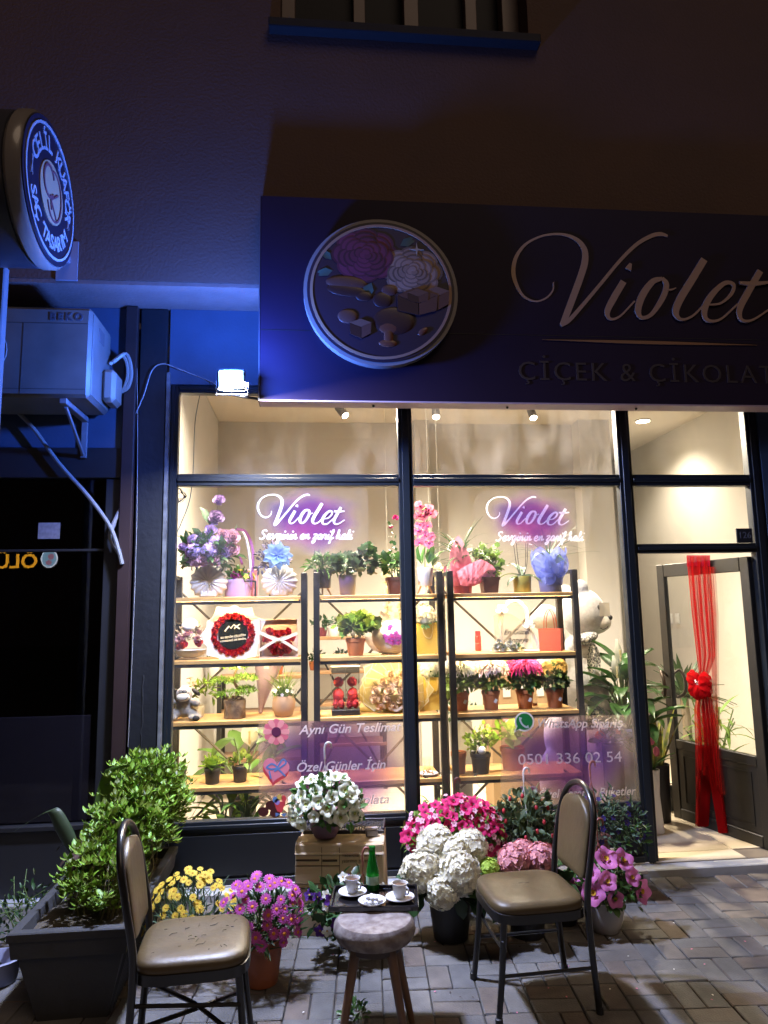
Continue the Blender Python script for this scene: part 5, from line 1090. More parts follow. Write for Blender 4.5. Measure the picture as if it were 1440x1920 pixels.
mum(864, 'white chrysanthemum in a terracotta pot beside the rack post on the third shelf', P_white, 'w', 3, M_leaf_m); mum(921, 'pinkish white chrysanthemum in a terracotta pot on the third shelf', petal('petal_blush', (.80, .66, .66)), 'bl', 3, M_leaf_m); mum(985, 'magenta pink chrysanthemum in a terracotta pot on the third shelf', petal('petal_hotpink', (.70, .06, .28)), 'hp', 3, M_leaf)
mum(1041, 'wilting cream chrysanthemum in a terracotta pot at the right end of the third shelf', petal('petal_tan', (.45, .33, .13)), 'tan', 3, M_leaf_d, .06, None, True)
for o in [o for o in COL.objects if o.name.startswith('potted_chrysanthemum')]: o['group'] = 'chrysanthemums on the third shelf'
tg = thing('tea_glass', 'small tea glass with a little tea left between two chrysanthemum pots', 'glass', S(1003, 2, .42)); part('glass', lathe([(.018, 0), (.022, .004), (.019, .04), (.024, .085), (.022, .085), (.017, .04), (.018, .008)], 18), glass_mat('clear_glass', (1, 1, 1)), tg); part('tea', lathe([(.017, .009), (.0175, .025), (.002, .026)], 14), mat('tea_red', (.25, .05, .01), .2), tg)

# ---- fourth shelf
potted('black_pot', 'black plastic pot of bare soil at the left end of the bottom shelf', S(333, 3, .32), ('nursery', 15*U, 12*U, 30*U, M_blackpot), cat='pot')
t = potted('potted_succulent', 'broad leaved succulent in a black nursery pot on the bottom shelf', S(398, 3, .34), ('nursery', 14*U, 11.5*U, 26*U, M_blackpot), cat='potted plant')
sl_ = [MB().add(wide_leaf(.10, .055, b_)).mesh('leaf', M_leaf_l, 80) for b_ in (.4, -.5)]
for i in range(22): link('leaf', sl_[i % 2], t, (0, 0, .09), aim(i*2.4, .15+1.1*i/22), random.uniform(.7, 1.0))
t = potted('potted_succulent', 'small succulent and orange bloom in a black nursery pot on the bottom shelf', S(450, 3, .36), ('nursery', 13.5*U, 11*U, 27*U, M_blackpot), dict(n=26, r=(.05, .05, .03), L=.055, W=.03, m=M_leaf_y, c=(0, 0, .02)), dict(kind='blossom', n=1, r=(.03, .01, .01), s=.045, m=[P_peach, C_org], key='po', c=(-.03, -.03, .02)), cat='potted plant')
sc = thing('saucer', 'white saucer with crumbs on the bottom shelf right of the mullion', 'saucer', S(803, 3, .32)); part('saucer', lathe([(.03, 0), (.05, .006), (.065, .016), (.063, .018), (.045, .009), (.004, .007)], 26), M_white, sc); part('crumbs', leaves(26, (.03, .03, .008), .015, .01, (0, 0, .01)), mat('crumb', (.35, .2, .08), .9), sc)
tg2 = thing('tea_glass', 'clear empty tea glass beside the saucer on the bottom shelf', 'glass', S(801, 3, .42)); part('glass', lathe([(.022, 0), (.025, .004), (.022, .05), (.027, .09), (.025, .09), (.020, .05), (.022, .008)], 18), glass_mat('clear_glass', (1, 1, 1)), tg2)
potted('terracotta_pot', 'empty terracotta pot beside the rack post on the bottom shelf', S(861, 3, .34), ('nursery', 14*U, 11*U, 38*U, M_terra), cat='pot')
t = potted('potted_plant', 'curly yellow green climber in a black pot with a white ball on the bottom shelf', S(902, 3, .33), ('nursery', 18*U, 14.5*U, 35*U, M_blackpot), [dict(n=60, r=(.05, .04, .07), L=.035, W=.03, m=M_leaf_l, c=(-.055, -.01, .07), lo=-.8, inner=.1), dict(n=80, r=(.05, .04, .09), L=.03, W=.025, m=M_leaf_l, c=(.03, 0, .09), lo=-.9, inner=.1)], cat='potted plant')
part('ball', ell((.0, -.05, .15), (.027, .027, .027)), M_white, t)
part('twining_stem', [tube([(x+.006*sin(i*1.2), 0, .12+i*.016) for i in range(12)], .004, 5, 3) for x in (-.03, .02, .06)], mat('stem_pale', (.48, .48, .20), .6), t)
potted('potted_gerbera', 'pink gerbera in a wide terracotta pot behind the right purple film', S(962, 3, .40), ('nursery', 22*U, 18*U, 40*U, mat('terra_red', (.40, .09, .05), .5)), dict(n=40, r=(.12, .09, .07), L=.10, W=.045, m=M_leaf_l, c=(0, 0, .06)), dict(kind='daisy', n=2, r=(.05, .03, .05), s=.085, m=[P_pink, C_yel], key='gb', c=(.02, -.02, .19), face=((0, -1, .3), .6)), cat='potted plant')
potted('tall_pot', 'tall pale pot with dark leaves standing behind the curly climber', (xof(868, .75, .6), .80, FZ+.01), ('cyl', .085, .065, .75, M_greypot), dict(n=160, r=(.11, .09, .08), L=.04, W=.016, m=M_leaf_d, c=(0, 0, .05)), cat='potted plant')

# ================================================================ BACK OF THE SHOP
def back_rack(x0, x1, Y, zs, label):
    t = thing('display_table', label, 'shelf', ((x0+x1)/2, Y, FZ+.01)); w = (x1-x0)/2
    for sx in (-1, 1):
        for y in (-.14, .14): part('post', bx(sx*w-.018, sx*w+.018, y-.018, y+.018, 0, zs[-1]-.03, .003), M_rack, t)
    for z in zs: part('board', bx(-w-.02, w+.02, -.165, .165, z-.03, z, .003), mat('back_board', (.30, .17, .08), .55, var=.12, vs_=10), t)
    part('brace', [tube([(-w, -.12, .1), (w, -.12, zs[-1]-.1)], .010, 6), tube([(w, -.10, .1), (-w, -.10, zs[-1]-.1)], .010, 6)], M_rack, t)
    return t
back_rack(-.80, -.10, 2.0, (.35, .72, 1.02), 'low dark framed display table at the back left of the shop'); back_rack(.02, .62, 2.25, (.40, .75, 1.03, 1.33), 'dark framed shelf with brown boards at the back of the middle bay')
k = 0
for px, Y, z, pm_, lm, lab in ((603, 2.2, 1.385, mat('wine_pot', (.16, .03, .05), .5), M_leaf_d, 'wine red pot'), (625, 2.2, 1.385, M_white, M_leaf_b, 'white pot'), (590, 2.2, 1.085, M_terra, M_leaf_d, 'terracotta pot'), (642, 2.2, 1.085, M_terra, M_leaf_d, 'wide terracotta pot'), (604, 2.2, .455, M_blackpot, M_leaf_d, 'black pot'),
                              (340, 2.0, 1.075, M_brownpot, M_leaf_d, 'brown pot'), (400, 2.0, 1.075, M_white, M_leaf, 'white pot'), (520, 2.0, 1.075, M_terra, M_leaf_d, 'terracotta pot')):
    potted('small_pot', 'small plant in a %s at the back, %s' % (lab, ('left of the white pot', 'beside the wine red pot', 'on the lower board left', 'on the lower board right', 'near the floor', 'far left on the low table', 'middle of the low table', 'right end of the low table')[k]), (xof(px, Y, z), Y, z), ('cyl', .055, .042, .08, pm_), dict(n=40, r=(.075, .06, .05), L=.05, W=.025, m=lm, c=(0, 0, .03)), cat='potted plant'); k += 1
for i, (px, Y) in enumerate(((727, 1.5), (751, 1.5), (808, 1.6), (826, 1.6))):
    z0 = .75 if i < 2 else 1.25; t = thing('hanging_garland', ('white petal garland hanging behind the left pane, the left string', 'white petal garland hanging behind the left pane, the string by the mullion', 'white petal garland hanging right of the mullion beside the orchid', 'white petal garland hanging behind the pink wrapped dracaena')[i], 'garland', (xof(px, Y, 1.7), Y, z0), 0, 'white garlands')
    part('string', tube([(0, 0, 3.528-z0), (.004, 0, .5), (0, 0, 0)], .0015, 5), mat('string_white', (.6, .58, .52), .8), t); me = MB().add((RLEAF[0]*np.array([.08, .07, .3])-np.array([.035, 0, 0]), RLEAF[1])).mesh('petal', P_cream, 80)
    for j in range(int((2.02-z0)/.028)): link('petal', me, t, (.02*sin(j*2.1), .015*cos(j*3), j*.028), rot('Z', j*1.3)@rot('X', pi/2+random.uniform(-.5, .5)), random.uniform(.7, 1.1))
pb = thing('cardboard_box', 'brown cardboard carton behind the arched gift', 'box', (xof(985, 1.3, 1.2), 1.35, FZ+.01)); part('carton', bx(-.32, .32, -.14, .14, 0, 1.16, .004), mat('carton_brown', (.36, .24, .13), .8, var=.08, vs_=6), pb); part('flap', bx(-.322, .322, -.143, -.1405, 1.05, 1.157), mat('carton_tape', (.48, .36, .22), .6), pb)
part('notice', [bx(x, x+.06, -.1465, -.1435, .86, .96) for x in (-.22, -.09, .05, .18)], M_white, pb)
bs = thing('basin', 'round black basin on the shop floor below the right rack', 'basin', (xof(882, .75, .12), .70, FZ+.01)); part('bowl', lathe([(.09, 0), (.10, .004), (.135, .13), (.142, .135), (.136, .138), (.128, .13), (.09, .012)], 26), M_blackpot, bs)
# giant teddy bear
M_teddy = mat('teddy_plush', (.46, .45, .45), .98, sheen=.5, bump=1.0, bs=70, var=.16, vs_=45, detail=8)
YB = .92; ub = .00402; hx = xof(1096, YB, 1.5); hz = at(1096, 1150, YB)[2]
def bq(px, py, dy=0.0): q = at(px, py, YB+dy); return np.array([q[0]-hx, dy, q[2]-FZ-.01])
plush('teddy_bear', 'giant white teddy bear in a checked scarf standing beside the right rack', 'teddy bear', (hx, YB, FZ+.01), [
    (bq(1092, 1150), (.175, .16, .19)), (bq(1118, 1168, -.03), (.10, .085, .085)), (bq(1088, 1101, -.06), (.065, .04, .06)), (bq(1060, 1110, .10), (.06, .04, .06)), (bq(1085, 1215), (.12, .12, .10)),
    (bq(1075, 1290), (.185, .17, .30)), (bq(1070, 1380), (.20, .19, .26)), (bq(1040, 1250, -.05), (.15, .10, .12)), (bq(1022, 1158, -.12), (.115, .10, .10)), (bq(1035, 1195, -.10), (.10, .09, .12)),
    (bq(1118, 1275, -.10), (.075, .075, .17), rot('Y', -.35)), (bq(1130, 1322, -.12), (.075, .075, .10)), (bq(1098, 1400, -.15), (.085, .11, .26)), (bq(1100, 1480, -.18), (.09, .14, .14)), (bq(1040, 1460, -.05), (.11, .14, .22)), (bq(1070, 1500, 0), (.2, .18, .12))], M_teddy, .014,
    [('muzzle', ell(bq(1125, 1167, -.05), (.085, .075, .070)), mat('teddy_muzzle', (.70, .66, .58), .95, sheen=.5, bump=.4, bs=200)), ('nose', ell(bq(1142, 1158, -.075), (.026, .03, .022)), M_black), ('eye', ell(bq(1123, 1139, -.135), (.016, .012, .020)), M_black),
     ('mouth', tube([bq(1141, 1166, -.10), bq(1139, 1176, -.11), bq(1132, 1180, -.125), bq(1126, 1178, -.13)], .004, 5, 4), M_black),
     ('scarf', [ell(bq(1097, 1197, -.10), (.10, .09, .045), 16, 8, rot('Y', -.3)), tf(wide_leaf(.26, .07, .2), rot('X', pi/2)@rot('Z', -pi/2-.05), bq(1108, 1205, -.19)), tf(wide_leaf(.24, .06, -.2), rot('X', pi/2)@rot('Z', -pi/2+.12), bq(1112, 1205, -.18))], mat('scarf_check', (.08, .08, .085), .9, col2=(.55, .53, .50), vs_=90, detail=0))])
# plants behind the door side
def bigleaf_plant(name, label, loc, pot, n, L, Wd, m, h, el=(.3, 1.2), bend=1.0, stemless=False, shape=wide_leaf):
    t = potted(name, label, loc, pot, cat='potted plant'); z0 = pot[3]*.9
    ms = [MB().add(shape(L, Wd, bend*q)).mesh('leaf', m, 80) for q in (.6, 1.0, 1.5)]; st = MB()
    for i in range(n):
        a = i*2.4+random.uniform(-.3, .3); q = random.random(); e = np.array([cos(a)*h*.35*(1.1-q), sin(a)*h*.35*(1.1-q), z0+h*(.15+.8*q)])
        if stemless: e = np.array([.02*cos(a), .02*sin(a), z0])
        else: st.add(tube([(0, 0, z0), (e[0]*.5, e[1]*.5, z0+(e[2]-z0)*.7), e], .005, 5, 3))
        link('leaf', ms[i % 3], t, e, aim(a, random.uniform(*el)), random.uniform(.75, 1.1))
    if not stemless: part('stem', st, M_stem, t)
    return t
def spathe(t, p, s=1.0, az=-1.2):
    o = part('spathe', [tf(wide_leaf(.16*s, .10*s, -.5), aim(az, 1.35)), ], P_white, t, 80, loc=p); part('spadix', tube([(0, -.01, .02), (0, -.015, .09*s)], .008, 7), P_cream, o)
    part('flower_stem', tube([(0, 0, 0), (-p[0]*.6, -p[1]*.6, -(p[2])*.75)], .004, 5), M_stem, t, loc=p)
pl = bigleaf_plant('peace_lily', 'tall peace lily with white spathes beside the teddy bear', (xof(1172, .62, .8), .62, FZ+.01), ('cyl', .11, .09, .70, M_greypot), 46, .26, .13, mat('leaf_lily', (.035, .10, .018), .35, tl=.2, objv=.25, var=.1), .52, (.1, 1.2), 1.1)
for px, py in ((1163, 1245), (1157, 1276)): q = at(px, py, .58); spathe(pl, np.array(q)-np.array(pl.location), 1.1, -.9)
wf = potted('white_flower_pot', 'round cluster of small white flowers beside the teddy bear arm', (xof(1127, .55, .5), .58, FZ+.01), ('cyl', .08, .07, .70, M_white), dict(n=50, r=(.10, .08, .06), L=.06, W=.03, m=M_leaf_d, c=(0, 0, .03)), dict(kind='blossom', n=36, r=(.085, .07, .08), s=.045, m=[P_white, C_green], key='wg', c=(-.01, 0, .08), mind=.02), cat='potted plant')
of = potted('orange_flower_pot', 'orange flowers low behind the purple film beside the door post', (xof(1150, .40, .7), .42, FZ+.01), ('cyl', .07, .06, .62, M_blackpot), dict(n=50, r=(.10, .08, .06), L=.07, W=.03, m=M_leaf, c=(0, 0, .02)), [dict(kind='rose', n=4, r=(.08, .06, .06), s=.07, m=[petal('petal_orange', (.72, .22, .03))], key='or', c=(-.02, 0, .05)), dict(kind='carnation', n=4, r=(.10, .06, .07), s=.06, m=[P_white], key='w', c=(.03, 0, .06))], cat='potted plant')
sn = potted('snake_plant', 'snake plant with yellow edged upright leaves just inside the door', (xof(1229, .80, .7), .80, FZ+.01), ('cyl', .08, .065, .40, M_blackpot), cat='potted plant')
sm_ = [MB().add(blade(.42, .05, b_, 8, .25)).mesh('leaf', mat('leaf_snake', (.035, .08, .025), .4, col2=(.30, .28, .05), vs_=14), 80) for b_ in (.1, .3)]
for i in range(9): link('leaf', sm_[i % 2], sn, (.03*cos(i*2.4), .03*sin(i*2.4), .36), aim(i*2.4, random.uniform(1.25, 1.5)), random.uniform(.7, 1.15))
tv = thing('tulip_vase', 'pink tulips in a tall pale vase just inside the doorway', 'flower vase', (xof(1226, .55, .3), .55, FZ+.01)); part('vase', lathe([(.05, 0), (.055, .01), (.04, .25), (.05, .42), (.045, .42), (.03, .2)], 20), M_white, tv)
for i, (dx, dz) in enumerate(((.0, .62), (-.05, .70), (.03, .54), (-.03, .50))):
    part('tulip', [ell((dx, -.02, dz), (.022, .022, .035), 10, 8)], P_pink, tv); part('stem', tube([(dx*.3, 0, .36), (dx, -.02, dz-.03)], .004, 5), M_stem, tv)
for i in range(5): link('leaf', MB().add(wide_leaf(.22, .04, .8)).mesh('leaf', M_leaf, 80), tv, (0, 0, .40), aim(i*1.3, 1.0))
yc = thing('yucca', 'yucca with a thick bare trunk seen through the open door', 'potted plant', (xof(1288, 1.55, .5), 1.55, FZ+.01)); part('pot', pot_shape('cyl', .13, .11, .30), mat('beige_pot', (.45, .40, .32), .6), yc); part('soil', lathe([(.117, .27), (.01, .28)], 16), M_soil, yc)
part('trunk', tube([(0, 0, .25), (.01, 0, .5), (.0, 0, .78)], [.04, .036, .034], 12, 4), mat('yucca_bark', (.30, .24, .17), .9, bump=1, bs=40, var=.2), yc); ym = [MB().add(blade(.44, .06, b_, 6, .25)).mesh('leaf', M_leaf_d, 80) for b_ in (.3, .8)]
for i in range(52): link('leaf', ym[i % 2], yc, (0, 0, .76), aim(i*2.4, random.uniform(.1, 1.4)), random.uniform(.6, 1.0))
for i in range(16): link('leaf', ym[i % 2], yc, (.05, -.05, .34), aim(i*2.4, random.uniform(.5, 1.2)), random.uniform(.4, .7))
cp = thing('cane_plant', 'thin arching cane plant against the wall behind the door glass', 'potted plant', (xof(1372, .75, .5), .95, FZ+.01)); part('pot', pot_shape('cyl', .10, .08, .22), M_blackpot, cp); cm = [MB().add(blade(.30, .035, b_, 6, .1)).mesh('leaf', M_leaf_y, 80) for b_ in (.6, 1.3)]; st = MB()
for j in range(11):
    a = j*.9; e = np.array([.16*cos(a), .14*sin(a), .65+.25*random.random()]); st.add(tube([(0, 0, .2), (e[0]*.4, e[1]*.4, .5), e], .005, 5, 4))
    for q in range(5): link('leaf', cm[q % 2], cp, e*np.array([.4+.12*q, .4+.12*q, .55+.1*q]), aim(a+q*2.1, random.uniform(-.2, .9)), random.uniform(.6, 1))
part('stem', st, M_stem, cp)
bk = thing('wire_basket', 'black wire basket on the shop floor inside the door', 'basket', (xof(1240, 1.0, .2), 1.15, FZ+.01)); part('basket', [bx(-.13+i*.043, -.126+i*.043, -.12, -.116, 0, .20) for i in range(7)]+[bx(-.13, .132, -.1155, -.1125, .03+j*.055, .036+j*.055) for j in range(4)]+[bx(-.12, .12, -.11, .12, 0, .18)], M_black, bk)
# plants on the floor under the left rack, and the peace lily behind
pl2 = bigleaf_plant('peace_lily', 'peace lily with one white spathe behind the bottom shelf of the left rack', (xof(455, .85, .6), .88, FZ+.01), ('cyl', .10, .085, .26, M_blackpot), 12, .30, .13, mat('leaf_lily_pale', (.10, .20, .03), .4, tl=.3, objv=.25), .62, (.0, 1.1), 1.2)
q = at(468, 1400, .80); spathe(pl2, np.array(q)-np.array(pl2.location), 1.2, -1.4)
for i, (px, lab, kind) in enumerate(((375, 'grassy plant on the floor below the left rack', 0), (418, 'feathery fern in a black pot on the floor below the left rack', 1), (462, 'strappy leafed plant on the floor left of the purple film', 2))):
    Y = .42; bigleaf_plant('floor_plant', lab, (xof(px, Y, .1), Y, FZ+.01), ('nursery', .07, .055, .11, M_blackpot), 26, (.26, .22, .28)[i], (.014, .05, .045)[i], (M_leaf_y, M_leaf_l, M_leaf)[i], .28, (.2, 1.3), 1.2, i == 0, blade if i != 1 else wide_leaf)

# ================================================================ WINDOW FILMS AND LETTERING
DYF = .0285
def dxz(px, py, Y=DYF): q = at(px, py, Y); return np.array([q[0], q[2]])
def film(label, quad, m, rnd=0.0):
    P = [dxz(*q) for q in quad]; c = np.mean(P, 0); t = thing('window_film', label, 'window decal', (c[0], DYF, c[1]))
    poly = P
    if rnd:
        cc = []
        for i in range(4):
            a, b_, d_ = P[i-1], P[i], P[(i+1) % 4]; u = (a-b_)/np.linalg.norm(a-b_)*rnd; w = (d_-b_)/np.linalg.norm(d_-b_)*rnd
            for k_ in range(7):
                f = k_/6; cc.append(b_+u*(1-f)**2+w*f**2)
        poly = cc
    part('film', prism([tuple(np.array(q)-c) for q in poly], .0008), m, t); t['o'] = 0; del t['o']; return t, c
def fit_text(t, c, name, s, p0, p1, cap, m, shear=.0, bold=.0, y=-.0012):
    A = dxz(*p0); B_ = dxz(*p1); V, F = text(s, 1.0, shear, bold, .0, 'LEFT'); V = V.copy(); mn = V[:, 0].min(); wd = V[:, 0].max()-mn; L = np.linalg.norm(B_-A)
    sx = L/wd; sz = cap*(dxz(500, 1001)-dxz(500, 1000))[1]*-1/.70; X = (V[:, 0]-mn)*sx; Zz = V[:, 2]*sz; d_ = (B_-A)/L
    W_ = np.c_[A[0]-c[0]+X*d_[0], np.full(len(X), y), A[1]-c[1]+X*d_[1]+Zz]; [part(name, w_, m, t) for w_ in words((W_, F), .012)]
M_dw = mat('vinyl_white', (.84, .85, .88), .5, tl=.45); M_dg = mat('vinyl_silver', (.78, .74, .73), .45, tl=.4)
def violet_decal(t, c, x0, y0, k):
    g = MB()
    for i_, (P, w) in enumerate(VIOLET): g.add(stroke([dxz(x0+(x-60)*k, y0+(y-250)*k)-c for x, y in P], (np.array(w)*1.15+5)*k*U*.93, .0006+.0007*i_))
    part('script_lettering', g, M_dw, t, loc=(0, -.0011, 0))
SG = {  # brush script letters on a unit x-height
 'S': ([(1.0, 1.55), (.75, 1.8), (.35, 1.65), (.3, 1.25), (.7, .85), (.75, .35), (.35, .0), (-.1, .2)], 1.15), 'e': ([(.0, .35), (.45, .5), (.65, .8), (.45, 1.0), (.12, .65), (.15, .15), (.5, .0), (.95, .35)], .9),
 'v': ([(-.05, .8), (.12, 1.0), (.25, .6), (.3, .02), (.6, .5), (.75, 1.0), (.95, .9)], .9), 'g': ([(.7, .85), (.4, 1.0), (.1, .6), (.15, .1), (.45, .1), (.75, .95), (.6, .0), (.35, -.75), (.05, -.7), (.2, -.3), (.95, .35)], .9),
 'i': ([(.0, .35), (.25, .95), (.15, .3), (.25, .0), (.55, .3)], .5), 'n': ([(.0, .5), (.12, .95), (.1, .05), (.3, .7), (.55, .98), (.58, .5), (.6, .05), (.95, .35)], .9),
 'z': ([(.05, .85), (.3, 1.0), (.65, .9), (.1, .1), (.45, .05), (.5, -.4), (.2, -.75), (.0, -.5), (.4, -.1), (.85, .3)], .85), 'a': ([(.7, .85), (.4, 1.0), (.08, .6), (.15, .08), (.4, .1), (.72, .95), (.65, .2), (.75, .0), (1.0, .35)], .95),
 'r': ([(.0, .4), (.2, 1.0), (.3, .85), (.55, .9), (.45, .3), (.55, .0), (.8, .3)], .75), 'f': ([(.0, .3), (.4, 1.0), (.55, 1.7), (.35, 1.8), (.25, 1.0), (.15, -.3), (.0, -.75), (.2, -.7), (.25, -.1), (.7, .35)], .65),
 'h': ([(.0, .4), (.35, 1.3), (.35, 1.8), (.2, 1.6), (.1, .05), (.3, .7), (.5, .95), (.55, .4), (.65, .0), (.95, .35)], .95), 'l': ([(.0, .35), (.35, 1.3), (.35, 1.8), (.18, 1.6), (.12, .3), (.25, .0), (.55, .35)], .5), ' ': (None, .5)}
def brush_line(t, c, s, x0, x1, yb, xh):
    tot = sum(SG[ch][1] for ch in s); g = MB(); x = 0; kx = (x1-x0)/tot
    for i_, ch in enumerate(s):
        P, adv = SG[ch]
        if P:
            g.add(stroke([dxz(x0+(x+p[0]+.18*p[1])*kx-2, yb-p[1]*xh)-c for p in P], 2.3*U, .0006+.0004*(i_ % 3), 5))
            if ch == 'i': q = dxz(x0+(x+.55)*kx, yb-1.5*xh)-c; g.add(prism(circ(q[0], q[1], 1.6*U, n=10), .0006))
        x += adv
    part('brush_lettering', g, M_dw, t, loc=(0, -.0011, 0))
PU, PV_ = (.24, .13, .48), (.48, .16, .50)
t, c = film('purple clouded film with white script lettering above the shell vases', [(478, 915), (690, 915), (690, 1041), (478, 1041)], film_mat('film_upper_left', PU, PV_, .30, .20, .02, .22), .05)
violet_decal(t, c, 483, 927, .1172); brush_line(t, c, 'Sevginin en zarif hali', 489, 662, 1011, 9.5)
t, c = film('purple clouded film with white script lettering above the blue wrapped palm', [(887, 917), (1106, 917), (1106, 1037), (887, 1037)], film_mat('film_upper_right', PU, (.48, .18, .50), .28, .19, .02, .22), .14)
violet_decal(t, c, 912, 931, .111); brush_line(t, c, 'Sevginin en zarif hali', 932, 1095, 1014, 9.3)
t, c = film('large purple film with three lines of delivery lettering low in the left pane', [(485, 1352), (761, 1352), (763, 1527), (486, 1538)], film_mat('film_lower_left', (.30, .21, .62), (.44, .26, .60), .46, .38, .14, .20, (.72, .60, .55), .2))
fit_text(t, c, 'lettering', 'Aynı Gün Teslimat', (560, 1377), (753, 1370), 16, M_dg, .28, .012); fit_text(t, c, 'lettering', 'Özel Günler İçin', (557, 1447), (723, 1441), 16, M_dg, .28, .012); fit_text(t, c, 'lettering', 'Çiçek & Çikolata', (553, 1513), (730, 1506), 16, M_dg, .28, .012)
def poly_icon(t, c, name, pts, m, lay=1):
    return part(name, prism([tuple(dxz(*p)-c) for p in pts], .0006), m, t, loc=(0, -.0010-.0007*lay, 0))
ic = part('flower_icon', prism([tuple(dxz(518+9*cos(a), 1372+9*sin(a))-c) for a in np.linspace(0, 6.283, 20, endpoint=False)], .0006), mat('icon_plum', (.10, .015, .05), .5), t, loc=(0, -.0035, 0))
for i in range(12):
    a = 2*pi*i/12; lay = -.0012 if i % 2 else -.0020; R_ = 25; w_ = .30; pts = [(518+3*cos(a), 1372+3*sin(a)), (518+R_*.6*cos(a-w_*1.2), 1372+R_*.6*sin(a-w_*1.2)), (518+R_*.95*cos(a-w_*.7), 1372+R_*.95*sin(a-w_*.7)), (518+R_*cos(a), 1372+R_*sin(a)), (518+R_*.95*cos(a+w_*.7), 1372+R_*.95*sin(a+w_*.7)), (518+R_*.6*cos(a+w_*1.2), 1372+R_*.6*sin(a+w_*1.2))]
    part('icon_petal', prism([tuple(dxz(*p)-c) for p in pts], .0005), mat('icon_pink', (.72, .27, .26), .5) if i % 2 == 0 else mat('icon_rose', (.60, .13, .17), .5), ic, loc=(0, .0035+lay, 0))
def heart(cx, cy, s, tilt=0.0, n=28):
    out = []
    for i in range(n):
        a = 2*pi*i/n; x = 16*sin(a)**3; y = -(13*cos(a)-5*cos(2*a)-2*cos(3*a)-cos(4*a)); out.append((cx+s/16*(x*cos(tilt)-y*sin(tilt)), cy+s/16*(x*sin(tilt)+y*cos(tilt))))
    return out
h1 = poly_icon(t, c, 'heart_box_icon', heart(516, 1449, 25, .2), mat('icon_red', (.55, .05, .06), .5), 1); poly_icon(t, c, 'heart_box_lid', heart(517, 1442, 25, .2), mat('icon_pink2', (.68, .20, .26), .5), 2)
part('heart_ribbon', [stroke([dxz(*p)-c for p in P], 2.6*U, .0006) for P in ([(500, 1438), (510, 1432), (520, 1439), (508, 1442), (499, 1438)], [(520, 1439), (530, 1424), (536, 1430), (524, 1440), (514, 1446)], [(520, 1440), (535, 1455)], [(505, 1445), (508, 1460)])], mat('icon_blue', (.10, .20, .42), .5), t, loc=(0, -.0034, 0))
for cx, cy in ((494, 1522), (508, 1510), (516, 1524)): poly_icon(t, c, 'chocolate_icon', [(cx+10*cos(a), cy+9*sin(a)) for a in np.linspace(0, 6.283, 18, endpoint=False)], mat('icon_choc', (.06, .012, .012), .4), 1+(cx > 500)+(cx > 510)*.5)
poly_icon(t, c, 'bouquet_icon', [(513, 1502), (536, 1503), (528, 1524), (520, 1521)], mat('icon_red', (0, 0, 0)), 3)
for cx, cy, mm in ((516, 1499, 'icon_blue'), (524, 1495, 'icon_yellow'), (532, 1497, 'icon_red'), (520, 1503, 'icon_lav')): poly_icon(t, c, 'bloom_icon', [(cx+5*cos(a), cy+6*sin(a)) for a in np.linspace(0, 6.283, 12, endpoint=False)], mat(mm, (.60, .42, .10) if mm == 'icon_yellow' else (.30, .20, .50), .5), 4)
for a in (0.2, pi-.2): poly_icon(t, c, 'bow_icon', [(526, 1526), (526+10*cos(a+.5), 1526+9*sin(a+.5)), (526+11*cos(a-.4), 1526+9*sin(a-.4))], mat('icon_blue', (0, 0, 0)), 5)
t, c = film('large purple film with phone number and messenger lettering low in the right pane', [(940, 1344), (1186, 1340), (1202, 1506), (938, 1518)], film_mat('film_lower_right', (.28, .20, .62), (.44, .25, .60), .44, .30, .12, .20, (.72, .60, .55), .2))
fit_text(t, c, 'lettering', 'WhatsApp Sipariş', (1009, 1364), (1168, 1364), 16, M_dg, .28, .012); fit_text(t, c, 'phone_number', '0501 336 02 54', (972, 1434), (1166, 1428), 19, M_dg, 0, .0); fit_text(t, c, 'lettering', 'Özel Tasarım Buketler', (1011, 1497), (1193, 1490), 15, M_dg, .28, .012)
def bubble(r): return [(983+r*cos(a), 1353+r*sin(a)) for a in np.linspace(2.55, 2.15+2*pi, 40)]+[(983-r*1.08, 1353+r*1.12)]
poly_icon(t, c, 'messenger_icon', bubble(18.5), M_dw, 1); poly_icon(t, c, 'messenger_bubble', bubble(15.3), mat('icon_green', (.012, .20, .045), .45), 2)
part('handset_icon', stroke([dxz(*p)-c for p in ((976, 1345), (975, 1350), (979, 1358), (986, 1363), (991, 1362))], np.array([5.5, 3.5, 3.2, 3.5, 5.5])*U, .0006), M_dw, t, loc=(0, -.0033, 0))
poly_icon(t, c, 'heart_icon_border', heart(989, 1488, 19.5), mat('icon_pale', (.50, .34, .38), .5), 1); poly_icon(t, c, 'heart_icon', heart(989, 1488, 16.5), mat('icon_wine', (.24, .05, .11), .5), 2)
tag(part('glass_sticker', bx(*(lambda a, b_: (a[0], b_[0], DYF-.0012, DYF-.0002, b_[1], a[1]))(dxz(1123, 1130), dxz(1144, 1155))), sheer_mat('sticker_clear', (.55, .48, .34), .55)), 'small yellowed square sticker on the pane over the bear muzzle', 'sticker')
co = [at(332+18*math.sqrt(random.random())*cos(a), 935+16*math.sqrt(random.random())*sin(a)-6, .10) for a in np.linspace(0, 40, 60)]
tag(part('cable_coil', tube(co, .0018, 5, 3), mat('wire_dark', (.05, .05, .06), .5)), 'tangled coil of thin wire in the upper left corner of the left pane', 'cable')
tag(part('inner_cable', tube([at(*p, .07) for p in ((378, 725), (366, 790), (362, 885), (355, 940), (340, 980), (331, 1000))], .003, 6, 5), mat('wire_teal', (.05, .09, .11), .5)), 'dark cable hanging inside the upper left pane', 'cable')

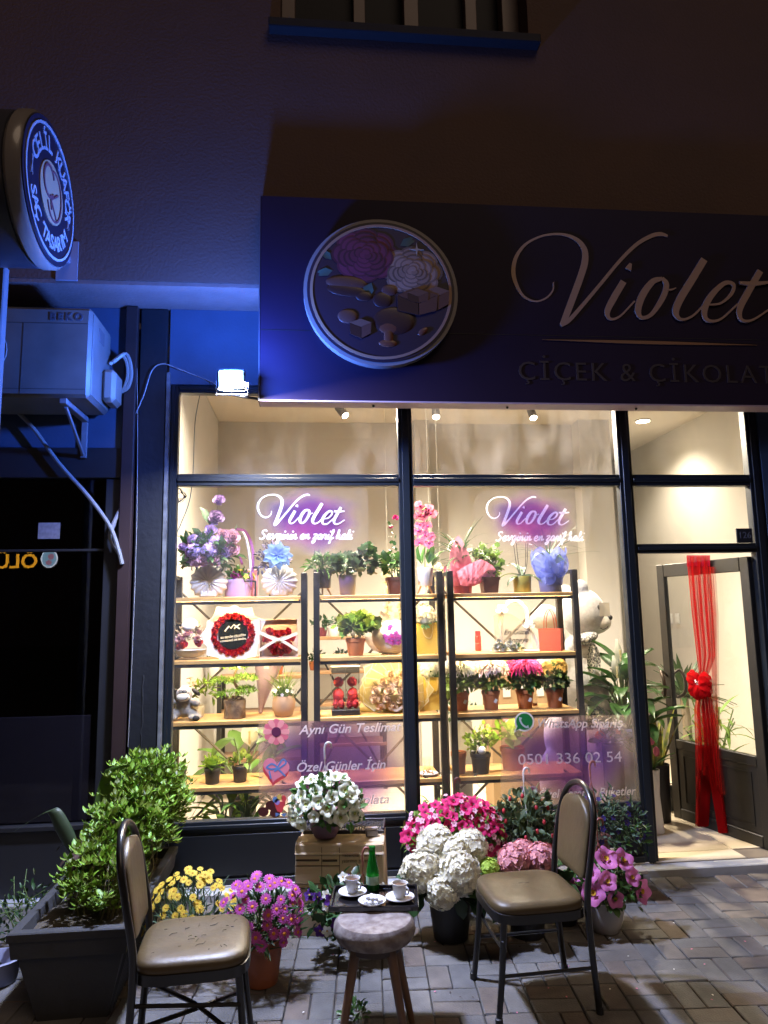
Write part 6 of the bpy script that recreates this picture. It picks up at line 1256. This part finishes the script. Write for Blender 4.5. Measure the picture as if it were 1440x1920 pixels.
# ================================================================ IN FRONT OF THE SHOP
# ---- long planter with shrub
PX0, PX1, PY0, PY1, PH = -1.205, -.735, -1.285, -.27, .365
pt = thing('planter', 'long grey ribbed concrete planter beside the left chair', 'planter', ((PX0+PX1)/2, (PY0+PY1)/2, 0)); hw, hl = (PX1-PX0)/2, (PY1-PY0)/2
M_plt = mat('planter_concrete', (.038, .038, .039), .85, var=.2, vs_=5, bump=.5, bs=45)
def taper(w0, l0, w1, l1, z0, z1): return np.array([(sx*w, sy*l, z) for w, l, z in ((w0, l0, z0), (w1, l1, z1)) for sx, sy in ((-1, -1), (1, -1), (1, 1), (-1, 1))]), [(3, 2, 1, 0), (0, 1, 5, 4), (1, 2, 6, 5), (2, 3, 7, 6), (3, 0, 4, 7)]
part('trough', taper(hw-.10, hl-.09, hw-.03, hl-.03, 0, PH-.09), M_plt, pt, 20)
def tap_band(w0, l0, w1, l1, z0, z1): V, F = taper(w0, l0, w1, l1, z0, z1); return V, F[1:]
part('rim', [tap_band(hw-.015, hl-.015, hw-.008, hl-.008, PH-.10, PH-.035), tap_band(hw-.008, hl-.008, hw, hl, PH-.035, PH-.032), tap_band(hw, hl, hw, hl, PH-.032, PH-.004), tap_band(hw, hl, hw-.006, hl-.006, PH-.004, PH), tap_band(hw-.006, hl-.006, hw-.04, hl-.04, PH, PH), tap_band(hw-.04, hl-.04, hw-.05, hl-.05, PH, PH-.06)], M_plt, pt, 20)
for i in range(20):
    y = (i/19-.5)*2*(hl-.10); part('rib', tf((np.array([(hw-.10, -.010, .01), (hw-.10, .010, .01), (hw-.034, .011, PH-.105), (hw-.034, -.011, PH-.105), (hw-.087, -.006, .01), (hw-.087, .006, .01), (hw-.021, .007, PH-.105), (hw-.021, -.007, PH-.105)]), [(4, 5, 6, 7), (0, 4, 7, 3), (1, 2, 6, 5), (3, 7, 6, 2)]), None, (0, y, 0)), M_plt, pt, 20)
gs = grid(lambda u, v: ((u-.5)*2*(hw-.05), (v-.5)*2*(hl-.05), PH-.045+.02*sin(u*7+v*3)*sin(v*9)), 10, 20)
part('soil', gs, mat('planter_soil', (.085, .070, .050), .95, bump=1.0, bs=90, var=.35, vs_=25), pt)
M_dry = mat('leaf_dry', (.05, .025, .016), .8, var=.3, vs_=15)
sb = thing('shrub', 'bright green clipped euonymus shrub growing in the long planter', 'shrub', (-.93, -.66, PH-.05))
M_shrub = mat('leaf_shrub', (.15, .24, .020), .5, isl=.62, tl=.2, var=.1)
def clusters(n, sampler, L, W_):
    P = []; D = []
    for _ in range(n):
        p, v = sampler(); q = random.randint(5, 8)
        for i in range(q):
            a = i*2*pi/q+random.random(); d_ = np.array([cos(a), sin(a), .55+random.uniform(-.3, .4)])+v*.5; P.append(p+d_*.006); D.append(d_)
    P = np.array(P); D = np.array(D); nr = np.cross(np.cross(D, np.array([0, 0, 1.0])), D)*-1+np.array([0, 0, .9])
    s = np.clip(1+rng.normal(size=len(P))*.32, .4, 1.7); return scatter(LEAF, P, D, nr, L*s, W_*s)
def shrub_s(cx, cy, cz, rx, ry, rz):
    def f():
        v = rng.normal(size=3); v /= np.linalg.norm(v); v[2] = v[2]*.9+.05; q = rng.uniform(.35, 1.12)**.6
        q *= 1+.14*sin(9*v[0]+2)*sin(8*v[1]+11*v[2]); return np.array([cx, cy, cz])+v*np.array([rx, ry, rz])*q, v
    return f
g = MB()
for args, n in (((.05, .28, .33, .20, .24, .24), 520), ((.03, -.02, .25, .19, .26, .20), 300), ((.0, -.32, .15, .17, .22, .15), 200), ((.12, .40, .24, .12, .16, .22), 150)): g.add(clusters(n, shrub_s(*args), .031, .016))
stuff(part('foliage', g, M_shrub, sb, 80))
g = MB()
for i in range(60):
    x, y = rng.uniform(-.14, .17), rng.uniform(-.42, .48); h = rng.uniform(.15, .32); g.add(tube([(x, y, .0), (x*1.1+rng.normal()*.02, y+rng.normal()*.02, h*.5), (x*1.2+rng.normal()*.03, y+rng.normal()*.03, h)], [.004, .003, .002], 5))
stuff(part('dead_leaves', leaves(40, (.20, .48, .20), .03, .016, (.03, .02, .16)), M_dry, sb, 80))
part('stem', g, mat('shrub_wood', (.20, .17, .09), .8), sb)
cn = thing('canna', 'drooping canna leaves rising from the far left side of the planter', 'plant', (-1.12, -.50, PH-.05))
M_can = mat('leaf_canna', (.10, .17, .035), .4, tl=.2, var=.3, vs_=10)
def rolled(L, Wd, droop):
    def f(u, v):
        a = (u-.5)*3.6*(1-.3*v); w = Wd*sin(pi*min(.97, .12+v*.86))**.7/3.2; bend = max(0, v-.74)**1.5*droop*2.2
        return (w*sin(a)+bend*.45, w*cos(a)*.7, L*(v-bend*.5))
    return grid(f, 9, 14)
part('leaf', rolled(.42, .17, 1.0), M_can, cn, 80, loc=(.03, 0, .18), M=rot('Z', .3)@rot('Y', .18)); part('leaf', rolled(.34, .12, 1.6), mat('leaf_canna_dark', (.03, .05, .02), .5, var=.3, vs_=10), cn, 80, loc=(-.06, -.02, .10), M=rot('Z', pi)@rot('Y', .5))
for i in range(7): part('dry_leaf', wide_leaf(.22, .05, 1.8, 8, .3), M_dry, cn, 80, loc=(0, -.02, .12), M=aim(2.2+i*.7, random.uniform(-.3, .9)))
part('stem', tube([(0, 0, 0), (.01, 0, .12), (.03, 0, .24)], .012, 7), M_stem, cn)
wd = thing('weeds', 'thin dark weeds growing at the foot of the wall left of the planter', 'plant', (-1.42, -.55, 0)); stuff(part('foliage', leaves(260, (.16, .25, .24), .035, .012, (0, 0, .08), LEAF, -.2, .1), M_leaf_d, wd, 80)); part('stem', [tube([(0, 0, 0), (rng.normal()*.06, rng.normal()*.1, .15), (rng.normal()*.1, rng.normal()*.15, .30)], .002, 5, 3) for _ in range(14)], M_stem, wd)
q = gnd(10, 1840, 0); tag(part('bucket', lathe([(.07, 0), (.075, .005), (.095, .10), (.10, .10), (.09, .104), (.086, .10), (.068, .012)], 22), mat('bucket_blue', (.22, .24, .36), .6), loc=(q[0]-.03, q[1], .0)), 'low bluish plastic tub on the pavement at the left edge', 'tub')

# ---- chairs
M_vinyl = mat('brown_vinyl', (.075, .050, .019), .46, var=.16, vs_=7, bump=.5, bs=26); M_tube = mat('chair_tube', (.012, .011, .011), .28, var=.1)
def superell(a, n=4.0): c_, s_ = cos(a), sin(a); return math.copysign(abs(c_)**(2/n), c_), math.copysign(abs(s_)**(2/n), s_)
def pad(rx, ry, rows):
    def f(u, v):
        i = min(int(v*(len(rows)-1)+1e-6), len(rows)-1); k_, z = rows[i]; x, y = superell(2*pi*u, 4.5); return (rx*k_*x, ry*k_*y, z)
    return grid(f, 40, len(rows), True)
def chair(label, loc, rz, cross, worn):
    t = thing('chair', label, 'chair', loc, rz, 'black metal café chairs'); w = .175; sh = .43
    part('seat', pad(.195, .195, [(.85, sh-.055), (.97, sh-.05), (1.0, sh-.03), (.99, sh-.012), (.94, sh-.002), (.8, sh+.004), (.5, sh+.002), (.02, sh-.002)]), M_vinyl, t, 60)
    part('seat_rim', pad(.199, .199, [(.9, sh-.072), (1.0, sh-.07), (1.0, sh-.036), (.97, sh-.034)]), M_tube, t, 50)
    hoop = [(-.215, -w, 0), (-.195, -w, .25), (-.19, -w, .44), (-.215, -w-.004, .60), (-.24, -w+.012, .73), (-.255, -w+.07, .805), (-.262, 0, .835)]; hoop += [(x, -y, z) for x, y, z in hoop[-2::-1]]
    part('back_frame', tube(hoop, .0135, 10, 6), M_tube, t)
    def fb(u, v):
        a = 2*pi*u; z = .475+.315*v; hwid = .152*(1-.10*(1-v)**2)*(1 if v < .5 else max(.0, 1-((v-.5)/.5)**3.2)**.5)+.003; hwid *= min(1, (v+.02)*14)**.35; xc = -.198-.05*max(0, (z-.46)/.35)**1.2; x_, y_ = superell(a, 3)
        return (xc+.024*x_*min(1, 14*(1-v)+.15)*min(1, v*14+.2)-.010*(1-(y_)**2), hwid*y_, z)
    part('backrest', grid(fb, 32, 18, True), M_vinyl, t, 80)
    for y in (-w+.005, w-.005): part('leg', tube([(.16, y*.95, sh-.06), (.175, y, .2), (.20, y*1.04, 0)], [.0135, .013, .012], 9, 3), M_tube, t)
    for y in (-w, w): part('stretcher', tube([(-.198, y, .17), (.178, y*1.0, .17)] if not cross else [(-.198, y, .30), (.17, y, .27)], .007, 7), M_tube, t)
    if cross: part('cross_stretcher', [tube([(-.20, -w, .22), (0, 0, .185), (.185, w*1.02, .15)], .008, 7), tube([(-.20, w, .22), (0, 0, .205), (.185, -w*1.02, .15)], .008, 7)], M_tube, t)
    else: part('front_stretcher', tube([(.17, -w, .30), (.15, -w*.7, .24), (.15, w*.7, .24), (.17, w, .30)], .007, 7, 5), M_tube, t)
    for x, y in ((.20, -w*1.04), (.20, w*1.04), (-.215, -w), (-.215, w)): part('foot_cap', lathe([(.014, 0), (.016, .002), (.015, .025), (.012, .027)], 10), M_blackpot, t, loc=(x, y, 0))
    if worn:
        cr_ = MB()
        for _ in range(26):
            x, y, a = rng.uniform(-.14, .15), rng.uniform(-.15, .15), rng.normal()*.5+1.1; L = rng.uniform(.006, .032); cr_.add(tf(stroke([(0, 0), (L*.5, rng.normal()*.004), (L, rng.normal()*.006)], [.0006, rng.uniform(.0006, .0018), .0003], .0012, 3), rot('Z', a)@rot('X', -pi/2), (x, y, sh+.0032)))
        part('cracks', cr_, mat('crack_black', (.006, .005, .005), .8), t)
    else:
        part('crease', [tf(stroke([(0, 0), (.02, .006), (.04, -.004), (.05, .012)], [.0005, .002, .002, .0005], .0012, 3), rot('X', -pi/2), (-.02, -.03, sh+.003))], mat('crack_black', (0, 0, 0)), t)
    return t
chair('black metal chair with a cracked brown vinyl seat beside the planter', (-.435, -1.56, 0), rad(4), True, True); chair('black metal chair with an uncracked brown vinyl seat in front of the right pane', (.895, -1.27, 0), rad(183), False, False)

# ---- stool with coffee tray
ST = np.array([.225, -1.485, 0]); SH_ = .43
sl2 = thing('stool', 'round padded stool with four splayed wooden legs between the chairs', 'stool', ST)
part('cushion', lathe([(.12, SH_-.075), (.145, SH_-.07), (.158, SH_-.045), (.155, SH_-.02), (.14, SH_-.004), (.10, SH_), (.02, SH_-.001)], 40), mat('stool_fabric', (.13, .10, .095), .8, col2=(.24, .21, .20), vs_=28, bump=.4, bs=120), sl2)
part('apron', lathe([(.10, SH_-.11), (.105, SH_-.105), (.105, SH_-.073), (.09, SH_-.072)], 24), mat('stool_wood_dark', (.06, .035, .022), .5), sl2)
M_leg = mat('stool_wood', (.13, .070, .038), .45, var=.2, vs_=14)
for a in (.55, 2.3, 3.75, 5.35): part('leg', tube([(.088*cos(a), .088*sin(a), SH_-.075), (.175*cos(a), .175*sin(a), 0)], [.020, .013], 10), M_leg, sl2)
TZ = SH_+.001; TC = gnd(703, 1690, TZ)
tr = thing('tray', 'black serving tray with raised edge on the stool', 'tray', (TC[0], TC[1]+.01, TZ), rad(-7)); tw, tl2 = .165, .105; M_tray = mat('tray_lacquer', (.010, .009, .011), .18, coat=.5)
part('base', bx(-tw, tw, -tl2, tl2, 0, .006, .002), M_tray, tr)
for s_ in (bx(-tw-.012, tw+.012, -tl2-.010, -tl2-.0005, .001, .020, .003), bx(-tw-.012, tw+.012, tl2+.0005, tl2+.010, .001, .020, .003), bx(-tw-.012, -tw-.0005, -tl2, tl2, .001, .020, .003), bx(tw+.0005, tw+.012, -tl2, tl2, .001, .020, .003)): part('rim', s_, M_tray, tr)
M_china = mat('china_white', (.70, .70, .70), .18, coat=.3); M_cof = mat('coffee_foam', (.10, .045, .02), .5, var=.2, vs_=60)
def cup(px, py, lab):
    p = gnd(px, py, TZ+.006); t = thing('coffee_cup', lab, 'cup', (p[0], p[1], TZ+.0175), 0, 'coffee cups on the tray')
    part('cup', lathe([(.018, 0), (.020, .002), (.026, .02), (.031, .05), (.0325, .056), (.030, .056), (.027, .045), (.02, .012)], 26), M_china, t); part('coffee', lathe([(.0285, .046), (.002, .0465)], 18), M_cof, t); part('handle', tube([(.026, 0, .046), (.046, 0, .044), (.048, 0, .026), (.024, 0, .016)], .0035, 7, 5), M_china, t, M=rot('Z', -.9))
    s_ = tag(part('saucer', lathe([(.024, 0), (.028, .001), (.05, .010), (.059, .015), (.058, .017), (.045, .011), (.020, .009), (.002, .009)], 30), M_china, loc=(p[0], p[1], TZ+.0065)), 'white china saucer under the %s coffee cup' % ('left' if px < 700 else 'right'), 'saucer', 'saucers on the tray')
cup(661, 1678, 'small white cup of Turkish coffee on the left of the tray'); cup(750, 1688, 'small white cup of Turkish coffee on the right of the tray')
p = gnd(698, 1698, TZ+.006); bo = thing('sweets_bowl', 'small white bowl of sugared sweets at the front of the tray', 'bowl', (p[0], p[1], TZ+.0065)); part('bowl', lathe([(.02, 0), (.024, .001), (.045, .010), (.056, .022), (.054, .022), (.04, .012), (.002, .007)], 28), M_china, bo)
sm = MB().add(ell((0, 0, 0), (.011, .009, .007), 10, 7)).mesh('sweet', mat('sugar_white', (.72, .72, .74), .6, bump=.3), 60)
for i in range(20): a = i*2.4; r_ = .034*math.sqrt((i % 14)/14); link('sweet', sm, bo, (r_*cos(a), r_*sin(a), .019+(.011 if i > 13 else 0)), rot('Z', a)@rot('X', random.uniform(-.5, .5)))
p = gnd(699, 1668, TZ+.006); gm = thing('green_bottle', 'green glass soda bottle standing at the back of the tray', 'bottle', (p[0], p[1], TZ+.0065))
def bottle_mat():
    m = bpy.data.materials.new('green_glass'); m.use_nodes = True; n = m.node_tree.nodes; b_ = n['Principled BSDF']; b_.inputs['Base Color'].default_value = (.015, .22, .03, 1); b_.inputs['Roughness'].default_value = .06
    tr_ = n.new('ShaderNodeBsdfTransparent'); tr_.inputs[0].default_value = (.05, .55, .08, 1); mx = n.new('ShaderNodeMixShader'); mx.inputs[0].default_value = .45; l = m.node_tree.links; l.new(b_.outputs[0], mx.inputs[1]); l.new(tr_.outputs[0], mx.inputs[2]); l.new(mx.outputs[0], n['Material Output'].inputs[0]); return m
part('glass', lathe([(.024, 0), (.027, .004), (.027, .07), (.025, .085), (.014, .135), (.0125, .16), (.014, .162), (.014, .172), (.011, .173)], 24), bottle_mat(), gm); part('label', lathe([(.0274, .025), (.0275, .026), (.0275, .056), (.0274, .057)], 24), mat('bottle_label', (.30, .42, .28), .6, var=.3, vs_=60), gm)

# ---- cardboard box with crate on top
bxo = thing('newspaper_box', 'box wrapped in old newspaper supporting the white petunia pot', 'box', (.14, -.47, 0), rad(-8)); M_news = mat('old_newspaper', (.56, .43, .28), .85, var=.12, vs_=7, bump=.35, bs=25)
V, F = bx(-.235, .235, -.14, .16, 0, .435, .006); V = V.copy(); V[:, 0] *= 1-.06*(V[:, 2]/.435); part('carton', (V, F), M_news, bxo)
part('paper_top', grid(lambda u, v: ((u-.5)*.45, -.146+.13*v, .4365+.006*sin(9*u)*v-(.05 if v == 0 else 0)), 20, 5), mat('newspaper_pale', (.48, .38, .26), .85, var=.15, vs_=10, bump=.5, bs=30), bxo)
part('tear_line', [bx(-.226, .0, -.1425, -.1403, z, z+.004) for z in (.135, .245, .33)]+[bx(-.09, -.087, -.1423, -.1403, .01, .42), bx(.0, .003, -.1424, -.1403, .01, .42)], mat('newsprint_dark', (.12, .085, .05), .9), bxo)
part('headline_bar', [bx(-.22, -.10, -.1432, -.1412, z, z+.008) for z in (.222, .355)]+[bx(-.085, -.01, -.1432, -.1412, z, z+.010) for z in (.216, .352)], mat('newsprint_ink', (.07, .05, .035), .9), bxo)
g = MB(); V, F = text("Yabancılar Türkiye'ye", .026, 0, 0, .0006, 'LEFT'); g.add((V+np.array([.015, 0, .375]), F)); V, F = text('yatırımın zirvesinde', .026, 0, 0, .0006, 'LEFT'); g.add((V+np.array([.015, 0, .348]), F)); part('newsprint_lettering', g, mat('newsprint_ink', (0, 0, 0)), bxo, loc=(0, -.1425, 0), k=(.85, 1, 1))
cr2 = thing('plastic_crate', 'black mesh plastic crate lying on the newspaper box', 'crate', (.14+.02, -.385, .443), rad(-8)); g = MB(); cw_, cl_ = .205, .085
for i in range(26): x = -cw_*1.6+i*(cw_*3.2/25); g.add(tube([(max(-cw_, min(cw_, x-cl_)), max(-cl_, -cl_+(-cw_-(x-cl_)) if x-cl_ < -cw_ else -cl_), .012), (max(-cw_, min(cw_, x+cl_)), cl_ if x+cl_ < cw_ else cl_-(x+cl_-cw_), .012)], .0022, 4)) if -cw_-cl_ < x < cw_+cl_ else None
for i in range(26): x = -cw_*1.6+i*(cw_*3.2/25); g.add(tube([(max(-cw_, min(cw_, x+cl_)), -cl_ if x+cl_ < cw_ else -cl_+(x+cl_-cw_), .016), (max(-cw_, min(cw_, x-cl_)), cl_ if x-cl_ > -cw_ else cl_-(-cw_-(x-cl_)), .016)], .0022, 4)) if -cw_-cl_ < x < cw_+cl_ else None
part('mesh', g, mat('crate_black', (.035, .030, .034), .5), cr2); part('rail', [bx(-cw_-.008, cw_+.008, -cl_-.008, -cl_, .0, .018, .002), bx(-cw_-.008, cw_+.008, cl_, cl_+.008, .0, .03, .002), bx(-cw_-.008, -cw_, -cl_+.001, cl_-.001, .0, .03, .002), bx(cw_, cw_+.008, -cl_+.001, cl_-.001, .0, .03, .002)], mat('crate_black', (0, 0, 0)), cr2)
p = gnd(697, 1567, .445); tb = thing('metal_tin', 'small metal tin standing on the front right of the newspaper box', 'tin', (p[0], p[1], .443), .1); part('body', bx(-.030, .030, -.012, .012, 0, .032, .003), mat('tin_grey', (.20, .18, .17), .4, metal=.5, var=.2, vs_=50), tb); part('lid', bx(-.031, .031, -.013, .013, .0325, .045, .003), mat('tin_lid', (.40, .34, .33), .4, metal=.3), tb)

# ---- flowers in front
HK_r = mat('hook_brown', (.30, .10, .07), .5); HK_w = mat('hook_white', (.62, .60, .60), .5); HK_d = mat('hook_dark', (.10, .03, .025), .5)
M_mauvepot = mat('mauve_pot', (.20, .10, .15), .55); M_whitepot = mat('offwhite_pot', (.46, .44, .41), .55, var=.05)
p = gnd(610, 1563, .46)
potted('white_petunia', 'white petunias in a mauve hanging pot on top of the newspaper box', (p[0], p[1]+.0, .447), ('bowl', .088, .058, .115, M_mauvepot), dict(n=420, r=(.175, .13, .14), L=.045, W=.024, m=M_leaf, c=(.01, 0, .03), lo=-.55, inner=.35), dict(kind='petunia', n=40, r=(.195, .145, .165), s=.07, m=[P_ivory, C_green], key='iv', c=(.01, -.005, .03), lo=-.35, front=.45, mind=.042, face=((0, -1, .3), .35)), cat='potted flowers', hook=(.33, HK_w))
p = gnd(350, 1815, 0)
potted('yellow_daisies', 'yellow daisies in a purple pot behind the left chair', (-.565, -.86, 0), ('bowl', .10, .075, .14, mat('purple_pot', (.10, .06, .16), .55)), dict(n=520, r=(.19, .16, .20), L=.055, W=.007, m=M_leaf_b, c=(-.0, 0, .05), lo=-.5, inner=.2, T=NEEDLE, up=.8), dict(kind='daisy', n=105, r=(.20, .17, .23), s=.038, m=[P_yel, C_yel], key='ye', c=(0, 0, .06), lo=-.45, front=.4, mind=.024, face=((0, -.7, .6), .5)), cat='potted flowers', stems=24)
p = gnd(488, 1860, 0)
potted('magenta_daisies', 'magenta daisies in a terracotta pot beside the left chair', (p[0], p[1]+.08, 0), ('nursery', .095, .07, .19, mat('terra_dark', (.28, .085, .035), .6)), dict(n=420, r=(.16, .14, .15), L=.06, W=.010, m=M_leaf_d, c=(.01, 0, .06), lo=-.6, inner=.2, T=NEEDLE, up=.4), dict(kind='daisy', n=56, r=(.175, .15, .175), s=.052, m=[P_viol, C_org], key='vi', c=(.0, 0, .07), lo=-.35, front=.4, mind=.033, face=((0, -.8, .5), .5)), cat='potted flowers', stems=18)
p = gnd(688, 1805, 0)
t = potted('pansies', 'purple and white pansies trailing from a white pot behind the stool', (p[0]-.01, p[1]+.07, 0), ('bowl', .095, .065, .16, M_whitepot), dict(n=260, r=(.19, .13, .13), L=.05, W=.032, m=M_leaf_d, c=(-.07, 0, .06), lo=-.9, inner=.3), [dict(kind='blossom', n=10, r=(.20, .14, .15), s=.06, m=[P_purp, C_yel], key='pu', c=(-.07, -.01, .06), lo=-.7, front=.2, mind=.05, face=((0, -1, .2), .6)), dict(kind='blossom', n=7, r=(.20, .14, .15), s=.05, m=[P_white, C_yel], key='wy', c=(-.07, -.01, .06), lo=-.7, front=.2, mind=.05, face=((0, -1, .2), .6))], cat='potted flowers', hook=(.30, HK_r, (.0, -.02)))
def hydr(label, loc, pot, heads, m, key, size, lm=M_leaf_d):
    t = potted('hydrangea', label, loc, pot, dict(n=46, r=(.16, .14, .06), L=.13, W=.085, m=lm, c=(0, 0, -.005), lo=-.5, inner=.4, up=-.25), cat='potted flowers', stems=8, group='hydrangeas in black pots')
    for (x, y, z, s) in heads: link('flower', flower_mesh('hydrangea', [m], key), t, (x, y, pot[3]+z), frame_z((x*2, y-.15, .6), random.uniform(0, 6)), s*random.uniform(.95, 1.05))
    return t
p = gnd(852, 1772, 0)
hw_ = hydr('big white hydrangea in a black pot between the stool and the right chair', (p[0], p[1]+.085, 0), ('nursery', .115, .085, .25, M_blackpot), [(-.14, -.06, .085, .205), (.025, -.13, .085, .215), (-.055, .05, .165, .195), (.115, .03, .15, .19), (-.06, -.15, .02, .17), (-.17, .06, .03, .15), (.03, -.03, .15, .16)], petal('petal_hydrangea', (.78, .74, .58), .2, .28), 'hw', .2)
link('flower', flower_mesh('hydrangea', [petal('petal_lime', (.45, .62, .10))], 'li'), hw_, (.19, -.05, .25+.07), frame_z((.4, -.4, .6)), .11)
p = gnd(1000, 1768, 0)
hydr('pink hydrangea in a black pot under the right chair seat', (p[0], p[1]+.09, 0), ('nursery', .105, .08, .24, M_blackpot), [(-.06, -.02, .11, .17), (.08, -.01, .11, .165), (.02, .08, .11, .15)], petal('petal_hyd_pink', (.68, .30, .32), .2, .4), 'hp', .17)
# platform of planks on a black crate
be = thing('plank_platform', 'low platform of pale wooden planks on black crates below the right pane', 'platform', (1.26, -.23, 0)); M_plank = mat('weathered_plank', (.34, .29, .23), .75, var=.2, vs_=8, bump=.4, bs=40)
for i in range(4):
    y = -.155+i*.098; part('plank', bx(-.56+.01*(i % 2), .555-.012*(i % 3), y-.047, y+.047, .143, .165, .004), M_plank, be)
for x in (-.35, .36): part('crate', [bx(x-.17, x+.17, -.13, .10, .0, .1425, .004)]+[bx(x-.165+i*.066, x-.135+i*.066, -.136, -.1305, .01, .13, .002) for i in range(6)], M_blackpot, be)
PZ = .166
def onp(px, Y): return (xof(px, Y, PZ), Y, PZ)
potted('pink_petunia', 'dense pink and white petunias in a dark hanging pot on the planks', onp(860, -.20), ('bowl', .10, .075, .10, M_blackpot), dict(n=520, r=(.27, .17, .20), L=.045, W=.02, m=M_leaf_y, c=(-.02, 0, .05), lo=-.5, inner=.4), [dict(kind='petunia', n=85, r=(.285, .185, .22), s=.062, m=[petal('petal_star_pink', (.62, .03, .17), .2, .3), C_dark], key='st', c=(-.02, -.005, .05), lo=-.35, front=.35, mind=.036, face=((0, -1, .3), .3)), dict(kind='blossom', n=60, r=(.29, .19, .225), s=.035, m=[petal('petal_star_white', (.78, .42, .52), .2), C_dark], key='stw', c=(-.02, -.012, .05), lo=-.3, front=.2, mind=.04, face=((0, -1, .3), .3))], cat='potted flowers', hook=(.36, HK_d, (-.02, -.05)))
fu = potted('fuchsia', 'fuchsia with small red buds in a grey trough on the planks', onp(985, -.16), ('bowl', .09, .07, .09, mat('trough_grey', (.25, .22, .24), .6)), dict(n=420, r=(.22, .14, .19), L=.055, W=.032, m=mat('leaf_fuchsia', (.09, .13, .07), .5, isl=.35, tl=.2), c=(.02, 0, .08), lo=-.5, inner=.35), cat='potted flowers', stems=14, hook=(.40, HK_w, (0, -.04)))
bm = MB().add(ell((0, 0, 0), (.010, .010, .015), 8, 6)).mesh('bud', mat('bud_red', (.45, .03, .04), .5), 60)
for q, d_ in spread_spots(22, (.22, .14, .19), (.02, -.01, .17), -.5, .2, .05): link('bud', bm, fu, q)
potted('blue_lobelia', 'dark blue trailing lobelia in a brown pot at the right end of the planks', onp(1120, -.20), ('nursery', .085, .065, .12, mat('brown_pot', (.12, .05, .035), .6)), [dict(n=420, r=(.24, .16, .17), L=.045, W=.013, m=M_leaf_b, c=(.05, 0, .06), lo=-.6, inner=.2, up=.3), dict(n=110, r=(.10, .09, .10), L=.045, W=.012, m=M_leaf, c=(.20, -.04, -.02), lo=-.8, inner=.1)], dict(kind='blossom', n=38, r=(.24, .16, .19), s=.038, m=[petal('petal_indigo', (.035, .025, .13), .2), C_dark], key='in', c=(.05, -.01, .06), lo=-.5, front=.3, mind=.04), cat='potted flowers', hook=(.40, HK_r, (-.03, -.04)))
p = gnd(1148, 1757, 0)
potted('lilac_petunia', 'pink lilac petunias in a white hanging pot right of the right chair', (p[0], p[1]+.075, 0), ('bowl', .10, .065, .155, M_whitepot), dict(n=420, r=(.175, .13, .13), L=.036, W=.026, m=M_leaf, c=(.0, 0, .05), lo=-.5, inner=.4), dict(kind='petunia', n=11, r=(.185, .14, .16), s=.10, m=[petal('petal_orchid_pink', (.66, .20, .48)), C_yel], key='op', c=(0, -.01, .05), lo=-.1, front=.2, mind=.085, face=((0, -1, .3), .5)), cat='potted flowers', hook=(.36, HK_r, (-.03, -.03)))
potted('viola', 'small violet flowers in a black pot hidden behind the right chair back', (1.27, -.62, 0), ('nursery', .07, .055, .12, M_blackpot), dict(n=120, r=(.10, .09, .09), L=.035, W=.02, m=M_leaf_d, c=(0, 0, .04)), dict(kind='blossom', n=10, r=(.11, .10, .10), s=.05, m=[P_lil, C_yel], key='lv', c=(0, 0, .05), mind=.04), cat='potted flowers')
wt = gnd(665, 1905, 0); ww = thing('paving_weed', 'small weed sprouting between the pavers under the stool', 'plant', (wt[0], wt[1], 0)); stuff(part('foliage', leaves(70, (.05, .05, .04), .03, .012, (0, 0, .005)), M_leaf, ww, 80))
g = MB()
for i in range(46):
    q = gnd(rng.uniform(430, 1420), rng.uniform(1700, 1905), 0)
    g.add(tf((LEAF[0]*np.array([.012, .007, .6*.012]), LEAF[1]), rot('Z', rng.uniform(0, 6)), (q[0], q[1], .004)), int(rng.integers(0, 3)))
lit_ = link('fallen_petals', g.mesh('fallen_petals', [P_white, P_pink, M_dry], 80)); stuff(lit_)
